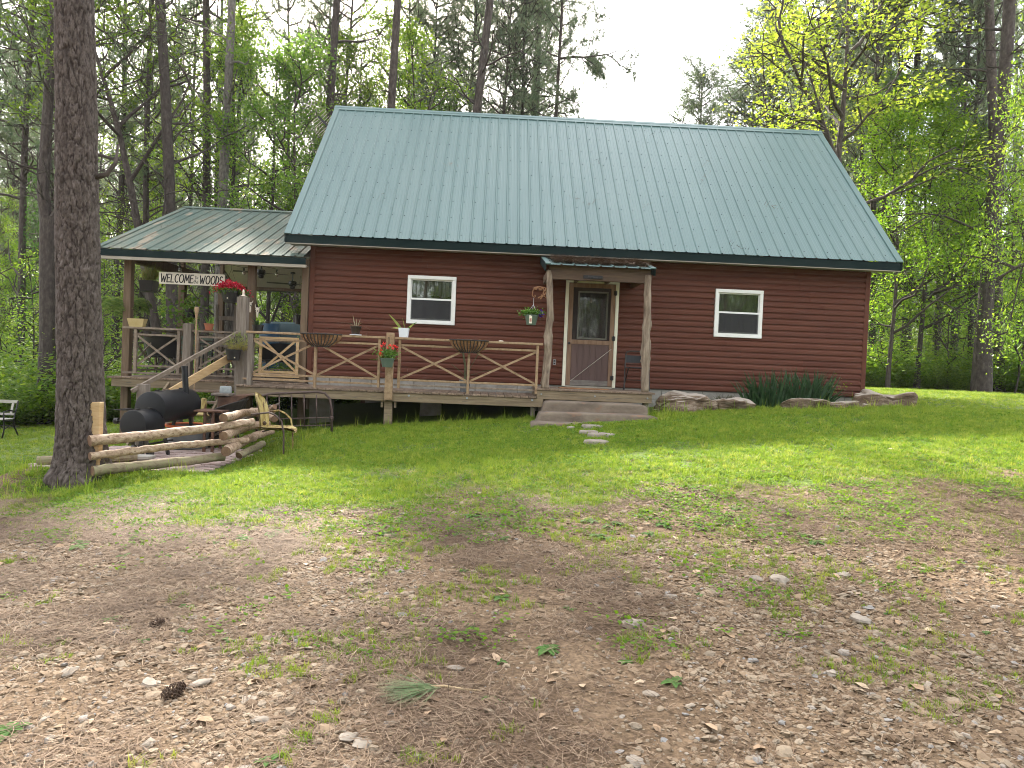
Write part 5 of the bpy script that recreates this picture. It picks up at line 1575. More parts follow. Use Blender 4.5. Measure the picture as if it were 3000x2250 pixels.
for s_ in (-.2, .2):
    q = MB(); q.tube([(a1_ + .45, -2.3 + s_ * 1.2, zlo + .30), (a1_ - .2, -2.3 + s_, zlo - .06), (a0_ + .05, -2.3 + s_ * .3, gz(a0_, -2.3) + .17)], .017, 8); q.build('handle', M['grey'], wb_)
    q = MB(); q.tube([(a1_ - .25, -2.3 + s_, zlo - .05), (a1_ - .15, -2.3 + s_, gz(a1_, -2.3))], .014, 6); q.build('leg', M['blackiron'], wb_)
q = MB(); q.tube([(a0_ + .02, -2.34, gz(a0_, -2.3) + .17), (a0_ + .02, -2.26, gz(a0_, -2.3) + .17)], .17, 20); q.build('wheel', M['blackplastic'], wb_, 'auto')
# small yellow finial (second chair back) under the porch
p = A(598, 1178, -1.3)
ch2 = thing('shell_chair', 'yellow shell chair mostly hidden behind the smoker', 'chair', (0, 0, 0))
q = MB(); q.bbox(p.x - .05, p.x + .04, -1.32, -1.27, p.z - .14, p.z + .07, .02); q.build('backrest', M['yellowmetal'], ch2)
q = MB(); q.bbox(p.x - .12, p.x + .25, -1.6, -1.25, p.z - .22, p.z - .18, .015); q.build('seat', M['yellowmetal'], ch2)
q = MB()
for dx in (-.1, .22): q.tube([(p.x + dx, -1.55, p.z - .19), (p.x + dx, -1.55, gz(p.x, -1.55))], .012, 6)
q.build('leg_frame', M['rustdark'], ch2)

# --- metal shell chair, seen from its side
Yc = -3.65
chr_ = thing('shell_lawn_chair', 'chipped yellow metal shell chair facing right beside the log fence', 'chair', (0, 0, 0))
seatL = A(762, 1252, Yc); seatR = A(864, 1245, Yc)
# backrest: scalloped shell, curved, facing +x
q = MB(); n, m_ = 12, 10; v = []
bt = A(752, 1156, Yc); bb = A(768, 1250, Yc)
for i in range(m_ + 1):
    t = i / m_
    z = bb.z + (bt.z - bb.z) * t
    x = bb.x + (bt.x - bb.x) * t - .02
    hw = .215 * (1 - .75 * max(0, t - .72) ** 2 / .0784 * .9) * (1 if t > 0 else 1)
    hw *= (.86 + .14 * min(1, t * 4))
    for k in range(n + 1):
        s_ = -1 + 2 * k / n
        y = Yc + .05 + s_ * hw
        dent = .012 * abs(math.sin(s_ * PI * 2.5))
        v.append((x + .055 * s_ * s_ - dent + .03 * math.sin(t * PI), y, z + (.03 * (1 - s_ * s_)) * t))
q.add(v, [(i * (n + 1) + k, i * (n + 1) + k + 1, (i + 1) * (n + 1) + k + 1, (i + 1) * (n + 1) + k) for i in range(m_) for k in range(n)])
q.v += [(x - .012, y, z) for x, y, z in v]; 
off = len(v)
q.f += [tuple(off + i for i in f) for f in q.f[:]]; q.mi = [0] * len(q.f)
o_b = q.build('backrest', M['yellowmetal'], chr_, True)
o_b.rotation_euler = (0, 0, 0)
q = MB(); n, m_ = 12, 12; v = []
for i in range(m_ + 1):
    t = i / m_; x = seatL.x - .03 + (seatR.x - seatL.x + .03) * t
    hw = .22 * math.sqrt(max(.02, 1 - max(0, (t - .6) / .4) ** 2 * .8))
    for k in range(n + 1):
        s_ = -1 + 2 * k / n
        v.append((x, Yc + .05 + s_ * hw, seatL.z - .01 + .03 * s_ * s_ + .012 * math.sin(t * 3) - .035 * max(0, t - .85) / .15 - .018 * (1 - abs(2 * t - 1))))
q.add(v, [(i * (n + 1) + k, i * (n + 1) + k + 1, (i + 1) * (n + 1) + k + 1, (i + 1) * (n + 1) + k) for i in range(m_) for k in range(n)])
q.v += [(x, y, z - .022) for x, y, z in v]; off = len(v)
q.f += [tuple(off + i for i in f) for f in q.f[:]]; q.mi = [0] * len(q.f)
q.build('seat', M['yellowmetal'], chr_, True)
for s_, (ax0, ay0, bx0, by0, cx0, cy0, dx0, dy0) in ((-1, (748, 1212, 800, 1206, 822, 1218, 836, 1302)), (1, (748, 1212, 800, 1206, 822, 1218, 836, 1302))):
    Ya = Yc + .05 + s_ * .24
    a = A(ax0, ay0, Yc); b_ = A(bx0, by0, Yc); c_ = A(cx0, cy0, Yc); d_ = A(dx0, dy0, Yc)
    fx = c_.x + .07
    q = MB(); q.tube([(a.x - .0, Ya, a.z - .0), (b_.x, Ya, b_.z), (c_.x - .02, Ya, c_.z + .02), (fx, Ya, c_.z - .06), (fx + .035, Ya, seatL.z - .05), (fx + .045, Ya, gz(fx, Ya) + .01), (fx - .0, Ya, gz(fx, Ya) + .012), (a.x + .02, Ya, gz(a.x, Ya) + .015)], .013, 8)
    q.build('arm_and_leg_tube', M['yellowmetal'] if s_ > 0 else M['rustdark'], chr_, True)
q = MB(); q.tube([(a.x + .02, Yc - .19, gz(a.x, Yc) + .02), (a.x + .02, Yc + .29, gz(a.x, Yc) + .02)], .012, 6); q.tube([(seatL.x + .1, Yc - .19, seatL.z - .04), (seatL.x + .1, Yc + .29, seatL.z - .04)], .012, 6)
q.build('cross_tube', M['rustdark'], chr_)
q = MB(); p = A(775, 1240, Yc - .05); q.blob((p.x, p.y, p.z), .03, 8, 6, .3, 4); tag(q.build('pine_cone', M['cone']), 'small dark pine cone lying on the yellow chair seat', 'pine cone')

# --- iron bed headboard
Yb = -1.95
hbd = thing('iron_headboard', 'brown iron bed headboard standing in the grass before the deck', 'headboard', (0, 0, 0))
P_ = [A(x_, y_, Yb) for x_, y_ in ((752, 1262), (756, 1180), (766, 1160), (790, 1154), (930, 1148), (952, 1152), (966, 1168), (972, 1200), (972, 1262))]
P_[0].z = gz(P_[0].x, Yb) - .02; P_[-1].z = gz(P_[-1].x, Yb) - .02
MB().tube(P_, .021, 10).build('frame_tube', M['rustdark'], hbd, True)
for px_ in (782, 818, 854, 891, 927):
    a = A(px_, 1156, Yb); b_ = A(px_ + 1, 1247, Yb); MB().tube([a, b_], .011, 8).build('bar', M['rustdark'], hbd, True)
for py_ in (1226, 1248):
    MB().tube([A(754, py_ + 3, Yb), A(972, py_ - 3, Yb)], .010, 8).build('rail', M['rustdark'], hbd, True)
q = MB(); p = A(972, 1224, Yb); q.lathe([(.021, -.03), (.032, -.02), (.032, .02), (.021, .03)], 10, (p.x, p.y, p.z)); q.build('collar', M['rustdark'], hbd)

# --- split log fence
fence = thing('log_fence', 'zigzag fence of stacked peeled cedar logs by the smoker', 'fence', (0, 0, 0))
def logm(a, b_, ra, rb, seed, mat='log', bow=.03):
    a = Vector(a); b_ = Vector(b_); rng = np.random.default_rng(seed); n = 22; P_ = []; R_ = []
    ks = [(rng.uniform(.05, .95), rng.uniform(0, 1), rng.uniform(.3, .7)) for _ in range(6)]
    for i in range(n + 1):
        t = i / n; p = a.lerp(b_, t) + Vector((0, 0, math.sin(t * PI) * bow)) + Vector(rng.normal(size=3) * .004)
        P_.append(p); R_.append(ra * (1 - t) + rb * t)
    def wob(i, k):
        w = .07 * mnoise.noise(Vector((i * .35, math.cos(k * PI / 7) * 1.2, math.sin(k * PI / 7) * 1.2 + seed)))
        for (kz, ka, am) in ks:
            da = abs(((k / 14 - ka + .5) % 1) - .5); w += am * math.exp(-((i / n - kz) / .016) ** 2) * math.exp(-(da / .07) ** 2)
        return w
    mb = MB(); mb.tube(P_, R_, 14, wob=wob)
    mb.mi[-1] = 1; mb.mi[-2] = 1
    return mb.build('log', [M[mat], M['logend']], fence, 'auto')
logm(A(263, 1292, -5.35), A(742, 1235, -3.85), .068, .052, 1, bow=-.02)
logm(A(263, 1338, -5.35), A(727, 1289, -3.85), .050, .042, 2, bow=.02)
logm(A(270, 1380, -5.35), A(656, 1338, -4.1), .064, .058, 3, 'mossy', .0)
logm(A(655, 1224, -4.3), A(800, 1204, -2.1), .060, .05, 4)
logm(A(655, 1277, -4.35), A(785, 1240, -2.4), .062, .05, 5)
logm(A(660, 1323, -4.35), A(795, 1262, -2.4), .068, .055, 6)
logm(A(806, 1226, -2.95), A(745, 1214, -2.0), .055, .045, 7)
logm(A(806, 1192, -2.45), A(720, 1220, -2.0), .045, .045, 8, bow=0)
logm(A(700, 1335, -4.1), A(770, 1300, -3.2), .05, .05, 9, 'mossy', 0)
p0 = A(275, 1178, -5.2)
q = MB(); q.bbox(p0.x - .072, p0.x + .072, -5.20, -5.10, gz(p0.x, -5.15) - .2, p0.z, .006)
fp = q.build('fence_post', M['newwood'], fence); tag(fp, 'bright squared timber post at the pine end of the fence')

# --- garden bench at left
bn = thing('garden_bench', 'weathered slatted garden bench with black iron ends at the left edge', 'bench', (0, 0, 0))
Yb = 2.3
br = A(27, 1262, Yb); k_ = (Yb - CAM.y) / FPX
bxr = A(33, 1180, Yb).x; ztop = A(33, 1176, Yb).z; bz = gz(bxr, Yb)
bl_ = 1.25; dz_ = ztop - bz
for s_, xx in ((0, bxr), (1, bxr - bl_)):
    q = MB(); q.tube([(xx, Yb - .28, bz), (xx, Yb - .22, bz + dz_ * .28), (xx, Yb - .24, bz + dz_ * .5), (xx, Yb - .25, bz + dz_ * .72), (xx, Yb - .05, bz + dz_ * .76), (xx, Yb + .16, bz + dz_ * .70)], .016, 8)
    q.tube([(xx, Yb + .28, bz), (xx, Yb + .12, bz + dz_ * .3), (xx, Yb + .10, bz + dz_ * .48), (xx, Yb + .24, bz + dz_)], .016, 8)
    q.tube([(xx, Yb - .23, bz + dz_ * .48), (xx, Yb + .1, bz + dz_ * .45)], .014, 8); q.tube([(xx, Yb - .22, bz + dz_ * .25), (xx, Yb, bz + dz_ * .34), (xx, Yb + .13, bz + dz_ * .25)], .011, 6)
    q.build('iron_end', M['blackiron'], bn, True)
for i in range(5):
    y = Yb - .24 + i * .08; MB().bbox(bxr - bl_, bxr, y, y + .062, bz + dz_ * .5, bz + dz_ * .5 + .02, .004).build('seat_slat', M['benchwood'], bn)
for zz, hh in ((.60, .05), (.93, .07)):
    a = bz + dz_ * zz; yy = Yb + .12 + (zz - .5) * .24
    MB().bbox(bxr - bl_, bxr, yy, yy + .02, a, a + hh, .004).build('back_slat', M['benchwood'], bn)
for xx in (bxr - .10, bxr - bl_ + .04): MB().bar((xx, Yb + .15, bz + dz_ * .62), (xx + .0, Yb + .23, bz + dz_ * .93), .05, .02, (0, 1, 0)).build('back_stile', M['benchwood'], bn)
MB().tube([(bxr - bl_, Yb, bz + dz_ * .33), (bxr, Yb, bz + dz_ * .33)], .01, 6).build('stretcher', M['blackiron'], bn)

# ================================================================== SIGN
sg = thing('welcome_sign', 'long cream board hand lettered WELCOME to the WOODS under the porch eave', 'sign', (0, 0, 0))
Ys = -.16
s0 = A(467, 796, Ys); s1 = A(659, 806, Ys); s2 = A(466, 829, Ys)
xs0, xs1 = s0.x, s1.x; zs1 = (s0.z + s1.z) / 2 + .004; zs0 = zs1 - .225
MB().bbox(xs0, xs1, Ys - .01, Ys + .01, zs0, zs1, .003).build('board', M['signboard'], sg)
lt = MB(); hL = .15; zl = zs0 + .038; W_ = xs1 - xs0
yl = Ys - .0125
gl_w = lambda txt, h, sp, wid: sum((max(a for s_ in glyph[c_] for a, b_ in s_) * wid + sp) * h for c_ in txt)
t1 = W_ * .51; sp_ = .14; wid = (t1 / hL - 7 * sp_) / sum(max(a for s_ in glyph[c_] for a, b_ in s_) for c_ in 'WELCOME')
word(lt, 'WELCOME', xs0 + .03, zl, hL, yl, .019, sp_, .10, wid)
t2 = W_ * .36; wid2 = (t2 / hL - 5 * sp_) / sum(max(a for s_ in glyph[c_] for a, b_ in s_) for c_ in 'WOODS')
word(lt, 'WOODS', xs1 - t2 - .025, zl - .006, hL, yl, .019, sp_, .10, wid2)
xm = xs0 + .03 + t1 + .0
word(lt, 'to', xm + .015, zl + .085, .07, yl, .0065, .1, .15)
word(lt, 'the', xm - .012, zl - .004, .075, yl, .0065, .05, .15)
lt.build('lettering', M['blackpaint'], sg)
for xx in (xs0 + .15, xs1 - .15): MB().tube([(xx, Ys + .0, zs1 - .01), (xx, -.1, 3.34)], .003, 5).build('hanging_wire', M['blackiron'], sg)

# ================================================================== PORCH THINGS
def fan(x, y, z, lab, r=.62):
    t = thing('ceiling_fan', lab, 'ceiling fan', (x, y, z), 0.3, 'black ceiling fans under the porch roof')
    q = MB(); q.lathe([(0, .30), (.06, .30), (.065, .27), (.015, .25), (.015, .08), (.09, .075), (.10, .05), (.10, -.02), (.07, -.05), (0, -.055)], 20); q.build('motor', M['blackplastic'], t, 'auto')
    q = MB(); q.lathe([(0, -.13), (.05, -.12), (.065, -.09), (.06, -.055)], 16); q.build('lamp_shade', M['blackplastic'], t, 'auto')
    for k in range(4):
        a = k * PI / 2; q = MB(); q.bbox(.09, r, -.055, .055, .0, .008, .003); b_ = q.build('blade', M['blackplastic'], t); b_.rotation_euler = (.18, 0, a)
    return t
p = A(765, 800, 3.2); fan(p.x, 3.2, p.z - .0, 'black ceiling fan nearer the eave, by the middle porch post')
p = A(857, 833, 4.4); fan(p.x, 4.4, p.z - .0, 'black ceiling fan farther in, beside the cabin corner post')
# string lights
slt = thing('string_lights', 'string of clear bulbs hung along the inside of the porch eave', 'string lights', (0, 0, 0))
bp_ = [(528, 776), (620, 782), (715, 790), (811, 796)]
wr = [A(380, 768, .15)]
for px_, py_ in bp_: wr.append(A(px_ - 46, py_ - 14, .15)); wr.append(A(px_, py_ - 14, .15))
wr.append(A(890, 786, .15)); wr = [Vector((v.x, v.y, 3.30 + (.05 if i % 2 else .0))) for i, v in enumerate(wr)]
MB().tube(wr, .005, 5).build('cable', M['blackplastic'], slt)
for px_, py_ in bp_:
    p = A(px_, py_, .15); q = MB(); q.lathe([(0, .07), (.018, .07), (.018, .02), (0, .02)], 10, (p.x, p.y, 3.22)); so_ = q.build('socket', M['blackplastic'], slt)
    q = MB(); q.lathe([(.012, .02), (.026, -.01), (.03, -.035), (.02, -.06), (0, -.068)], 12, (p.x, p.y, 3.22)); q.build('bulb', M['bulb'], so_, True)

def leaves_obj(name, pts, size, mat, parent, rng, flat=.5, aspect=.55, dirs=None):
    co, f = leaf_arrays(np.array(pts), size, rng, flat, aspect, dirs)
    me = fast_mesh(name, co, f, M[mat], False, [('tint', 'FACE', rng.random(len(f)))])
    o = bpy.data.objects.new(name, me); COL.objects.link(o)
    if parent: o.parent = parent
    return o

def blade_strip(mb, p, d, L, w, droop=.5, n=6, side=None):
    """long strap leaf"""
    p = Vector(p); d = Vector(d).normalized(); s_ = d.cross(Vector((0, 0, 1)))
    if s_.length < .1: s_ = Vector((1, 0, 0))
    if side: s_ = Vector(side)
    s_.normalize(); v = []
    for i in range(n + 1):
        t = i / n; ww = w * (1 - t ** 2.2) * (.6 + .4 * min(1, t * 4)) / 2 + .0008
        v += [tuple(p - s_ * ww), tuple(p + s_ * ww)]
        p = p + d * (L / n); d = (d + Vector((0, 0, -droop / n))).normalized()
    mb.add(v, [(2 * i, 2 * i + 1, 2 * i + 3, 2 * i + 2) for i in range(n)])

def tinted(o, rng=None):
    me = o.data; a_ = me.attributes.new('tint', 'FLOAT', 'FACE')
    r_ = np.random.default_rng(len(me.polygons)); a_.data.foreach_set('value', r_.random(len(me.polygons)).astype(np.float32))
    return o

def pot_prof(rt, rb, h):
    return [(0, 0), (rb, 0), (rt, h * .86), (rt + .008, h * .86), (rt + .010, h), (rt - .006, h), (rt - .008, h * .88), (0, h * .86)]

def potted(name, lab, x, y, z, rt, rb, h, mat, cat='potted plant', square=False, group=None):
    t = thing(name, lab, cat, (x, y, z), 0, group)
    q = MB()
    if square:
        b_ = rb; a = rt
        q.add([(-b_, -b_, 0), (b_, -b_, 0), (b_, b_, 0), (-b_, b_, 0), (-a, -a, h), (a, -a, h), (a, a, h), (-a, a, h), (-a + .008, -a + .008, h), (a - .008, -a + .008, h), (a - .008, a - .008, h), (-a + .008, a - .008, h), (-a + .01, -a + .01, h * .85), (a - .01, -a + .01, h * .85), (a - .01, a - .01, h * .85), (-a + .01, a - .01, h * .85)],
              [(3, 2, 1, 0), (0, 1, 5, 4), (1, 2, 6, 5), (2, 3, 7, 6), (3, 0, 4, 7), (4, 5, 9, 8), (5, 6, 10, 9), (6, 7, 11, 10), (7, 4, 8, 11), (8, 9, 13, 12), (9, 10, 14, 13), (10, 11, 15, 14), (11, 8, 12, 15)])
    else: q.lathe(pot_prof(rt, rb, h), 24)
    q.build('pot', M[mat], t, 'auto')
    q = MB(); q.lathe([(0, h * .87), ((rt - .012) * (1.15 if square else 1), h * .87)], 16); q.build('soil', M['soil'], t)
    return t

rng = np.random.default_rng(77)
Yr = RY + .01; capz = 2.024
# dark glazed pot with aloe on a white saucer
x = XA(1042, 975, Yr)
t = potted('aloe_pot', 'dark glazed pot with thin dry aloe leaves on a white saucer on the rail', x, Yr, capz + .018, .092, .065, .14, 'brownglaze')
q = MB(); q.lathe([(0, -.017), (.10, -.017), (.105, -.001), (.0, -.001)], 20); q.build('saucer', M['whiteplastic'], t, 'auto')
q = MB()
for a, e, L in ((2.75, .25, .30), (3.3, .05, .34), (2.2, 1.25, .24), (.9, 1.2, .18), (.3, .25, .30), (-.2, .0, .26), (1.6, 1.4, .16), (4.2, .2, .18), (5.4, .3, .2)):
    blade_strip(q, (.03 * math.cos(a), .03 * math.sin(a), .125), (math.cos(a), math.sin(a) * .6, e * 1.6 + .3), L, .02, 1.3 - e)
tinted(q.build('leaves', M['aloe'], t))
# white square pot with snake plant
x = XA(1183, 980, Yr)
t = potted('snake_plant_pot', 'white square pot with a leaning yellow edged snake plant on the rail', x, Yr, capz + .001, .088, .07, .16, 'whiteplastic', square=True)
q = MB()
blade_strip(q, (-.04, 0, .13), (-.62, 0, .8), .36, .045, .25, side=(1, 0, .6)); blade_strip(q, (-.03, 0, .13), (-.9, -.1, .4), .20, .035, .8, side=(.5, .2, 1)); blade_strip(q, (.04, 0, .13), (.75, 0, .7), .24, .035, .2, side=(1, 0, -.8)); blade_strip(q, (.02, 0, .13), (-.25, 0, 1), .22, .012, .1, side=(1, 0, 0))
tinted(q.build('leaves', M['snake'], t))
# small pale cap stone on rail
p = A(1468, 1001, Yr); q = MB(); q.blob((p.x, Yr, capz + .008), (.045, .035, .012), 12, 6, .1, 3); tag(q.build('shell', M['bone'], None, True), 'small flat pale shell lying on the cap rail near the entry', 'shell')

# half basket planters with coir
def basket(pxa, pxb, lab):
    xa, xb = XA(pxa, 1000, Yr - .04), XA(pxb, 1000, Yr - .04); cx_ = (xa + xb) / 2; W2 = (xb - xa) / 2
    t = thing('basket_planter', lab, 'planter', (cx_, Yr - .05, capz - .005), 0, 'half basket planters hooked on the rail')
    H_ = .215
    q = MB(); n = 30; m_ = 8; v = []
    def pt(u, w):    # u along the front arc, w down
        a = PI * u; top = Vector((-math.cos(a) * W2, -math.sin(a) * .15, 0.0)); dn_ = w
        f = math.sqrt(max(0, 1 - (dn_ * .93) ** 2)) if False else (1 - dn_ ** 2.2 * .55)
        return Vector((top.x * f, top.y * (1 - dn_ * .45), -dn_ * H_ * (1 - .0 * abs(math.cos(a)))))
    for j in range(m_ + 1):
        for i in range(n + 1):
            p = pt(i / n, j / m_); q_ = mnoise.noise(Vector((i * .9, j * .9, cx_))) * .010
            v.append((p.x * .985, p.y * .97 + q_, p.z + (.012 + .014 * mnoise.noise(Vector((i * .6, 0, cx_))) if j == 0 else 0)))
    q.add(v, [(j * (n + 1) + i, j * (n + 1) + i + 1, (j + 1) * (n + 1) + i + 1, (j + 1) * (n + 1) + i) for j in range(m_) for i in range(n)])
    # rear lining and bottom
    e = m_ * (n + 1); q.f.append(tuple(e + i for i in range(n + 1))); q.mi.append(0)
    q.build('coir_liner', M['coir'], t, True)
    q = MB(); q.add([(-W2 * .95, .0, -.02), (W2 * .95, .0, -.02), (0, -.13, -.02), (-W2 * .6, -.11, -.02), (W2 * .6, -.11, -.02)], [(0, 3, 2, 4, 1)]); q.build('soil', M['soil'], t)
    q = MB(); q.tube([pt(i / n, 0) for i in range(n + 1)], .011, 6); q.tube([pt(0, 0), pt(1, 0)], .007, 6); q.build('rim', M['blackiron'], t)
    for i in range(1, 11):
        u = i / 11; u_ = math.acos(1 - 2 * u) / PI
        q = MB(); q.tube([pt(u_, w) + Vector((0, -.006, 0)) for w in (0, .25, .5, .75, 1)], .009, 5); q.build('rib', M['blackiron'], t)
    q = MB(); q.tube([pt(i / n, 1) + Vector((0, -.004, -.002)) for i in range(n + 1)], .0065, 6); q.build('base_ring', M['blackiron'], t)
basket(880, 1003, 'coir lined wire half basket on the rail near the porch')
basket(1317, 1432, 'coir lined wire half basket on the rail nearer the entry')

# flower pot hung on tall rail post
x = XA(1136, 1060, WF - .14)
p = A(1136, 1076, WF - .17); 
t = potted('hanging_flower_pot', 'dark green pot of coral red daisies hooked on the rail post', x, WF - .19, p.z, .118, .085, .155, 'greenplastic')
q = MB(); q.tube([(0, .10, .17), (0, .115, .38), (.0, .10, .52), (-.02, .09, .50)], .005, 6); q.build('hook', M['blackiron'], t)
P_ = rng.normal(size=(420, 3)) * np.array([.085, .06, .05]) + np.array([0, 0, .22]); leaves_obj('leaves', P_, .055, 'greenleaf', t, rng, .2, .35)
hd = [(-.10, -.05, .36), (-.06, -.02, .40), (.0, -.04, .33), (.05, -.06, .37), (.10, -.02, .37), (.13, .0, .36), (.15, -.03, .35), (-.11, -.04, .29), (-.12, -.05, .24), (-.10, -.07, .20), (.09, -.05, .32)]
P2 = []
for h in hd:
    for k in range(26): P2.append(np.array(h) + rng.normal(size=3) * .012)
leaves_obj('flowers', P2, .030, 'coral', t, rng, .6, .6)
q = MB()
for h in hd: q.tube([(h[0] * .4, h[1] * .4, .14), h], .002, 4)
q.build('stems', M['stemwood'], t)

# pot hanging on a rusty dragonfly bracket at the entry post
x = XA(1558, 930, -1.42)
p = A(1556, 952, -1.42)
t = potted('hanging_petunia_pot', 'green pot of leafy petunia with a plant tag hanging by the cedar post', p.x, -1.42, p.z, .115, .08, .175, 'greenplastic')
q = MB(); top = A(1564, 872, -1.42) - Vector((p.x, -1.42, p.z))
for a in (-.11, .11): q.tube([(a, 0, .16), (top.x, 0, .36), (top.x, 0, top.z)], .0025, 4)
q.tube([(0, .10, .16), (top.x, 0, .36)], .0025, 4)
q.build('hanger_wire', M['whiteplastic'], t)
P_ = rng.normal(size=(520, 3)) * np.array([.085, .06, .032]) + np.array([0, 0, .215]); leaves_obj('leaves', P_, .045, 'greenleaf', t, rng, .6, .8)
P_ = rng.normal(size=(60, 3)) * np.array([.022, .02, .03]) + np.array([.165, -.02, .20]); leaves_obj('flowers', P_, .04, 'purple', t, rng, .5, .9)
q = MB(); q.bbox(-.045, .005, -.122, -.119, .02, .16, .0005); tg = q.build('plant_tag', M['tagpaper'], t)
q = MB(); q.bbox(-.038, -.002, -.124, -.1225, .05, .11, .0004); q.build('tag_picture', M['tagred'], tg)
br_ = thing('plant_bracket', 'rusty scrolled bracket with a dragonfly on the left cedar post', 'bracket', (0, 0, 0))
def px_tube(pts, r, Y=-1.42, n=6):
    q = MB(); q.tube([A(a, b_, Y) for a, b_ in pts], r, n); return q
px_tube([(1604, 858), (1596, 850), (1585, 845), (1570, 843), (1562, 850), (1559, 862), (1561, 868), (1566, 871), (1569, 867), (1566, 864)], .007).build('hook_arm', M['rustbright'], br_, True)
px_tube([(1604, 845), (1592, 842), (1580, 840), (1570, 841), (1563, 847)], .008).build('scroll', M['rustbright'], br_, True)
q = MB()
for k in range(16):
    a = A(1566 + k * 2.3, 843 + 4 * math.sin(k * 1.1) + k * .4, -1.44); q.blob((a.x, a.y, a.z), (.016, .01, .012), 6, 4, .4, k)
q.build('vine_leaves', M['rustbright'], br_)
px_tube([(1602, 874), (1594, 868), (1586, 863)], .007).build('dragonfly_body', M['rustbright'], br_, True)
for (a, b_, c_, d_) in ((1588, 866, 1576, 873), (1590, 867, 1583, 876), (1594, 865, 1600, 856), (1591, 863, 1593, 853)):
    q = MB(); q.bar(A(a, b_, -1.43), A(c_, d_, -1.43), .006, .022, (0, 0, 1)); q.build('wing', M['rustbright'], br_)
MB().bar(A(1604, 838, -1.42), A(1604, 880, -1.42), .006, .03, (1, 0, 0)).build('back_plate', M['rustbright'], br_)

# black pot with straggly plant on the tall newel
p = A(686, 1056, -.86)
t = potted('straggly_pot', 'black pot with a straggly dry yellow green plant on the tall newel', p.x, -.90, p.z - .0, .135, .10, .20, 'blackplastic')
C_ = []; D_ = []
for k in range(170):
    a = rng.uniform(0, 6.28); e = rng.uniform(.1, .95); L = rng.uniform(.05, .34)
    d = np.array([math.cos(a) * math.sqrt(1 - e * e), math.sin(a) * math.sqrt(1 - e * e) * .8, e]); C_.append(np.array([.05, 0, .19]) + d * L + np.array([.10 * L / .3, 0, 0])); D_.append(d)
co, f = tuft_arrays(np.array(C_), np.array(D_), rng, 6, .07, .009, .6)
me = fast_mesh('leaves', co, f, M['straw_leaf'], False, [('tint', 'FACE', np.repeat(np.clip(np.array(C_)[:, 2] * 2.2 - .3, 0, 1), 6))]); o = bpy.data.objects.new('leaves', me); COL.objects.link(o); o.parent = t
q = MB(); q.bbox(.05, .075, -.128, -.125, .04, .065, .001); q.build('sticker', M['tagpaper'], t)
q = MB(); q.tube([(.0, .1, .20), (.03, .06, .42), (.05, .10, .46), (.08, .14, .42)], .006, 6); q.tube([(-.03, .1, .40), (.0, .08, .47), (.04, .07, .47)], .008, 6); q.build('hook', M['blackiron'], t)

# black pot with red flowers hanging from eave
p = A(675, 885, -.35)
t = potted('red_flower_pot', 'large black hanging pot full of red flowers right of the welcome sign', p.x, -.35, p.z, .175, .12, .205, 'blackplastic')
P_ = rng.normal(size=(1000, 3)) * np.array([.14, .10, .035]) + np.array([.0, 0, .27]); P_[:, 2] += .05 * (1 - (P_[:, 0] / .22) ** 2); leaves_obj('flowers', P_, .04, 'red', t, rng, .5, .8)
P_ = rng.normal(size=(500, 3)) * np.array([.14, .1, .03]) + np.array([0, 0, .21]); leaves_obj('leaves', P_, .05, 'leaf_dark', t, rng, .3, .6)
q = MB(); zt2 = 3.30 - p.z
for a in (-.16, .16): q.tube([(a, 0, .2), (0, 0, zt2 - .1), (0, 0, zt2)], .0025, 4)
q.build('hanger_wire', M['blackiron'], t)
q = MB(); q.bbox(-.012, .012, -.166, -.163, .05, .075, .001); q.build('sticker', M['tagpaper'], t)

# black box pot high behind
p = A(436, 855, .6)
t = potted('box_pot', 'black square hanging pot with a grassy plant high under the porch', p.x, .6, p.z, .14, .115, .22, 'blackplastic', square=True)
C_ = rng.normal(size=(90, 3)) * np.array([.07, .07, .05]) + np.array([0, 0, .28]); D_ = np.tile([0, 0, 1.0], (90, 1)); co, f = tuft_arrays(C_, D_, rng, 6, .22, .008, .5)
me = fast_mesh('leaves', co, f, M['straw_leaf'], False, [('tint', 'FACE', rng.random(len(f)))]); o = bpy.data.objects.new('leaves', me); COL.objects.link(o); o.parent = t
q = MB()
for a in (-.13, .13): q.tube([(a, 0, .22), (0, 0, 3.5 - p.z - .05)], .0025, 4)
q.build('hanger_wire', M['blackiron'], t)

def fern(lab, px_, py_, Y, n, R_, seed, drop=1.5):
    rg = np.random.default_rng(seed); p = A(px_, py_, Y)
    t = potted('hanging_fern', lab, p.x, Y, p.z, .12, .09, .15, 'blackplastic', group='ferns hanging at the front left porch post')
    q = MB(); C_ = []; D_ = []
    for k in range(n):
        a = rg.uniform(0, 6.28); d = Vector((math.cos(a), math.sin(a), rg.uniform(.3, 1.3))).normalized(); pp = Vector((0, 0, .15)); L = rg.uniform(.6, 1.1) * R_
        side_ = d.cross(Vector((0, 0, 1))).normalized()
        for i in range(16):
            d = (d + Vector((0, 0, -drop / 10))).normalized(); pp = pp + d * L / 14
            w = .05 * (1 - i / 17)
            for s_ in (-1, 1):
                C_.append(np.array(pp)); D_.append(np.array(side_ * s_ + d * .4) )
    co, f = tuft_arrays(np.array(C_), np.array(D_), rg, 2, .075, .022, .15)
    me = fast_mesh('fronds', co, f, M['fern'], False, [('tint', 'FACE', rg.random(len(f)))]); o = bpy.data.objects.new('fronds', me); COL.objects.link(o); o.parent = t
    q = MB()
    for a in (-.11, .11): q.tube([(a, 0, .15), (0, 0, 3.35 - p.z)], .0025, 4)
    q.build('hanger_wire', M['blackiron'], t)
fern('large feathery fern hanging outside the front left porch post', 337, 905, .1, 70, .42, 1)
fern('dark fern in a black pot hanging just inside the front left post', 396, 905, .45, 55, .34, 2)

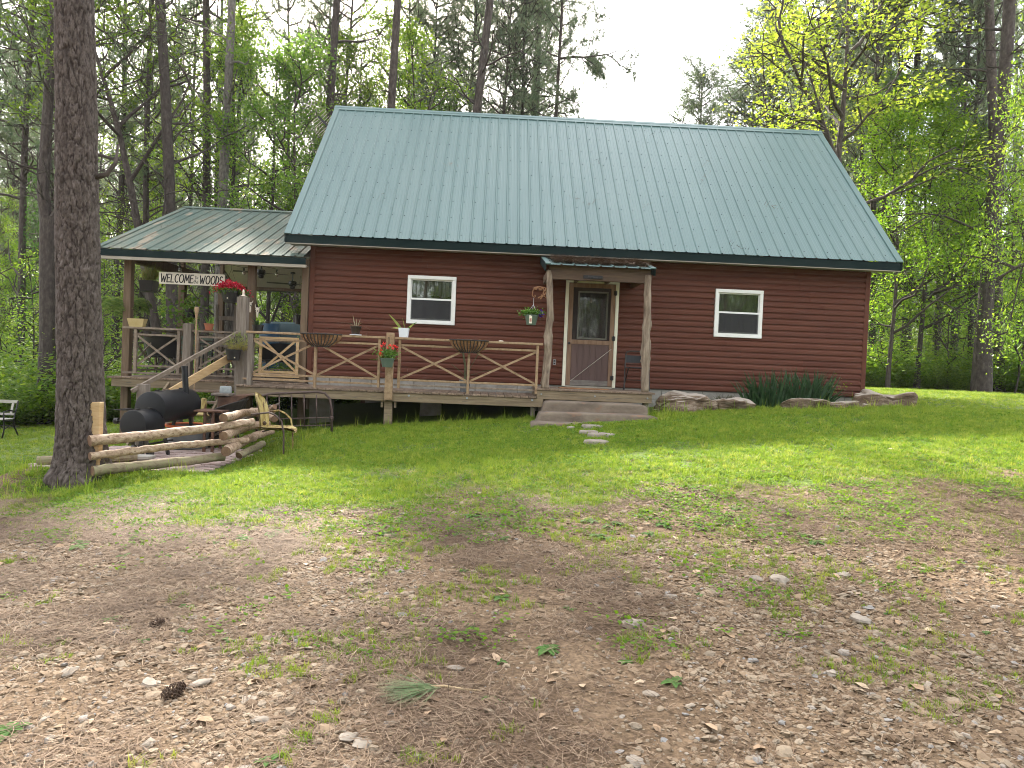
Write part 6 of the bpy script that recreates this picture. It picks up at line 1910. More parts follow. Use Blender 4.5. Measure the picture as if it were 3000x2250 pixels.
# tan planter box on the rail at left, terracotta pots, tiki torch
p = A(402, 957, -.28)
t = thing('planter_box', 'tan tapered planter box at the left end of the porch rail', 'planter', (p.x, -.28, 2.046))
q = MB(); q.add([(-.12, -.06, 0), (.12, -.06, 0), (.12, .06, 0), (-.12, .06, 0), (-.16, -.08, .155), (.16, -.08, .155), (.16, .08, .155), (-.16, .08, .155), (-.14, -.06, .15), (.14, -.06, .15), (.14, .06, .15), (-.14, .06, .15)],
   [(3, 2, 1, 0), (0, 1, 5, 4), (1, 2, 6, 5), (2, 3, 7, 6), (3, 0, 4, 7), (4, 5, 9, 8), (5, 6, 10, 9), (6, 7, 11, 10), (7, 4, 8, 11), (8, 9, 10, 11)]); q.build('box', M['tan'], t)
p = A(612, 962, -.28)
t = potted('terracotta_pot', 'terracotta pot with upright green leaves on the porch rail', p.x, -.28, 2.045, .085, .06, .12, 'terra')
q = MB(); q.lathe([(0, -.013), (.09, -.013), (.10, -.001), (0, -.001)], 18); q.build('saucer', M['terra'], t)
q = MB()
for k in range(26):
    a = rng.uniform(0, 6.28); blade_strip(q, (.03 * math.cos(a), .03 * math.sin(a), .10), (math.cos(a) * .5, math.sin(a) * .5, 1), rng.uniform(.12, .25), .016, rng.uniform(.1, .9))
tinted(q.build('leaves', M['greenleaf'], t))
p = A(758, 965, -.25)
t = potted('black_rail_pot', 'black pot with dark strap leaves on the rail by the middle post', p.x, -.3, 2.01, .10, .08, .17, 'blackplastic')
q = MB()
for k in range(12):
    a = rng.uniform(0, 6.28); blade_strip(q, (.03 * math.cos(a), .03 * math.sin(a), .15), (math.cos(a), math.sin(a) * .6, 1), rng.uniform(.15, .27), .035, rng.uniform(.6, 1.4))
tinted(q.build('leaves', M['iris'], t))
p = A(876, 950, 2.0)
t = potted('black_hanging_pot', 'small black pot of leafy stems hanging by the cabin corner post', p.x, 2.0, p.z, .10, .08, .20, 'blackplastic')
P_ = rng.normal(size=(260, 3)) * np.array([.10, .08, .16]) + np.array([0, 0, .42]); leaves_obj('leaves', P_, .075, 'leaf_mid', t, rng, .3, .5)
q = MB()
for a in (-.09, .09): q.tube([(a, 0, .2), (0, 0, 3.4 - p.z)], .0025, 4)
q.build('hanger_wire', M['blackiron'], t)
# leafy pothos in the middle
p = A(560, 930, .8)
t = potted('leafy_pot', 'black pot of broad glossy leaves hanging behind the grey newel', p.x, .8, p.z, .12, .09, .16, 'blackplastic')
P_ = rng.normal(size=(230, 3)) * np.array([.22, .12, .2]) + np.array([-.10, 0, .10]); leaves_obj('leaves', P_, .10, 'leaf_dark', t, rng, .3, .7)
q = MB()
for a in (-.11, .11): q.tube([(a, 0, .16), (0, 0, 3.5 - p.z)], .0025, 4)
q.build('hanger_wire', M['blackiron'], t)
# tiki torch
p = A(576, 920, -.50); t = thing('tiki_torch', 'bamboo torch standing before the porch rail beside the grey newel', 'torch', (p.x, -.50, 0))
zt2 = p.z; q = MB(); q.tube([(0, 0, gz(p.x, -.5)), (0, 0, zt2 - .06)], .014, 8); q.build('pole', M['bamboo'], t)
q = MB(); q.lathe([(.014, zt2 - .10), (.03, zt2 + .02), (.042, zt2 + .06), (.038, zt2 + .12), (.03, zt2 + .13), (0, zt2 + .125)], 14); q.build('basket', M['bamboo'], t, True)
q = MB(); q.lathe([(0, zt2 + .15), (.022, zt2 + .145), (.024, zt2 + .12)], 10); q.build('oil_can', M['blackiron'], t)

# bleached animal skulls on the middle post
def skull(px_, py_, Y, lab, rz, s=1.0):
    p = A(px_, py_, Y); t = thing('skull', lab, 'skull', (p.x, Y, p.z), rz)
    q = MB(); q.blob((0, 0, .03), (.034, .04, .05), 12, 8, .15, 3); q.blob((.012, -.02, -.045), (.018, .022, .06), 10, 8, .15, 5); q.build('cranium', M['bone'], t, True)
    q = MB(); q.tube([(-.02, 0, .06), (-.045, .0, .10), (-.03, -.01, .135)], [.010, .008, .003], 6); q.tube([(.02, 0, .06), (.05, 0, .085), (.055, -.01, .11)], [.010, .008, .003], 6); q.build('horns', M['bone'], t)
    q = MB(); q.blob((.022, -.034, .015), (.009, .008, .012), 8, 6, 0, 1); q.blob((-.016, -.036, .018), (.009, .008, .012), 8, 6, 0, 1); q.build('eye_sockets', M['dark'], t)
    t.scale = (s, s, s)
skull(731, 898, -.12, 'bleached animal skull on the left face of the middle porch post', .3, 1.1)
skull(754, 914, -.10, 'bleached animal skull lower down on the middle porch post', -.2, 1.1)
p = A(713, 869, -.62); q = MB(); q.lathe([(0, 0), (.07, 0), (.075, .006), (.05, .012), (.02, .03), (.018, .10), (.01, .13), (0, .132)], 14, (p.x, -.62, p.z)); tag(q.build('post_finial', M['bone'], None, True), 'small cream finial standing on top of the tall newel', 'finial')

# porch chairs: slatted ladder back, round black tub chair, green chairs
lb = thing('ladder_back_chair', 'tall grey ladder back rocking chair on the porch behind the red flowers', 'chair', (0, 0, 0))
Yl = .9; xa, xb = XA(634, 1000, Yl), XA(687, 1000, Yl)
for xx in (xa, xb): MB().bbox(xx - .03, xx + .03, Yl - .02, Yl + .02, PZ + .02, A(640, 893, Yl).z, .006).build('back_post', M['grey'], lb)
for py_ in (932, 985, 1010): 
    z = A(660, py_, Yl).z; MB().bbox(xa + .03, xb - .03, Yl - .012, Yl + .012, z - .045, z + .04, .004).build('back_slat', M['grey'], lb)
MB().bbox(xa - .05, xb + .05, Yl - .5, Yl, PZ + .40, PZ + .43, .005).build('seat', M['grey'], lb)
for xx in (xa - .02, xb + .02):
    MB().bbox(xx - .025, xx + .025, Yl - .5, Yl - .45, PZ + .03, PZ + .62, .004).build('front_post', M['grey'], lb)
    MB().bbox(xx - .04, xx + .04, Yl - .55, Yl + .02, PZ + .62, PZ + .645, .004).build('armrest', M['grey'], lb)
    MB().bar((xx, Yl - .6, PZ + .04), (xx, Yl + .3, PZ + .04), .03, .05).build('rocker', M['grey'], lb)
# sling chair with black round back
def tub_chair(px_, Y, w, lab, mat, back, rz=0):
    x = XA(px_, 1050, Y); t = thing('porch_chair', lab, 'chair', (x, Y, PZ), rz, 'chairs on the covered porch')
    q = MB(); n = 16
    v = []
    for j in range(7):
        tt = j / 6
        for i in range(n + 1):
            a = PI * i / n; v.append((-math.cos(a) * w * (.8 + .2 * tt), .05 + math.sin(a) * .26 * (.7 + .5 * tt), .38 + back * tt * (.55 + .45 * math.sin(a))))
    q.add(v, [(j * (n + 1) + i, j * (n + 1) + i + 1, (j + 1) * (n + 1) + i + 1, (j + 1) * (n + 1) + i) for j in range(6) for i in range(n)])
    q.build('backrest', M[mat], t, True)
    q = MB(); q.lathe([(0, .37), (w * .9, .37), (w * .95, .41), (0, .42)], 20); q.build('seat', M[mat], t)
    for a in (.8, 2.35, 3.9, 5.5): MB().tube([(w * .7 * math.cos(a), w * .7 * math.sin(a), .38), (w * .95 * math.cos(a), w * .95 * math.sin(a), 0)], .012, 6).build('leg', M['blackiron'], t)
tub_chair(478, 1.3, .36, 'black round backed chair behind the left porch rail', 'blackplastic', .48, PI)
tub_chair(820, 2.4, .50, 'wide black tub chair on the porch behind the honey gate', 'blackplastic', .42, 0.2)
def glider(px0_, px1_, Y, lab):
    xa, xb = XA(px0_, 1050, Y), XA(px1_, 1050, Y); t = thing('glider_seat', lab, 'bench', (0, 0, 0))
    for k in range(4):
        z = PZ + .45 + k * .11; MB().bbox(xa, xb, Y + .2 + k * .02, Y + .22 + k * .02, z, z + .085, .004).build('back_slat', M['greenmetal'], t)
    for k in range(5): MB().bbox(xa, xb, Y - .3 + k * .1, Y - .22 + k * .1, PZ + .40, PZ + .42, .004).build('seat_slat', M['greenmetal'], t)
    for xx in (xa, xb): 
        MB().tube([(xx, Y - .3, PZ), (xx, Y - .28, PZ + .62), (xx, Y + .2, PZ + .62), (xx, Y + .28, PZ + .9)], .014, 6).build('side_frame', M['blackiron'], t)
        MB().tube([(xx, Y + .2, PZ), (xx, Y + .2, PZ + .62)], .014, 6).build('leg', M['blackiron'], t)
glider(498, 610, 1.9, 'dull green slatted metal bench on the porch behind the newel')
tbp = thing('porch_table', 'dark table standing on the porch behind the stair rail', 'table', (0, 0, 0))
xa, xb = XA(590, 1060, 1.5), XA(690, 1060, 1.5)
MB().bbox(xa, xb, 1.2, 2.0, PZ + .68, PZ + .71, .006).build('table_top', M['blackiron'], tbp)
for xx in (xa + .05, xb - .05):
    for yy in (1.25, 1.95): MB().tube([(xx, yy, PZ), (xx, yy, PZ + .68)], .02, 8).build('leg', M['blackiron'], tbp)
# teal tub and blue drum behind the porch
pt_ = A(830, 980, 9.6)
q = MB(); xa, xb = XA(795, 960, 9.6), XA(885, 960, 9.6); q.bbox(xa, xb + .4, 9.4, 11.0, gz(xa, 9.6) - .1, A(830, 944, 9.6).z, .05)
tag(q.build('teal_container', M['teal']), 'teal blue box container in the trees beyond the porch', 'container')
q = MB(); p = A(790, 960, 8.9); q.lathe([(0, 0), (.30, 0), (.30, .3), (.315, .31), (.30, .32), (.30, p.z - gz(p.x, 8.9) + .12), (.0, p.z - gz(p.x, 8.9) + .12)], 24, (p.x, 8.9, gz(p.x, 8.9)))
tag(q.build('blue_drum', M['blue'], None, 'auto'), 'blue plastic drum beside the teal container beyond the porch', 'drum')

# antenna behind the left end of the roof
an = thing('television_antenna', 'rod television antenna on a mast behind the left end of the ridge', 'antenna', (0, 0, 0))
Ya = 4.3
def ap(x_, y_): return A(880 + x_ * .1085, 280 + y_ * .1085, Ya)
MB().bar(ap(480, 560), ap(900, 980), .03, .05).build('boom', M['blackplastic'], an)
for (a, b_, c_, d_) in ((620, 370, 500, 480), (690, 430, 560, 560), (720, 490, 600, 620), (760, 560, 640, 680), (490, 560, 280, 750), (560, 600, 320, 780), (600, 660, 390, 850), (640, 700, 410, 880), (620, 800, 420, 1040), (700, 860, 480, 1060), (720, 900, 560, 1080), (745, 940, 620, 1090), (920, 460, 700, 730), (930, 530, 740, 760)):
    MB().tube([ap(a, b_), ap(c_, d_)], .006, 5).build('rod', M['alu'], an)
mp_ = ap(800, 900); MB().tube([(mp_.x + .1, Ya + .05, mp_.z), (mp_.x + .1, Ya + .05, 5.0)], .02, 8).build('mast', M['alu'], an)

# iris clump
def iris(px_, py_, n, L, R_, lab, seed):
    rg = np.random.default_rng(seed); p = A(px_, py_, -.55); x0 = p.x; y0 = -.55
    t = thing('iris_plant', lab, 'iris', (x0, y0, gz(x0, y0)), 0, 'iris clumps under the right window')
    q = MB()
    for k in range(n):
        fx = rg.uniform(-R_, R_); a = rg.normal() * .6
        lean = fx / R_ * .45 + rg.normal() * .16
        blade_strip(q, (fx, rg.uniform(-.10, .12), 0), (lean, rg.normal() * .15 - .1, 1), L * rg.uniform(.55, 1.1), .048, rg.choice([.15, .3, 1.0, 1.6], p=[.45, .3, .15, .1]), 7, side=(math.cos(a), math.sin(a), 0))
    tinted(q.build('leaves', M['iris'], t))
iris(2210, 1165, 33, 0.62, .16, 'small iris clump at the left, nearest the entry porch', 1)
iris(2265, 1165, 78, 0.70, .26, 'broad dark iris clump beside the small left one', 2)
iris(2345, 1165, 97, 0.75, .30, 'tall central iris clump, the fullest of the row', 3)
iris(2395, 1165, 52, 0.69, .2, 'right hand iris clump next to the reddish sprig', 4)
p = A(2435, 1165, -.5); t = thing('rose_sprig', 'thin reddish green rose sprig right of the iris clumps', 'plant', (p.x, -.5, gz(p.x, -.5)))
q = MB()
for a, h in ((-.1, .4), (.1, .45), (.3, .35), (-.25, .3)): q.tube([(0, 0, 0), (a * .5, 0, h * .5), (a, 0, h)], .004, 4)
q.build('stems', M['stemwood'], t)
P_ = rng.normal(size=(90, 3)) * np.array([.15, .08, .1]) + np.array([.05, 0, .33]); leaves_obj('leaves', P_, .045, 'leaf_mid', t, rng, .4, .6)
p = A(2135, 1172, -.62); t = thing('dead_fern_tuft', 'dark withered tuft against the foundation behind the brown rock', 'plant', (p.x, -.55, gz(p.x, -.55)))
C_ = rng.normal(size=(80, 3)) * np.array([.12, .06, .04]) + np.array([0, 0, .12]); co, f = tuft_arrays(C_, np.tile([0, 0, 1.], (80, 1)), rng, 6, .10, .008, 1.0)
me = fast_mesh('dry_fronds', co, f, M['stemwood'], False); o = bpy.data.objects.new('dry_fronds', me); COL.objects.link(o); o.parent = t
# dead plant in grey pot behind railing
p = A(1362, 1120, -.7)
t = potted('dead_plant_pot', 'grey pot with a bent woody cactus stem behind the railing', p.x, -.7, WZ + .003, .10, .08, .22, 'greytub')
q = MB(); q.tube([(0, 0, .2), (.0, 0, .45), (-.06, 0, .75), (-.12, 0, .95)], [.022, .02, .018, .008], 8); q.tube([(.0, 0, .3), (-.15, 0, .42), (-.26, 0, .5)], .006, 5); q.tube([(.02, 0, .3), (.14, 0, .55), (.26, 0, .78), (.34, 0, .80)], [.008, .006, .014, .004], 5); q.tube([(.05, 0, .3), (.3, 0, .38), (.6, 0, .45)], .004, 4)
q.build('stem', M['stemwood'], t)

# ================================================================== BIG PINE AT LEFT
bp = thing('big_pine_tree', 'huge rough barked pine trunk in front of the porch at the left', 'tree', (0, 0, 0))
Yt = -5.05
ct = []; 
for py_, pxc, wpx in ((1400, 244, 150), (1385, 243, 142), (1340, 241, 134), (1250, 238, 126), (1085, 236, 119), (800, 229, 114), (542, 225, 110), (270, 223, 104), (0, 218, 100), (-400, 208, 96)):
    p = A(pxc, py_, Yt); ct.append((p.z, p.x, wpx * (Yt - CAM.y) / FPX / 2))
ct.append((14, ct[-1][1] - .3, .19)); ct.append((20, ct[-1][1] - .4, .14)); ct.append((27, ct[-1][1] - .4, .05))
ct = np.array(ct)
zg = gz(ct[0, 1], Yt)
zz = np.concatenate([np.linspace(zg - .3, 8.5, 420), np.linspace(8.6, 27, 60)])
xc = np.interp(zz, ct[:, 0], ct[:, 1]); rc = np.interp(zz, ct[:, 0], ct[:, 2])
rc = rc * (1 + .25 * np.exp(-np.maximum(zz - zg, 0) / .13))
nA = 150; aa = np.linspace(0, 2 * PI, nA, endpoint=False)
ZZ, AA = np.meshgrid(zz, aa, indexing='ij'); RC = rc[:, None]
# bark plates: cellular cracks in (angle, height)
def cells(U, V, seed):
    U0 = np.floor(U).astype(int); V0 = np.floor(V).astype(int); per = int(round(Uper))
    d1 = np.full(U.shape, 9.); d2 = np.full(U.shape, 9.); idd = np.zeros(U.shape)
    for du in (-1, 0, 1):
        for dv in (-1, 0, 1):
            cu = U0 + du; cv = V0 + dv; cm = np.mod(cu, per)
            ju = _hash(cm, cv, seed); jv = _hash(cm, cv, seed + 5); h = _hash(cm, cv, seed + 9)
            d = np.sqrt((U - cu - ju) ** 2 + (V - cv - jv) ** 2)
            c1_ = d < d1; d2 = np.where(c1_, d1, np.minimum(d2, d)); idd = np.where(c1_, h, idd); d1 = np.where(c1_, d, d1)
    return d2 - d1, idd
Uper = 22
wx = (fbm(AA * 3, ZZ * 4, 3) - .5) * .9; wx2 = (fbm(AA * 3 + 9, ZZ * 4, 8) - .5) * .9
e1, id1 = cells(AA / (2 * PI) * Uper + wx * 1.3, ZZ * 4.2 + wx2 * 1.2, 2)
Uper = 52
e2, id2 = cells(AA / (2 * PI) * Uper + wx * 1.6, ZZ * 13.0 + wx2 * 1.6, 4)
disp = (sstep(0, .14, e1) - 1) * .020 + (id1 - .5) * .010 + (sstep(0, .25, e2) - 1) * .009 + (id2 - .5) * .010
disp = disp + .012 * (fbm(AA * 2, ZZ * 1.3, 6) - .5) + .06 * np.exp(-np.maximum(ZZ - zg, 0) / .2) * np.sin(AA * 5 + 1)* .5
RR = RC + disp
co = np.stack([xc[:, None] + RR * np.cos(AA), Yt + RR * np.sin(AA), ZZ], -1).reshape(-1, 3)
i_, k_ = np.meshgrid(np.arange(len(zz) - 1), np.arange(nA), indexing='ij')
a_ = (i_ * nA + k_).ravel(); b2 = (i_ * nA + (k_ + 1) % nA).ravel()
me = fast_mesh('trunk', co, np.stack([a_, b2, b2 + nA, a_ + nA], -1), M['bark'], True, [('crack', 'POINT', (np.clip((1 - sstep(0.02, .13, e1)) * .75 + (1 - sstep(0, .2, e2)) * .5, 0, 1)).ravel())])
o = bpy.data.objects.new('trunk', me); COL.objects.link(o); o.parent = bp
# upper crown (above the picture) that shades the yard
rg = np.random.default_rng(12); mb = MB(); tips = []
for i in range(44):
    z = 13.5 + 13 * (i / 44); a = i * 2.4; xx = float(np.interp(z, ct[:, 0], ct[:, 1]))
    grow(rg, mb, (xx, Yt, z), (math.cos(a), math.sin(a), .25), 4.2 * (1.15 - i / 44) * rg.uniform(.6, 1.1), .05, 1, tips, 5, .3, .08, (3, 5), .45)
mb.build('branches', M['bark_far'], bp, True)
C_ = np.array([p for p, d in tips]); D_ = np.array([d for p, d in tips])
co, f = tuft_arrays(C_, D_, rg, 16, .24, .02, .8)
o = bpy.data.objects.new('crown', mesh_tris('crown', co, f, M['needle'], np.repeat(rg.random(len(C_)), 16))); COL.objects.link(o); o.parent = bp
# short stub on the right side of trunk
q = MB(); p = A(283, 520, Yt); q.tube([(p.x - .05, Yt, p.z), (p.x + .10, Yt + .05, p.z + .06), (p.x + .19, Yt + .08, p.z + .22), (p.x + .2, Yt + .1, p.z + .45)], [.035, .03, .022, .012], 8); q.build('branch_stub', M['bark_far'], bp, True)

# ================================================================== WOOD
for k, (sd, H, r0, cr, dead, sp_, nb_, nd) in enumerate(((11, 30, .19, 17.0, 5, 4.8, 64, 18), (12, 30, .18, 17.2, 6, 4.6, 60, 14), (13, 31, .20, 17.5, 4.5, 5.0, 64, 20))):
    tree_proto('tall%d' % k, gen_pine(sd, H, r0, cr, dead, 4, sp_, nb_, nd, tl=.24))
for k, (sd, H, r0, cr, dead, sp_, nb_, nd) in enumerate(((21, 22, .16, 9.0, 3.0, 2.9, 52, 16), (22, 20, .14, 8.0, 2.5, 2.7, 48, 18), (23, 23, .17, 10.5, 3.0, 3.0, 50, 22))):
    tree_proto('mid%d' % k, gen_pine(sd, H, r0, cr, dead, 2, sp_, nb_, nd, tl=.24))
tree_proto('bush', gen_pine(27, 20, .15, 5.5, 3, 4, 2.9, 80, 6, tl=.24))
tree_proto('broad0', gen_broad(31, 13.5, .13, 3.0, 3.3, 18, .115, 13, 'leaf_mid', clus=.30))
tree_proto('broad1', gen_broad(32, 12.0, .11, 2.4, 3.0, 17, .115, 14, 'leaf_dark', clus=.28))
tree_proto('broad2', gen_broad(33, 14.5, .15, 4.0, 3.6, 18, .12, 14, 'leaf_mid', clus=.30, lean=.05))
tree_proto('bright0', gen_broad(34, 11.5, .10, 1.9, 3.0, 18, .115, 16, 'leaf_bright', clus=.30))
tree_proto('bright1', gen_broad(35, 10.0, .09, 1.6, 2.6, 17, .115, 15, 'leaf_bright', clus=.28))
tree_proto('yellow0', gen_broad(36, 14.5, .15, 4.8, 4.8, 20, .12, 9, 'leaf_yellow', clus=.20, split=(3, 5)))
tree_proto('droop0', gen_broad(37, 11.5, .12, 1.6, 4.2, 30, .115, 24, 'leaf_mid', clus=.36, up=0.0, flat=.95, droop=.2))
tree_proto('light0', gen_pine(41, 27, .19, 15, 9, 2, 3.6, 44, 6, bark='bark_light', tl=.24))
tree_proto('lean0', gen_broad(42, 15, .17, 7.0, 3.2, 12, .11, 13, 'leaf_mid', clus=.30, lean=0))
tree_proto('sapling0', gen_broad(43, 5.5, .04, .8, 1.6, 12, .10, 9, 'leaf_mid', clus=.22, depth=1))
tree_proto('sapling1', gen_broad(44, 4.5, .035, .5, 1.5, 12, .10, 9, 'leaf_bright', clus=.22, depth=1))
ivyA = gen_ivy(3, 9, .15); ivyB = gen_ivy(4, 6, .14, n=1800)

V = 3000 / 2212.0
def spot(vx, vy, Y):
    return A(vx * V, vy * V, Y).x
spots = [
 # view x, view y, Y, proto, size, wide, tiltx/y, ivy, label
 (700, 150, 13.0, 'tall0', 1.0, .95, 0, None, 'straight pine rising behind the left end of the cabin ridge'),
 (838, 120, 12.5, 'tall1', 1.0, 1.0, 0, None, 'second tall pine from the left behind the cabin ridge'),
 (1000, 120, 13.5, 'tall2', 1.0, .95, 0, None, 'third tall pine behind the ridge, near the middle of the roof'),
 (1078, 130, 22.0, 'mid0', .95, .9, 0, None, 'slim feathery pine behind the ridge left of the lone right pine'),
 (1132, 130, 23.0, 'mid2', .9, .9, 0, None, 'slim forking pine just left of the lone pine at the open sky'),
 (1208, 120, 19.0, 'light1', 1.0, .62, 0, None, 'lone slender pine with one long limb reaching into the white sky'),
 (492, 200, 11.5, 'light0', 1.0, 1.0, 0, None, 'pale flaky barked pine above the porch roof'),
 (463, 200, 13.0, 'tall1', 1.0, .95, 0, None, 'dark pine close beside the pale flaky one above the porch'),
 (396, 300, 8.6, 'tall2', .95, .95, 0, None, 'thick dark pine directly behind the porch ridge end'),
 (404, 430, 8.9, 'lean0', 1.0, 1.0, -.27, None, 'leafy tree leaning strongly left behind the porch ridge'),
 (335, 350, 16.0, 'mid1', 1.1, .95, 0, None, 'bare limbed pine between the big pine and porch ridge'),
 (260, 350, 18.0, 'mid2', 1.1, .8, 0, None, 'thin dark pine just right of the huge foreground trunk'),
 (105, 600, 7.0, 'fork', 1.0, 1.0, 0, None, 'dark forked tree left of the huge foreground pine'),
 (45, 620, 12.0, 'mid0', 1.0, .85, .05, 'A', 'ivy wrapped trunk near the left edge of the picture'),
 (590, 250, 12.5, 'broad1', 1.05, .8, 0, None, 'crooked leafy tree over the right part of the porch roof'),
 (2128, 700, 10.5, 'tall0', 1.0, 1.35, .045, None, 'thickest dark pine by the lawn at the right edge'),
 (2186, 300, 13.0, 'tall2', 1.0, 1.1, .01, None, 'tall pine right behind the thickest one at the right edge'),
 (1993, 600, 12.6, 'bright0', 1.0, 1.0, .01, None, 'slim bright green tree in the gap right of the cabin'),
 (1888, 700, 14.5, 'mid1', 1.15, .85, 0, 'B', 'ivy covered twin trunk just right of the cabin corner'),
 (1906, 700, 15.0, 'mid0', 1.1, .7, 0, None, 'reddish bare trunk beside the ivy covered one'),
 (2062, 700, 17.0, 'mid2', 1.1, .85, 0, 'B', 'ivy climbed pine between the slim tree and the thick pine'),
 (2030, 700, 19.0, 'mid0', 1.1, .7, 0, None, 'narrow trunk behind the slim bright tree on the right'),
 (2105, 640, 15.0, 'mid1', 1.0, .8, -.04, None, 'leaning vine hung trunk beside the thickest right pine'),
 (1800, 400, 10.5, 'yellow0', 1.05, 1.15, 0, None, 'open crowned tree with young yellow leaves behind the right gable'),
 (2045, 480, 14.5, 'bright1', 1.1, .9, 0, None, 'bushy spring green tree left of the right hand pines'),
 (1935, 500, 11.5, 'bright0', .88, .9, 0, None, 'small bright tree touching the right gable of the roof'),
 (2335, 500, 1.5, 'droop0', 1.0, .46, 0, None, 'drooping broadleaf branches hanging in at the right edge'),
 (2290, 300, 17.5, 'broad0', 1.0, 1.1, 0, None, 'leafy tree standing beyond the drooping branches at far right'),
 (300, 300, 17.0, 'broad0', 1.0, .9, 0, None, 'airy leafy tree between the huge pine and the leaning one'),
 (530, 330, 13.8, 'broad2', 1.0, .9, 0, None, 'full leafy tree over the middle of the porch roof'),
 (640, 300, 11.2, 'broad1', 1.0, 1.0, 0, None, 'dark leafy tree touching the left verge of the cabin roof'),
 (770, 200, 15.5, 'broad2', .98, .9, 0, None, 'dense dark leafy tree between the first two ridge pines'),
 (890, 200, 15.5, 'broad0', 1.1, .95, 0, None, 'leafy tree between the second and third ridge pines'),
 (960, 230, 17.0, 'broad1', .95, .9, 0, None, 'low leafy tree just left of the third ridge pine'),
 (930, 150, 26.0, 'bush', 1.12, .9, 0, None, 'feathery far pine showing left of the third ridge pine'),
 (1030, 150, 29.0, 'bush', 1.22, .95, 0, None, 'feathery far pine showing right of the third ridge pine'),
 (1165, 150, 30.0, 'bush', 1.22, .8, 0, None, 'feathery pine filling the space by the lone slender one'),
 (1168, 130, 23.5, 'tall1', 1.08, .9, 0, None, 'very tall thin pine added left of the lone pine to shade the drive'),  # extra pine put in so its high crown shades the foreground
 (1527, 250, 33.0, 'bush', .98, 1.0, 0, None, 'bushy blue green pine top standing alone at the sky gap'),
 (1612, 230, 31.0, 'bush', 1.0, 1.1, 0, None, 'pine top next right of the lone bushy one'),
 (1680, 200, 27.0, 'bush', 1.05, 1.1, 0, None, 'pine showing through the left of the yellow leaved crown'),
 (1770, 200, 22.0, 'mid0', 1.0, 1.0, 0, None, 'pine behind the middle of the yellow leaved crown'),
 (1850, 200, 20.0, 'mid1', 1.15, 1.0, 0, None, 'tall pine behind the right part of the yellow crown'),
 (1990, 100, 19.0, 'mid2', 1.15, 1.1, 0, None, 'spreading pine above the bright trees on the right'),
 (2060, 100, 23.0, 'mid0', 1.2, 1.1, 0, None, 'darker pine crown above the bushy spring green tree'),
]
# lone pine: bare bole with sparse crown and one long limb to the right
rg = np.random.default_rng(88); H = 24
mb = MB(); path = trunk_path(rg, H, 0.0, .1); mb.tube([Vector((0, 0, -.4))] + path, [.26] + [max(.02, .19 * (1 - .8 * (i / 12) ** 1.3)) for i in range(13)], 10, cap=False)
tips = []
def limb(z, a, L, el, r=.04, n_=1, sp=(3, 5)):
    grow(rg, mb, at_height(path, H, z), (math.cos(a), math.sin(a), el), L, r, n_, tips, 5, .22, .03, sp, .42)
limb(14.6, 0.0, 4.6, .10, .07, 2, (4, 6))
limb(13.0, .3, 1.8, -.1); limb(10.6, .1, 1.6, .1, .02); limb(12.2, .5, 1.5, .2); limb(9.3, 3.3, .6, .1, .015)
for i in range(34):
    z = 11.5 + 12 * i / 34; limb(z, i * 2.4, 2.8 * (1.15 - .6 * i / 34) * rg.uniform(.6, 1.1), .3)
C_ = np.array([p for p, d in tips] * 5); D_ = np.array([d for p, d in tips] * 5); C_ = C_ + rg.normal(size=C_.shape) * .11
co, f = tuft_arrays(C_, D_, rg, 16, .23, .022, .8)
me = bpy.data.meshes.new('trunk'); me.from_pydata(mb.v, [], mb.f); me.materials.append(M['bark_far']); me.update()
TREES['light1'] = (me, mesh_tris('crown', co, f, M['needle'], np.repeat(np.clip(.5 + .3 * rg.normal(size=len(C_)), 0, 1), 16)))
# forked tree
rg = np.random.default_rng(89); mb = MB(); tips = []
mb.tube([(0, 0, -.4), (0, 0, 0), (.02, 0, 2.5), (-.05, 0, 5.0), (-.02, 0, 5.9)], [.32, .25, .21, .205, .24], 12, cap=False)
pl = [Vector(v) for v in ((-.06, 0, 5.6), (-.22, 0, 6.6), (-.16, 0, 8.5), (-.1, .1, 12), (0, .2, 17), (.2, .3, 22))]; mb.tube(pl, [.17, .16, .14, .12, .09, .03], 9, cap=False)
pr_ = [Vector(v) for v in ((.02, 0, 5.6), (.32, 0, 6.2), (.62, .1, 7.6), (.75, .2, 11), (.9, .3, 16), (1.1, .4, 20))]; mb.tube(pr_, [.17, .15, .13, .11, .07, .02], 9, cap=False)
for i in range(60):
    pth = pl if i % 2 else pr_; t = rg.uniform(.1, .98); f_i = t * (len(pth) - 1); k = min(int(f_i), len(pth) - 2); p = pth[k].lerp(pth[k + 1], f_i - k); a = rg.uniform(0, 6.28)
    tp_ = [] if p.z < 9.0 else tips
    grow(rg, mb, p, (math.cos(a), math.sin(a), rg.uniform(-.1, .5)), rg.uniform(1.2, 3.4), .028, 1, tp_, 4, .35, .06, (2, 4), .5)
C_ = np.array([p for p, d in tips]); D_ = np.array([d for p, d in tips]); co, f = tuft_arrays(C_, D_, rg, 11, .2, .014, .8)
me = bpy.data.meshes.new('trunk'); me.from_pydata(mb.v, [], mb.f); me.materials.append(M['bark_far']); me.update()
TREES['fork'] = (me, mesh_tris('crown', co, f, M['needle'], np.repeat(rg.random(len(C_)), 11)))

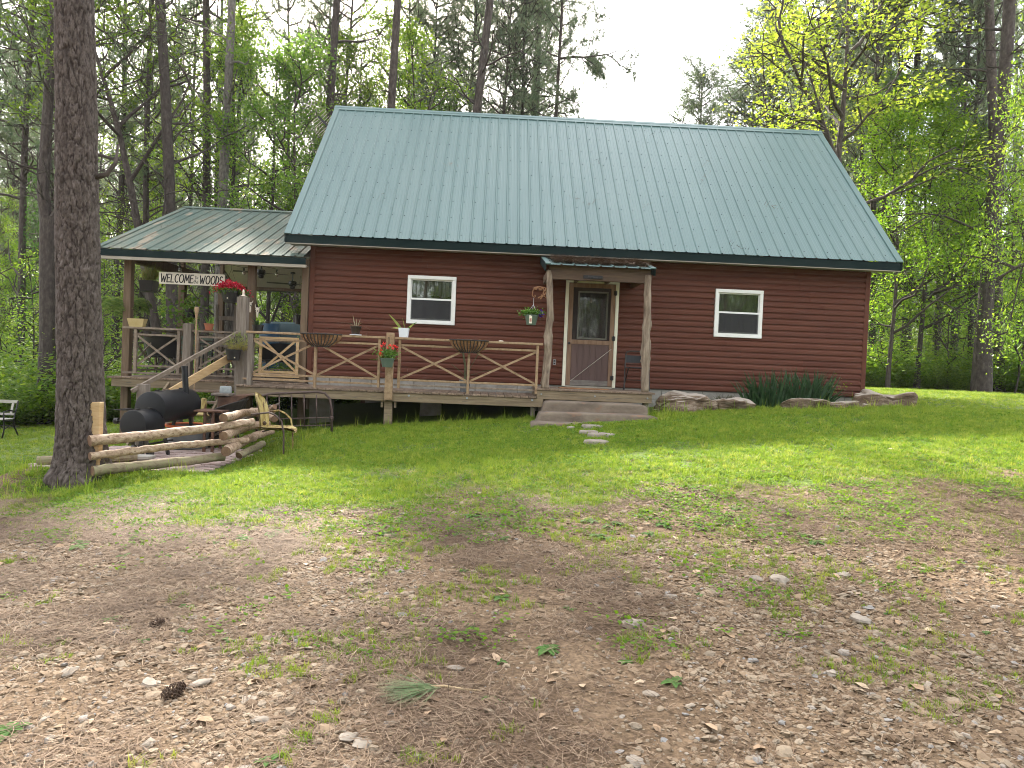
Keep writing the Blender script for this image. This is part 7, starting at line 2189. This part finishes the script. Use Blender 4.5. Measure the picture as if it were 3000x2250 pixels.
rgt = np.random.default_rng(5)
placed = []
for (vx, vy, Y, key, s_, wd, tl, iv, lab) in spots:
    x = spot(vx, vy, Y)
    z0 = gz(x, Y)
    if tl: x = x - math.tan(tl) * 0
    cat = 'tree'; nm = 'pine_tree' if key[:3] in ('tal', 'mid', 'lig', 'for', 'bus') else 'broadleaf_tree'
    rzz = 0.0 if key in ('light1', 'fork', 'lean0') else rgt.uniform(0, 6.28)
    t = plant(key, x, Y, lab, cat, nm, None, s_, rzz, None, (0, tl), {None: None, 'A': ivyA, 'B': ivyB}[iv], wd)
    if tl:   # tilt about Y after the turn
        t.rotation_mode = 'XYZ'; t.matrix_world = Matrix.Translation((x, Y, z0)) @ Matrix.Rotation(tl, 4, 'Y') @ Matrix.Rotation(rzz, 4, 'Z') @ Matrix.Diagonal((s_ * wd, s_ * wd, s_, 1))
    placed.append((x, Y))

def free(x, y, dmin):
    return all((x - a) ** 2 + (y - b_) ** 2 > dmin ** 2 for a, b_ in placed)
rgf = random.Random(17)
def in_gap(x, y):
    s_ = (x - CAM.x) / (y - CAM.y); return .055 < s_ < .39
labs = {('l', 'p'): ('slender pine in the wood beyond and left of the porch', 'pines in the wood left of the cabin'),
        ('l', 'b'): ('leafy tree among the pines beyond and left of the porch', 'leafy trees in the wood left of the cabin'),
        ('c', 'p'): ('pine in the far wood seen above the cabin roof', 'far pines seen over the cabin roof'),
        ('c', 'b'): ('leafy tree in the far wood seen above the cabin roof', 'leafy trees seen over the cabin roof'),
        ('r', 'p'): ('slender pine in the wood right of the cabin', 'pines in the wood right of the cabin'),
        ('r', 'b'): ('leafy tree in the wood right of the cabin', 'leafy trees in the wood right of the cabin')}
def forest(n, smin, smax, tmin, tmax, side, keys, dmin, smul=(.9, 1.15)):
    c_ = 0; tries = 0
    while c_ < n and tries < n * 40:
        tries += 1
        t = tmin + (tmax - tmin) * rgf.random() ** .9; s_ = rgf.uniform(smin, smax)
        x = CAM.x + s_ * t; y = CAM.y + t
        if in_gap(x, y): continue
        if y < float(wood_edge(x)) + 1.5: continue
        if not free(x, y, dmin): continue
        key = rgf.choice(keys); k2 = 'p' if key[:3] in ('tal', 'mid') else 'b'
        kind_ = 'pine' if k2 == 'p' else 'leafy tree'
        vx_ = 1500 + FPX * ((x - CAM.x) * AX.x + (y - CAM.y) * AX.y) / ((x - CAM.x) * AF.x + (y - CAM.y) * AF.y)
        sec = [(120, 'left of the forked tree'), (300, 'beside the huge foreground trunk'), (500, 'above the outer porch roof end'), (900, 'above the inner porch roof end'), (1130, 'over the left ridge end'), (1500, 'over the ridge left of the lone pine'),
               (2450, 'behind the yellow leaved crown'), (2650, 'right of the cabin gable'), (2880, 'left of the thickest right pine'), (3300, 'right of the thickest right pine')]
        where = next((w_ for lim, w_ in sec if vx_ < lim), 'at the far right')
        dep = 'nearer' if t < 36 else ('farther' if t < 49 else 'distant')
        lab = '%s slender %s in the wood, %s' % (dep, kind_, where); grp = '%s %ss %s' % (dep, kind_, where)
        plant(key, x, y, lab, 'tree', 'pine_tree' if k2 == 'p' else 'broadleaf_tree', grp, rgf.uniform(*smul), rgf.uniform(0, 6.28), None, (rgf.uniform(-.03, .03), rgf.uniform(-.03, .03)), None, rgf.uniform(.7, 1.0))
        placed.append((x, y)); c_ += 1
forest(42, -.80, -.20, 27, 62, 'l', ['mid0', 'mid1', 'mid2'], 2.0)
forest(18, -.80, -.22, 26, 50, 'l', ['broad0', 'bright0', 'broad2', 'bright1'], 2.2, (.5, .8))
forest(12, -.20, .05, 36, 62, 'c', ['mid0', 'mid1', 'mid2'], 2.5)
forest(4, -.20, .0, 30, 40, 'c', ['broad0', 'broad1'], 2.5, (.9, 1.05))
forest(26, .31, .85, 28, 60, 'r', ['mid0', 'mid1', 'mid2'], 2.0)
forest(18, .42, .85, 28, 50, 'r', ['broad0', 'bright0', 'bright1', 'bright1'], 2.2, (.55, .85))
for (x, y, k) in ((-12, -27, 'mid0'), (-8, -25, 'mid1'), (-4, -29, 'mid2'), (-.5, -26, 'broad0'), (3, -28, 'mid0'), (6.5, -25, 'broad2'), (10, -29, 'mid1'), (13.5, -26, 'mid2'), (17, -28, 'broad0'), (21, -26, 'mid0')):
    plant(k, x, y, 'tree across the drive, seen only as a pale reflection in the window glass', 'tree', 'pine_tree', 'trees reflected in the windows', 1, x, None, (0, 0), None, 1)

# saplings along the wood edge
for i, (vx, Y, k, lab) in enumerate(((215, 7.5, 'sapling0', 'leafy sapling just left of the porch corner post'), (60, 9.0, 'sapling0', 'low sapling beyond the garden bench'), (175, 8.3, 'sapling1', 'pale leaved sapling beside the huge pine trunk'),
                        (1920, 12.8, 'sapling1', 'pale leaved sapling by the right corner of the cabin'), (2050, 13.0, 'sapling0', 'sapling at the lawn edge left of the thickest right pine'), (2195, 11.0, 'sapling1', 'sapling at the far right lawn edge'))):
    x = spot(vx, 800, Y); plant(k, x, Y, lab, 'sapling', 'sapling', None, rgf.uniform(.7, 1.0), rgf.uniform(0, 6))

# ---- far wood behind everything, one mass
def combined(key):
    tr, cr = TREES[key]
    nv = len(tr.vertices); v = [tuple(x.co) for x in tr.vertices] + [tuple(x.co) for x in cr.vertices]
    f = [tuple(p.vertices) for p in tr.polygons]; n1 = len(f); f += [tuple(i + nv for i in p.vertices) for p in cr.polygons]
    me = bpy.data.meshes.new('tree'); me.from_pydata(v, [], f); me.materials.append(tr.materials[0]); me.materials.append(cr.materials[0])
    me.polygons.foreach_set('material_index', [0] * n1 + [1] * (len(f) - n1))
    a_ = me.attributes.new('tint', 'FLOAT', 'FACE'); src = np.zeros(len(cr.polygons), np.float32); cr.attributes['tint'].data.foreach_get('value', src)
    a_.data.foreach_set('value', np.concatenate([np.zeros(n1, np.float32), src]))
    return bpy.data.objects.new('tree', me)
fp_ = []; rg = np.random.default_rng(303)
for i in range(130):
    x = rg.uniform(-45, 50); y = rg.uniform(-75, -36); fp_.append((x, y, gz(x, y) - .3))
for i in range(700):
    t = rg.uniform(60, 115); s_ = rg.uniform(-.95, 1.0)
    if .045 < s_ < .36: continue
    x = CAM.x + s_ * t; y = CAM.y + t; fp_.append((x, y, gz(x, y) - .3))
n = len(fp_); sc3 = rg.uniform(.75, .98, n); 
scatter('far_wood', fp_, [combined('mid0'), combined('mid1'), combined('broad1')], np.stack([sc3] * 3, -1), np.stack([np.zeros(n), np.zeros(n), rg.uniform(0, 6.28, n)], -1), rg.integers(0, 3, n), 'hazy mass of far pines and leafy trees closing off the wood', 'woods')

# ---- undergrowth: leafy shrubs, one mass
def shrub_mesh(seed, mat, h=1.3, w=.7, n=900, leaf=.085):
    rg = np.random.default_rng(seed); mb_ = MB(); tips = []
    for k in range(9):
        a = rg.uniform(0, 6.28); grow(rg, mb_, (0, 0, 0), (math.cos(a) * .6, math.sin(a) * .6, 1), h * rg.uniform(.6, 1.0), .012, 1, tips, 4, .4, .05, (3, 5), .6)
    P = np.array([p for p, d in tips]); per = max(1, n // len(P))
    C_ = np.repeat(P, per, 0) + rg.normal(size=(len(P) * per, 3)) * np.array([.16, .16, .09])
    co, f = leaf_arrays(C_, leaf, rg, .8)
    me = fast_mesh('shrub', co, f, M[mat], False, [('tint', 'FACE', rg.random(len(f)))])
    return bpy.data.objects.new('shrub', me)
pts = []; scs = []; pk = []
rg = np.random.default_rng(404); cnt = 0
for i in range(330):
    x = rg.uniform(10.8, 31) if i % 3 else rg.uniform(-22, -4.4); y = float(wood_edge(x)) + .3 + 3.5 * rg.random() ** 1.3; pts.append((x, y, gz(x, y) - .05)); scs.append(rg.uniform(.35, 1.35) ** 1.2); pk.append(int(rg.choice([0, 2, 2, 3])))
for i in range(160):
    x = rg.uniform(-6.5, .2); y = rg.uniform(7.7, 12); pts.append((x, y, gz(x, y) - .05)); scs.append(rg.uniform(.6, 1.1)); pk.append(int(rg.integers(0, 4)))
while cnt < 2600:
    s_ = rg.uniform(-.95, 1.0); t = 18 + 40 * rg.random() ** 1.4; x = CAM.x + s_ * t; y = CAM.y + t
    we = float(wood_edge(x)); 
    if y < we + .3 * rg.random(): continue
    if -4.2 < x < 11.5 and y < 9.3: continue
    if .0 < s_ < .30 and y > 12: cnt += 1; continue
    near = max(0, 1 - (y - we) / 6)
    pts.append((x, y, gz(x, y) - .05)); scs.append(rg.uniform(.5, 1.2) * (1.0 - .25 * near) + (.9 * rg.random() ** 3 if near < .6 else 0)); pk.append(rg.choice([0, 1, 2, 3], p=[.3, .12, .38, .2])); cnt += 1
n = len(pts); sc1 = np.array(scs)
scatter('undergrowth', pts, [shrub_mesh(1, 'leaf_mid'), shrub_mesh(2, 'leaf_dark', 1.5), shrub_mesh(3, 'leaf_bright', 1.1), shrub_mesh(4, 'leaf_mid', 1.8, n=1100)], np.stack([sc1 * 1.25, sc1 * 1.25, sc1], -1), np.stack([np.zeros(n), np.zeros(n), rg.uniform(0, 6.28, n)], -1), pk, 'tangle of leafy undergrowth along the edge of the wood', 'undergrowth')

# ================================================================== GRASS, GRAVEL, STRAW
def tuft(seed, n, r, h, w):
    rg = np.random.default_rng(seed); mb_ = MB()
    for k in range(n):
        a = rg.uniform(0, 6.28); rr_ = r * math.sqrt(rg.random()); p = Vector((rr_ * math.cos(a), rr_ * math.sin(a), -.005))
        a2 = rg.uniform(0, 6.28); ln_ = rg.uniform(.1, .9); d = Vector((math.cos(a2) * ln_, math.sin(a2) * ln_, 1)).normalized(); L = h * rg.uniform(.55, 1.25)
        s_ = Vector((-math.sin(a2), math.cos(a2), 0)) * w * .5
        m1 = p + d * L * .55; d2 = (d + Vector((d.x, d.y, -.5)) * .6).normalized(); m2 = m1 + d2 * L * .5
        mb_.add([p - s_, p + s_, m1 + s_ * .8, m1 - s_ * .8, m2], [(0, 1, 2, 3), (3, 2, 4)])
    return mb_
rg = np.random.default_rng(500)
def sample(n, x0, x1, y0, y1): return rg.uniform(x0, x1, n), rg.uniform(y0, y1, n)
def blocked(X, Y):
    b_ = (X > -3.5) & (X < 11.0) & (Y > -.35) & (Y < 7.2)
    b_ |= (X > -.9) & (X < 4.5) & (Y > -1.40) & (Y < 0)
    b_ |= (X > 4.3) & (X < 6.5) & (Y > -2.5) & (Y < 0)
    b_ |= (X > -2.45) & (X < .02) & (Y > -4.82) & (Y < -2.3)
    b_ |= ((X - xc[10]) ** 2 + (Y - Yt) ** 2 < .36 ** 2)
    return b_
GP = [tuft(1, 22, .055, .055, .0065), tuft(2, 22, .055, .070, .0065), tuft(3, 18, .05, .045, .0055), tuft(4, 16, .045, .10, .006), tuft(5, 7, .03, .20, .007)]
Xs = []; Ys = []
for (n, x0, x1, y0, y1) in ((62000, -3.5, 13.5, -9.4, -1.2), (15000, 7, 20, -5, 14), (14000, -14, -1.5, -5, 7), (2500, -1.2, 5, -1.8, -1.3)):
    X, Y = sample(n, x0, x1, y0, y1); Xs.append(X); Ys.append(Y)
X = np.concatenate(Xs); Y = np.concatenate(Ys)
d = lawn_mask(X, Y); d = np.where(Y > wood_edge(X) + 1.0, 0, d)
patch = fbm(X * 1.2, Y * 1.2, 71)
d = d * np.clip(.35 + 1.3 * sstep(.30, .50, patch), 0, 1)
keep = (rg.random(len(X)) < d) & ~blocked(X, Y); X = X[keep]; Y = Y[keep]
# sparse tufts over the bare gravel
X2, Y2 = sample(75000, -8, 13, -12.6, -5.5)
pt2 = fbm(X2 * 1.1, Y2 * 1.1, 81) * .55 + fbm(X2 * 4.2, Y2 * 4.2, 82) * .45
side = sstep(-1, 5.5, X2) * .05
thr = .575 - side - .12 * sstep(-9.6, -7.4, Y2)
k2 = (pt2 > thr) & (rg.random(len(X2)) < .55) & ~blocked(X2, Y2) & (lawn_mask(X2, Y2) < .6)
X2 = X2[k2]; Y2 = Y2[k2]
# taller fringe along deck, logs, rocks and the pine
fr = []
for (xa, xb, ya, yb, n) in ((-1.0, 4.4, -1.62, -1.38, 210), (6.5, 11.6, -1.45, -1.15, 170), (-.2, 1.2, -3.6, -2.2, 160), (-2.6, .0, -5.2, -4.85, 110), (-3.2, -.9, -6.0, -5.3, 260), (6.2, 6.9, -2.6, -1.6, 60), (-3.4, 0, -2.3, -.4, 200)):
    for k in range(n): fr.append((rg.uniform(xa, xb), rg.uniform(ya, yb)))
fr = np.array(fr)
XX = np.concatenate([X, X2, fr[:, 0]]); YY = np.concatenate([Y, Y2, fr[:, 1]])
n = len(XX); nf = len(fr)
pk = rg.choice([0, 1, 2, 3], size=n, p=[.4, .25, .25, .1]); pk[-nf:] = rg.choice([1, 3, 4], size=nf, p=[.35, .4, .25])
sc1 = rg.uniform(.7, 1.25, n) * (.85 + .5 * (fbm(XX * .8, YY * .8, 91) - .5)); sc1[len(X):len(X) + len(X2)] *= .62; sc1[-nf:] *= rg.uniform(.8, 1.5, nf)
far = 1 + .6 * sstep(0, 12, YY); 
scatter('lawn_grass', np.stack([XX, YY, ground_z(XX, YY)], -1), [proto_obj('tuft', g_, M['grass']) for g_ in GP], np.stack([sc1 * far, sc1 * far, sc1], -1), np.stack([rg.normal(size=n) * .1, rg.normal(size=n) * .1, rg.uniform(0, 6.28, n)], -1), pk, 'short green lawn grass thinning into tufts over the gravel', 'grass')

# clover and small broad leaves mixed through the lawn edge
def clover(seed, n=20, r=.07, leaf=.019, h=.035):
    rg_ = np.random.default_rng(seed); C_ = np.stack([rg_.normal(size=n) * r, rg_.normal(size=n) * r, rg_.uniform(.4, 1, n) * h], -1)
    co, f = leaf_arrays(C_, leaf, rg_, 1.2, .9); return bpy.data.objects.new('clover', fast_mesh('clover', co, f, M['clover'], False, [('tint', 'FACE', rg_.random(len(f)))]))
X, Y = sample(22000, -5, 13, -10.8, -2.0); d = lawn_mask(X, Y) * .30 + .75 * np.exp(-((Y - edge_y(X) + .5) / 1.0) ** 2) * sstep(.40, .56, fbm(X * 1.3, Y * 1.3, 95)) + .35 * sstep(.62, .70, fbm(X * 1.8, Y * 1.8, 96))
keep = (rg.random(len(X)) < d) & ~blocked(X, Y); X = X[keep]; Y = Y[keep]; n = len(X)
scatter('clover_patch', np.stack([X, Y, ground_z(X, Y)], -1), [clover(1), clover(2), clover(3, 14, .05, .026, .04)], np.stack([rg.uniform(.7, 1.4, n)] * 3, -1), np.stack([np.zeros(n), np.zeros(n), rg.uniform(0, 6.28, n)], -1), rg.integers(0, 3, n), 'low clover and small broad leaves mixed into the lawn edge', 'clover')

# stones of the gravel
def stone(seed, flat=.5):
    rg_ = np.random.default_rng(seed); mb_ = MB(); n_, m_ = 7, 5; L0_ = rg_.uniform(.7, 1.0)
    mb_.blob((0, 0, 0), (.5 * rg_.uniform(.8, 1.2), .5 * L0_, .5 * flat * rg_.uniform(.7, 1.2)), n_, m_, .55, seed, .9)
    return proto_obj('stone', mb_, M['gravel'])
X, Y = sample(460000, -5.5, 12.5, -12.9, -6.2)
bare = 1 - lawn_mask(X, Y)
conc = sstep(.30, .62, fbm(X * .8, Y * .8, 61)) * .8 + .2
nearw = np.clip(1.15 - (Y + 12.4) / 6.5, .22, 1)
keep = (rg.random(len(X)) < bare * conc * nearw) & ~blocked(X, Y); X = X[keep]; Y = Y[keep]; n = len(X)
inview = np.abs((X - CAM.x) / np.maximum(Y - CAM.y, .1)) < .95
X = X[inview]; Y = Y[inview]; n = len(X)
sz = np.exp(rg.normal(size=n) * .50) * .0148 * (1 + .25 * sstep(-11.5, -8, Y)); sz = np.clip(sz, .006, .062)
zz_ = ground_z(X, Y) + sz * .05
scatter('gravel', np.stack([X, Y, zz_], -1), [stone(i, .42) for i in range(7)], np.stack([sz, sz * rg.uniform(.8, 1.5, n), sz], -1), np.stack([rg.normal(size=n) * .25, rg.normal(size=n) * .25, rg.uniform(0, 6.28, n)], -1), rg.integers(0, 7, n), 'tan and grey gravel scattered over the bare drive', 'gravel')
# pine straw
def strawp(seed, n=11, r=.075, L=.12, w=.0028):
    rg_ = np.random.default_rng(seed); mb_ = MB()
    for k in range(n):
        a = rg_.uniform(0, 6.28); c_ = Vector((rg_.normal() * r, rg_.normal() * r, rg_.uniform(.002, .014))); l_ = L * rg_.uniform(.5, 1.2) / 2
        d_ = Vector((math.cos(a), math.sin(a), rg_.normal() * .06)); s_ = Vector((-math.sin(a), math.cos(a), 0)) * w / 2; md_ = Vector((-math.sin(a), math.cos(a), 0)) * rg_.normal() * .008
        mb_.add([c_ - d_ * l_ - s_, c_ - d_ * l_ + s_, c_ + md_ + s_, c_ + md_ - s_, c_ + d_ * l_ + s_ * .5, c_ + d_ * l_ - s_ * .5], [(0, 1, 2, 3), (3, 2, 4, 5)])
    return proto_obj('straw', mb_, M['straw'])
X, Y = sample(80000, -6, 13, -12.9, -5.8)
bare = 1 - lawn_mask(X, Y) * .85; conc = sstep(.42, .62, fbm(X * .9 + 40, Y * .9, 63)) * .75 + .12
keep = (rg.random(len(X)) < bare * conc) & ~blocked(X, Y) & (np.abs((X - CAM.x) / np.maximum(Y - CAM.y, .1)) < .95); X = X[keep]; Y = Y[keep]; n = len(X)
wsc = 1 + .9 * sstep(-11, -7, Y)
scatter('pine_straw', np.stack([X, Y, ground_z(X, Y) + .004], -1), [strawp(i) for i in range(6)], np.stack([np.ones(n), np.ones(n), wsc], -1), np.stack([rg.normal(size=n) * .06, rg.normal(size=n) * .06, rg.uniform(0, 6.28, n)], -1), rg.integers(0, 6, n), 'brown fallen pine needles strewn over the bare drive', 'pine straw')
# dead leaves
X, Y = sample(1600, -8, 12, -12.6, -1.2)
keep = ((lawn_mask(X, Y) < .5) | (rg.random(len(X)) < .08)) & ~blocked(X, Y); X = X[keep]; Y = Y[keep]; n = len(X)
co, f = leaf_arrays(np.zeros((3, 3)) , .07, rg, .2); dl = []
for i in range(3):
    mb_ = MB(); mb_.add([(-.035, 0, 0), (-.01, -.018, .008), (.02, -.014, .004), (.04, 0, .002), (.018, .016, .010), (-.012, .017, .002), (0, 0, .014 - .006 * i)], [(0, 1, 6), (1, 2, 6), (2, 3, 6), (3, 4, 6), (4, 5, 6), (5, 0, 6)]); dl.append(proto_obj('leaf', mb_, M['deadleaf']))
scatter('dead_leaves', np.stack([X, Y, ground_z(X, Y) + .008], -1), dl, np.stack([rg.uniform(.5, 1.2, n)] * 3, -1), np.stack([rg.normal(size=n) * .2, rg.normal(size=n) * .2, rg.uniform(0, 6.28, n)], -1), rg.integers(0, 3, n), 'curled dead leaves lying over the drive and by the steps', 'dead leaves')
# roof litter
def roof_litter(name, P0, P1, Pn_, xa, xb, n, t0, t1, lab, par, size=1.0, dens=None):
    X = rg.uniform(xa, xb, n); T = rg.uniform(t0, t1, n)
    if dens: 
        k = rg.random(n) < dens(X, T); X = X[k]; T = T[k]; n = len(X)
    pp = np.array([list(P0.lerp(P1, float(t)) + Pn_ * .02) for t in T]); pp[:, 0] = X; pp[:, 2] += (rg.random(n) ** 2 * .05 if par is stoop else 0)
    an_ = math.atan2(-Pn_.y, Pn_.z)
    return scatter(name, pp, [strawp(i + 20, 8, .05 * size, .10 * size, .006) for i in range(3)], np.stack([np.ones(n)] * 3, -1), np.stack([np.full(n, an_) + rg.normal(size=n) * .12, rg.normal(size=n) * .12, rg.uniform(0, 6.28, n)], -1), rg.integers(0, 3, n), None, None, 'stuff', par)
roof_litter('needle_litter', Pe, Pr, Pn, 4.62, 6.30, 3600, .14, .98, '', stoop, .8)
roof_litter('needle_litter', PE, PR, pn, -3.6, -.1, 260, .04, .9, '', porch, 1.0, lambda X, T: .05 + .9 * np.exp(-((X + .9) / .25) ** 2 - ((T - .13) / .05) ** 2) + .9 * (X > -.45) * (T < .25) + .5 * np.exp(-((X + 2.0) / .2) ** 2 - ((T - .6) / .05) ** 2))

# ---- individually placed things on the ground
def weed(seed, n, L):
    rg_ = np.random.default_rng(seed); q = MB()
    for k in range(n):
        a = k * 2.4 + rg_.uniform(-.3, .3); e = rg_.uniform(.2, .7); l_ = L * rg_.uniform(.6, 1.1); p = Vector((0, 0, .005)); d_ = Vector((math.cos(a), math.sin(a), e)).normalized(); s_ = Vector((-math.sin(a), math.cos(a), 0)); v = []
        for i in range(6):
            t = i / 5; w = l_ * .42 * (math.sin(PI * min(1, .08 + t * .92)) ** .8) * .5 + .001
            v += [tuple(p - s_ * w + Vector((0, 0, w * .3))), tuple(p), tuple(p + s_ * w + Vector((0, 0, w * .3)))]; p = p + d_ * l_ / 5; d_ = (d_ + Vector((0, 0, -.22))).normalized()
        q.add(v, [x for i in range(5) for x in ((3 * i, 3 * i + 1, 3 * i + 4, 3 * i + 3), (3 * i + 1, 3 * i + 2, 3 * i + 5, 3 * i + 4))])
    me = bpy.data.meshes.new('weed_plant'); me.from_pydata(q.v, [], q.f); me.materials.append(M['weed']); me.update()
    a_ = me.attributes.new('tint', 'FLOAT', 'FACE'); a_.data.foreach_set('value', rg_.random(len(me.polygons)).astype(np.float32)); return me
WD = [weed(1, 9, .12), weed(2, 7, .10), weed(3, 11, .11)]
def put_weed(px_, py_, s_, k, lab, grp=None):
    p = on_ground(px_, py_); o = bpy.data.objects.new('weed_plant', WD[k % 3]); COL.objects.link(o); o.location = (p.x, p.y, gz(p.x, p.y)); o.scale = (s_ * .8, s_ * .8, s_ * .6); o.rotation_euler = (0, 0, k * 1.3)
    tag(o, lab, 'weed', grp or 'broad leaved weeds growing in the bare drive')
put_weed(1606, 1915, .95, 0, 'broad leaved weed alone in the lower middle of the gravel')
put_weed(1975, 2015, 1.0, 1, 'largest lone broad leaved weed right of centre in the gravel')
put_weed(1080, 1645, .9, 2, 'leafy weed rosette left of centre near the middle of the gravel')
put_weed(1470, 1755, .8, 0, 'pale weed rosette in the centre of the gravel')
put_weed(325, 1825, 1.0, 1, 'weed rosette on the left of the gravel')
put_weed(1440, 2055, .7, 2, 'small weed right of the fallen needle sprig')
put_weed(20, 2150, 1.1, 0, 'weed at the bottom left corner of the picture')
put_weed(790, 2240, .8, 1, 'half cut off weed at the bottom edge')
rw = random.Random(9)
for k in range(46):
    px_ = rw.uniform(180, 1250); py_ = 1560 + rw.gauss(0, 28) + (px_ - 180) * -.02
    w_ = ['below the huge pine', 'below the log fence', 'below the iron headboard', 'below the tall rail post'][min(3, int((px_ - 180) / 268))]
    put_weed(px_, py_, rw.uniform(.6, 1.15), k, 'broad leaved weed in the leafy band at the lawn edge, ' + w_, 'weeds at the lawn edge ' + w_)
for k in range(44):
    px_ = rw.uniform(1350, 2500); py_ = 1530 + rw.gauss(0, 32)
    w_ = ['left of the entry steps', 'in line with the entry steps', 'in line with the right window', 'in line with the right cabin corner'][min(3, int((px_ - 1350) / 288))]
    put_weed(px_, py_, rw.uniform(.6, 1.15), k, 'broad leaved weed along the lawn edge, ' + w_, 'weeds along the lawn edge ' + w_)
for k in range(22):
    px_ = rw.uniform(150, 2900); py_ = rw.uniform(1600, 2000)
    put_weed(px_, py_, rw.uniform(.35, .7), k, 'small scattered weed out on the bare gravel', 'small weeds scattered on the gravel')
def pinecone(px_, py_, L, rz, lab):
    p = on_ground(px_, py_); q = MB(); n = 0
    for j in range(11):
        t = j / 10; r = L * .30 * math.sin(PI * (.15 + .8 * t)) ** .7
        for k in range(8):
            a = k * PI / 4 + j * .39; c_ = Vector((L * (t - .5), math.cos(a) * r, math.sin(a) * r)); n_ = Vector((.35, math.cos(a), math.sin(a))).normalized()
            q.bar(c_ - n_ * L * .06, c_ + n_ * L * .07, L * .11, L * .03, (1, 0, 0))
    q.tube([(-L * .45, 0, 0), (L * .45, 0, 0)], L * .12, 6)
    o = q.build('pine_cone', M['cone']); o.location = (p.x, p.y, gz(p.x, p.y) + L * .26); o.rotation_euler = (0, -.3, rz); tag(o, lab, 'pine cone', 'pine cones on the gravel')
pinecone(508, 2052, .095, .9, 'open dark pine cone low on the left of the gravel')
pinecone(460, 1838, .07, .4, 'smaller dark pine cone farther back on the left gravel')
pinecone(10, 1528, .06, .2, 'dark pine cone at the far left edge of the picture')
# fallen sprig of green needles with its twig
p = on_ground(1265, 2035); sp_ = thing('needle_sprig', 'fallen spray of green pine needles on a pale broken twig', 'sprig', (p.x, p.y, gz(p.x, p.y)))
rg_ = np.random.default_rng(2); C_ = np.tile([[.0, .0, .012]], (1, 1)); n_ = 150
d_ = np.stack([-1 + rg_.normal(size=n_) * .30, -.55 + rg_.normal(size=n_) * .42, np.abs(rg_.normal(size=n_)) * .12], -1); d_ /= np.linalg.norm(d_, axis=1, keepdims=True)
L3 = .25 * rg_.uniform(.7, 1.1, (n_, 1)); b3 = rg_.normal(size=(n_, 3)) * np.array([.012, .01, .004]) + np.array([0, 0, .015]); s3 = np.cross(d_, [0, 0, 1]) * .0024
co = np.stack([b3 - s3, b3 + s3, b3 + d_ * L3], 1).reshape(-1, 3); me = fast_mesh('needles', co, np.arange(n_ * 3).reshape(-1, 3), M['greenneedle'], False, [('tint', 'FACE', rg_.random(n_))]); o = bpy.data.objects.new('needles', me); COL.objects.link(o); o.parent = sp_
q = MB(); q.tube([(-.01, 0, .015), (.05, .01, .018), (.13, -.005, .014), (.22, -.01, .01)], [.007, .006, .006, .003], 6); q.build('twig', M['palewood'], sp_)
def twig(px0_, py0_, px1_, py1_, r, lab):
    a = on_ground(px0_, py0_); b_ = on_ground(px1_, py1_); a.z = gz(a.x, a.y) + r; b_.z = gz(b_.x, b_.y) + r; m_ = a.lerp(b_, .5) + Vector((0, .02, .012))
    q = MB(); q.tube([a, a.lerp(m_, .5) + Vector((0, .006, .004)), m_, b_], [r, r, r * .8, r * .5], 6); tag(q.build('twig', M['stick']), lab, 'twig')
twig(1128, 2040, 1225, 2046, .007, 'dark twig just left of the green needle sprig')
twig(420, 1775, 565, 1772, .006, 'long thin twig on the left middle gravel')
twig(140, 1890, 215, 1896, .006, 'short twig near the left edge of the gravel')
twig(2230, 1385, 2290, 1392, .01, 'twig half hidden in the grass')
# larger loose stones worth their own object
for k, (px_, py_, L, lab) in enumerate(((765, 2115, .075, 'white angular stone left of the bottom middle'), (1020, 2165, .09, 'rounded brown stone at the lower middle'), (1060, 2190, .09, 'rounded pale stone right of the brown one'), (1150, 2135, .06, 'white flake of stone under the needle sprig'),
      (2280, 1705, .16, 'largest flat tan stone right of the middle'), (2215, 1700, .09, 'white topped stone left of the largest one'), (1860, 1838, .13, 'flat pale stone at the middle right'), (2520, 1825, .15, 'broken pale slab on the right gravel'), (1335, 1965, .09, 'pale stone in the middle gravel'),
      (585, 2010, .09, 'bluish flat stone left of the middle'), (200, 1985, .10, 'flat pale stone at the left'), (440, 2010, .09, 'blue grey flat stone near the pine cone'), (2440, 1985, .07, 'grey stone at the right'), (1870, 1745, .08, 'white cobble above the flat pale stone'), (1965, 1752, .09, 'grey cobble beside the white one'), (2470, 1690, .1, 'tan stone at the right middle'), (1860, 2240, .08, 'pale stone at the bottom edge'))):
    p = on_ground(px_, py_); q = MB(); q.blob((0, 0, 0), (L / 2, L * .36, L * .17), 12, 8, .55, k + 30, .8)
    o = q.build('loose_stone', M['flag'], None, 'auto'); o.location = (p.x, p.y, gz(p.x, p.y) + L * .05); o.rotation_euler = (.1, .1, k * 1.1); tag(o, lab, 'stone', 'larger loose stones on the gravel')

# needles lying on the main roof
roof_litter('needle_litter', E0, R0, NR, RX0 + .3, RX1 - .3, 90, .01, .9, '', cabin, 1.6, lambda X, T: .15 + .85 * (T < .06))
# ================================================================== thin spring haze
hb = MB(); hb.box(-390, 390, -110, 390, -6, 34)
hm = bpy.data.materials.new('haze_air'); hm.use_nodes = True
for n_ in list(hm.node_tree.nodes): hm.node_tree.nodes.remove(n_)
ho_ = hm.node_tree.nodes.new('ShaderNodeOutputMaterial'); hv = hm.node_tree.nodes.new('ShaderNodeVolumePrincipled')
hv.inputs['Color'].default_value = (0.97, 0.98, 1.0, 1); hv.inputs['Density'].default_value = HAZE; hv.inputs['Anisotropy'].default_value = 0.35
hm.node_tree.links.new(hv.outputs[0], ho_.inputs['Volume'])
tag(hb.build('haze', hm), 'thin pale haze between the trees', 'haze', kind='stuff')
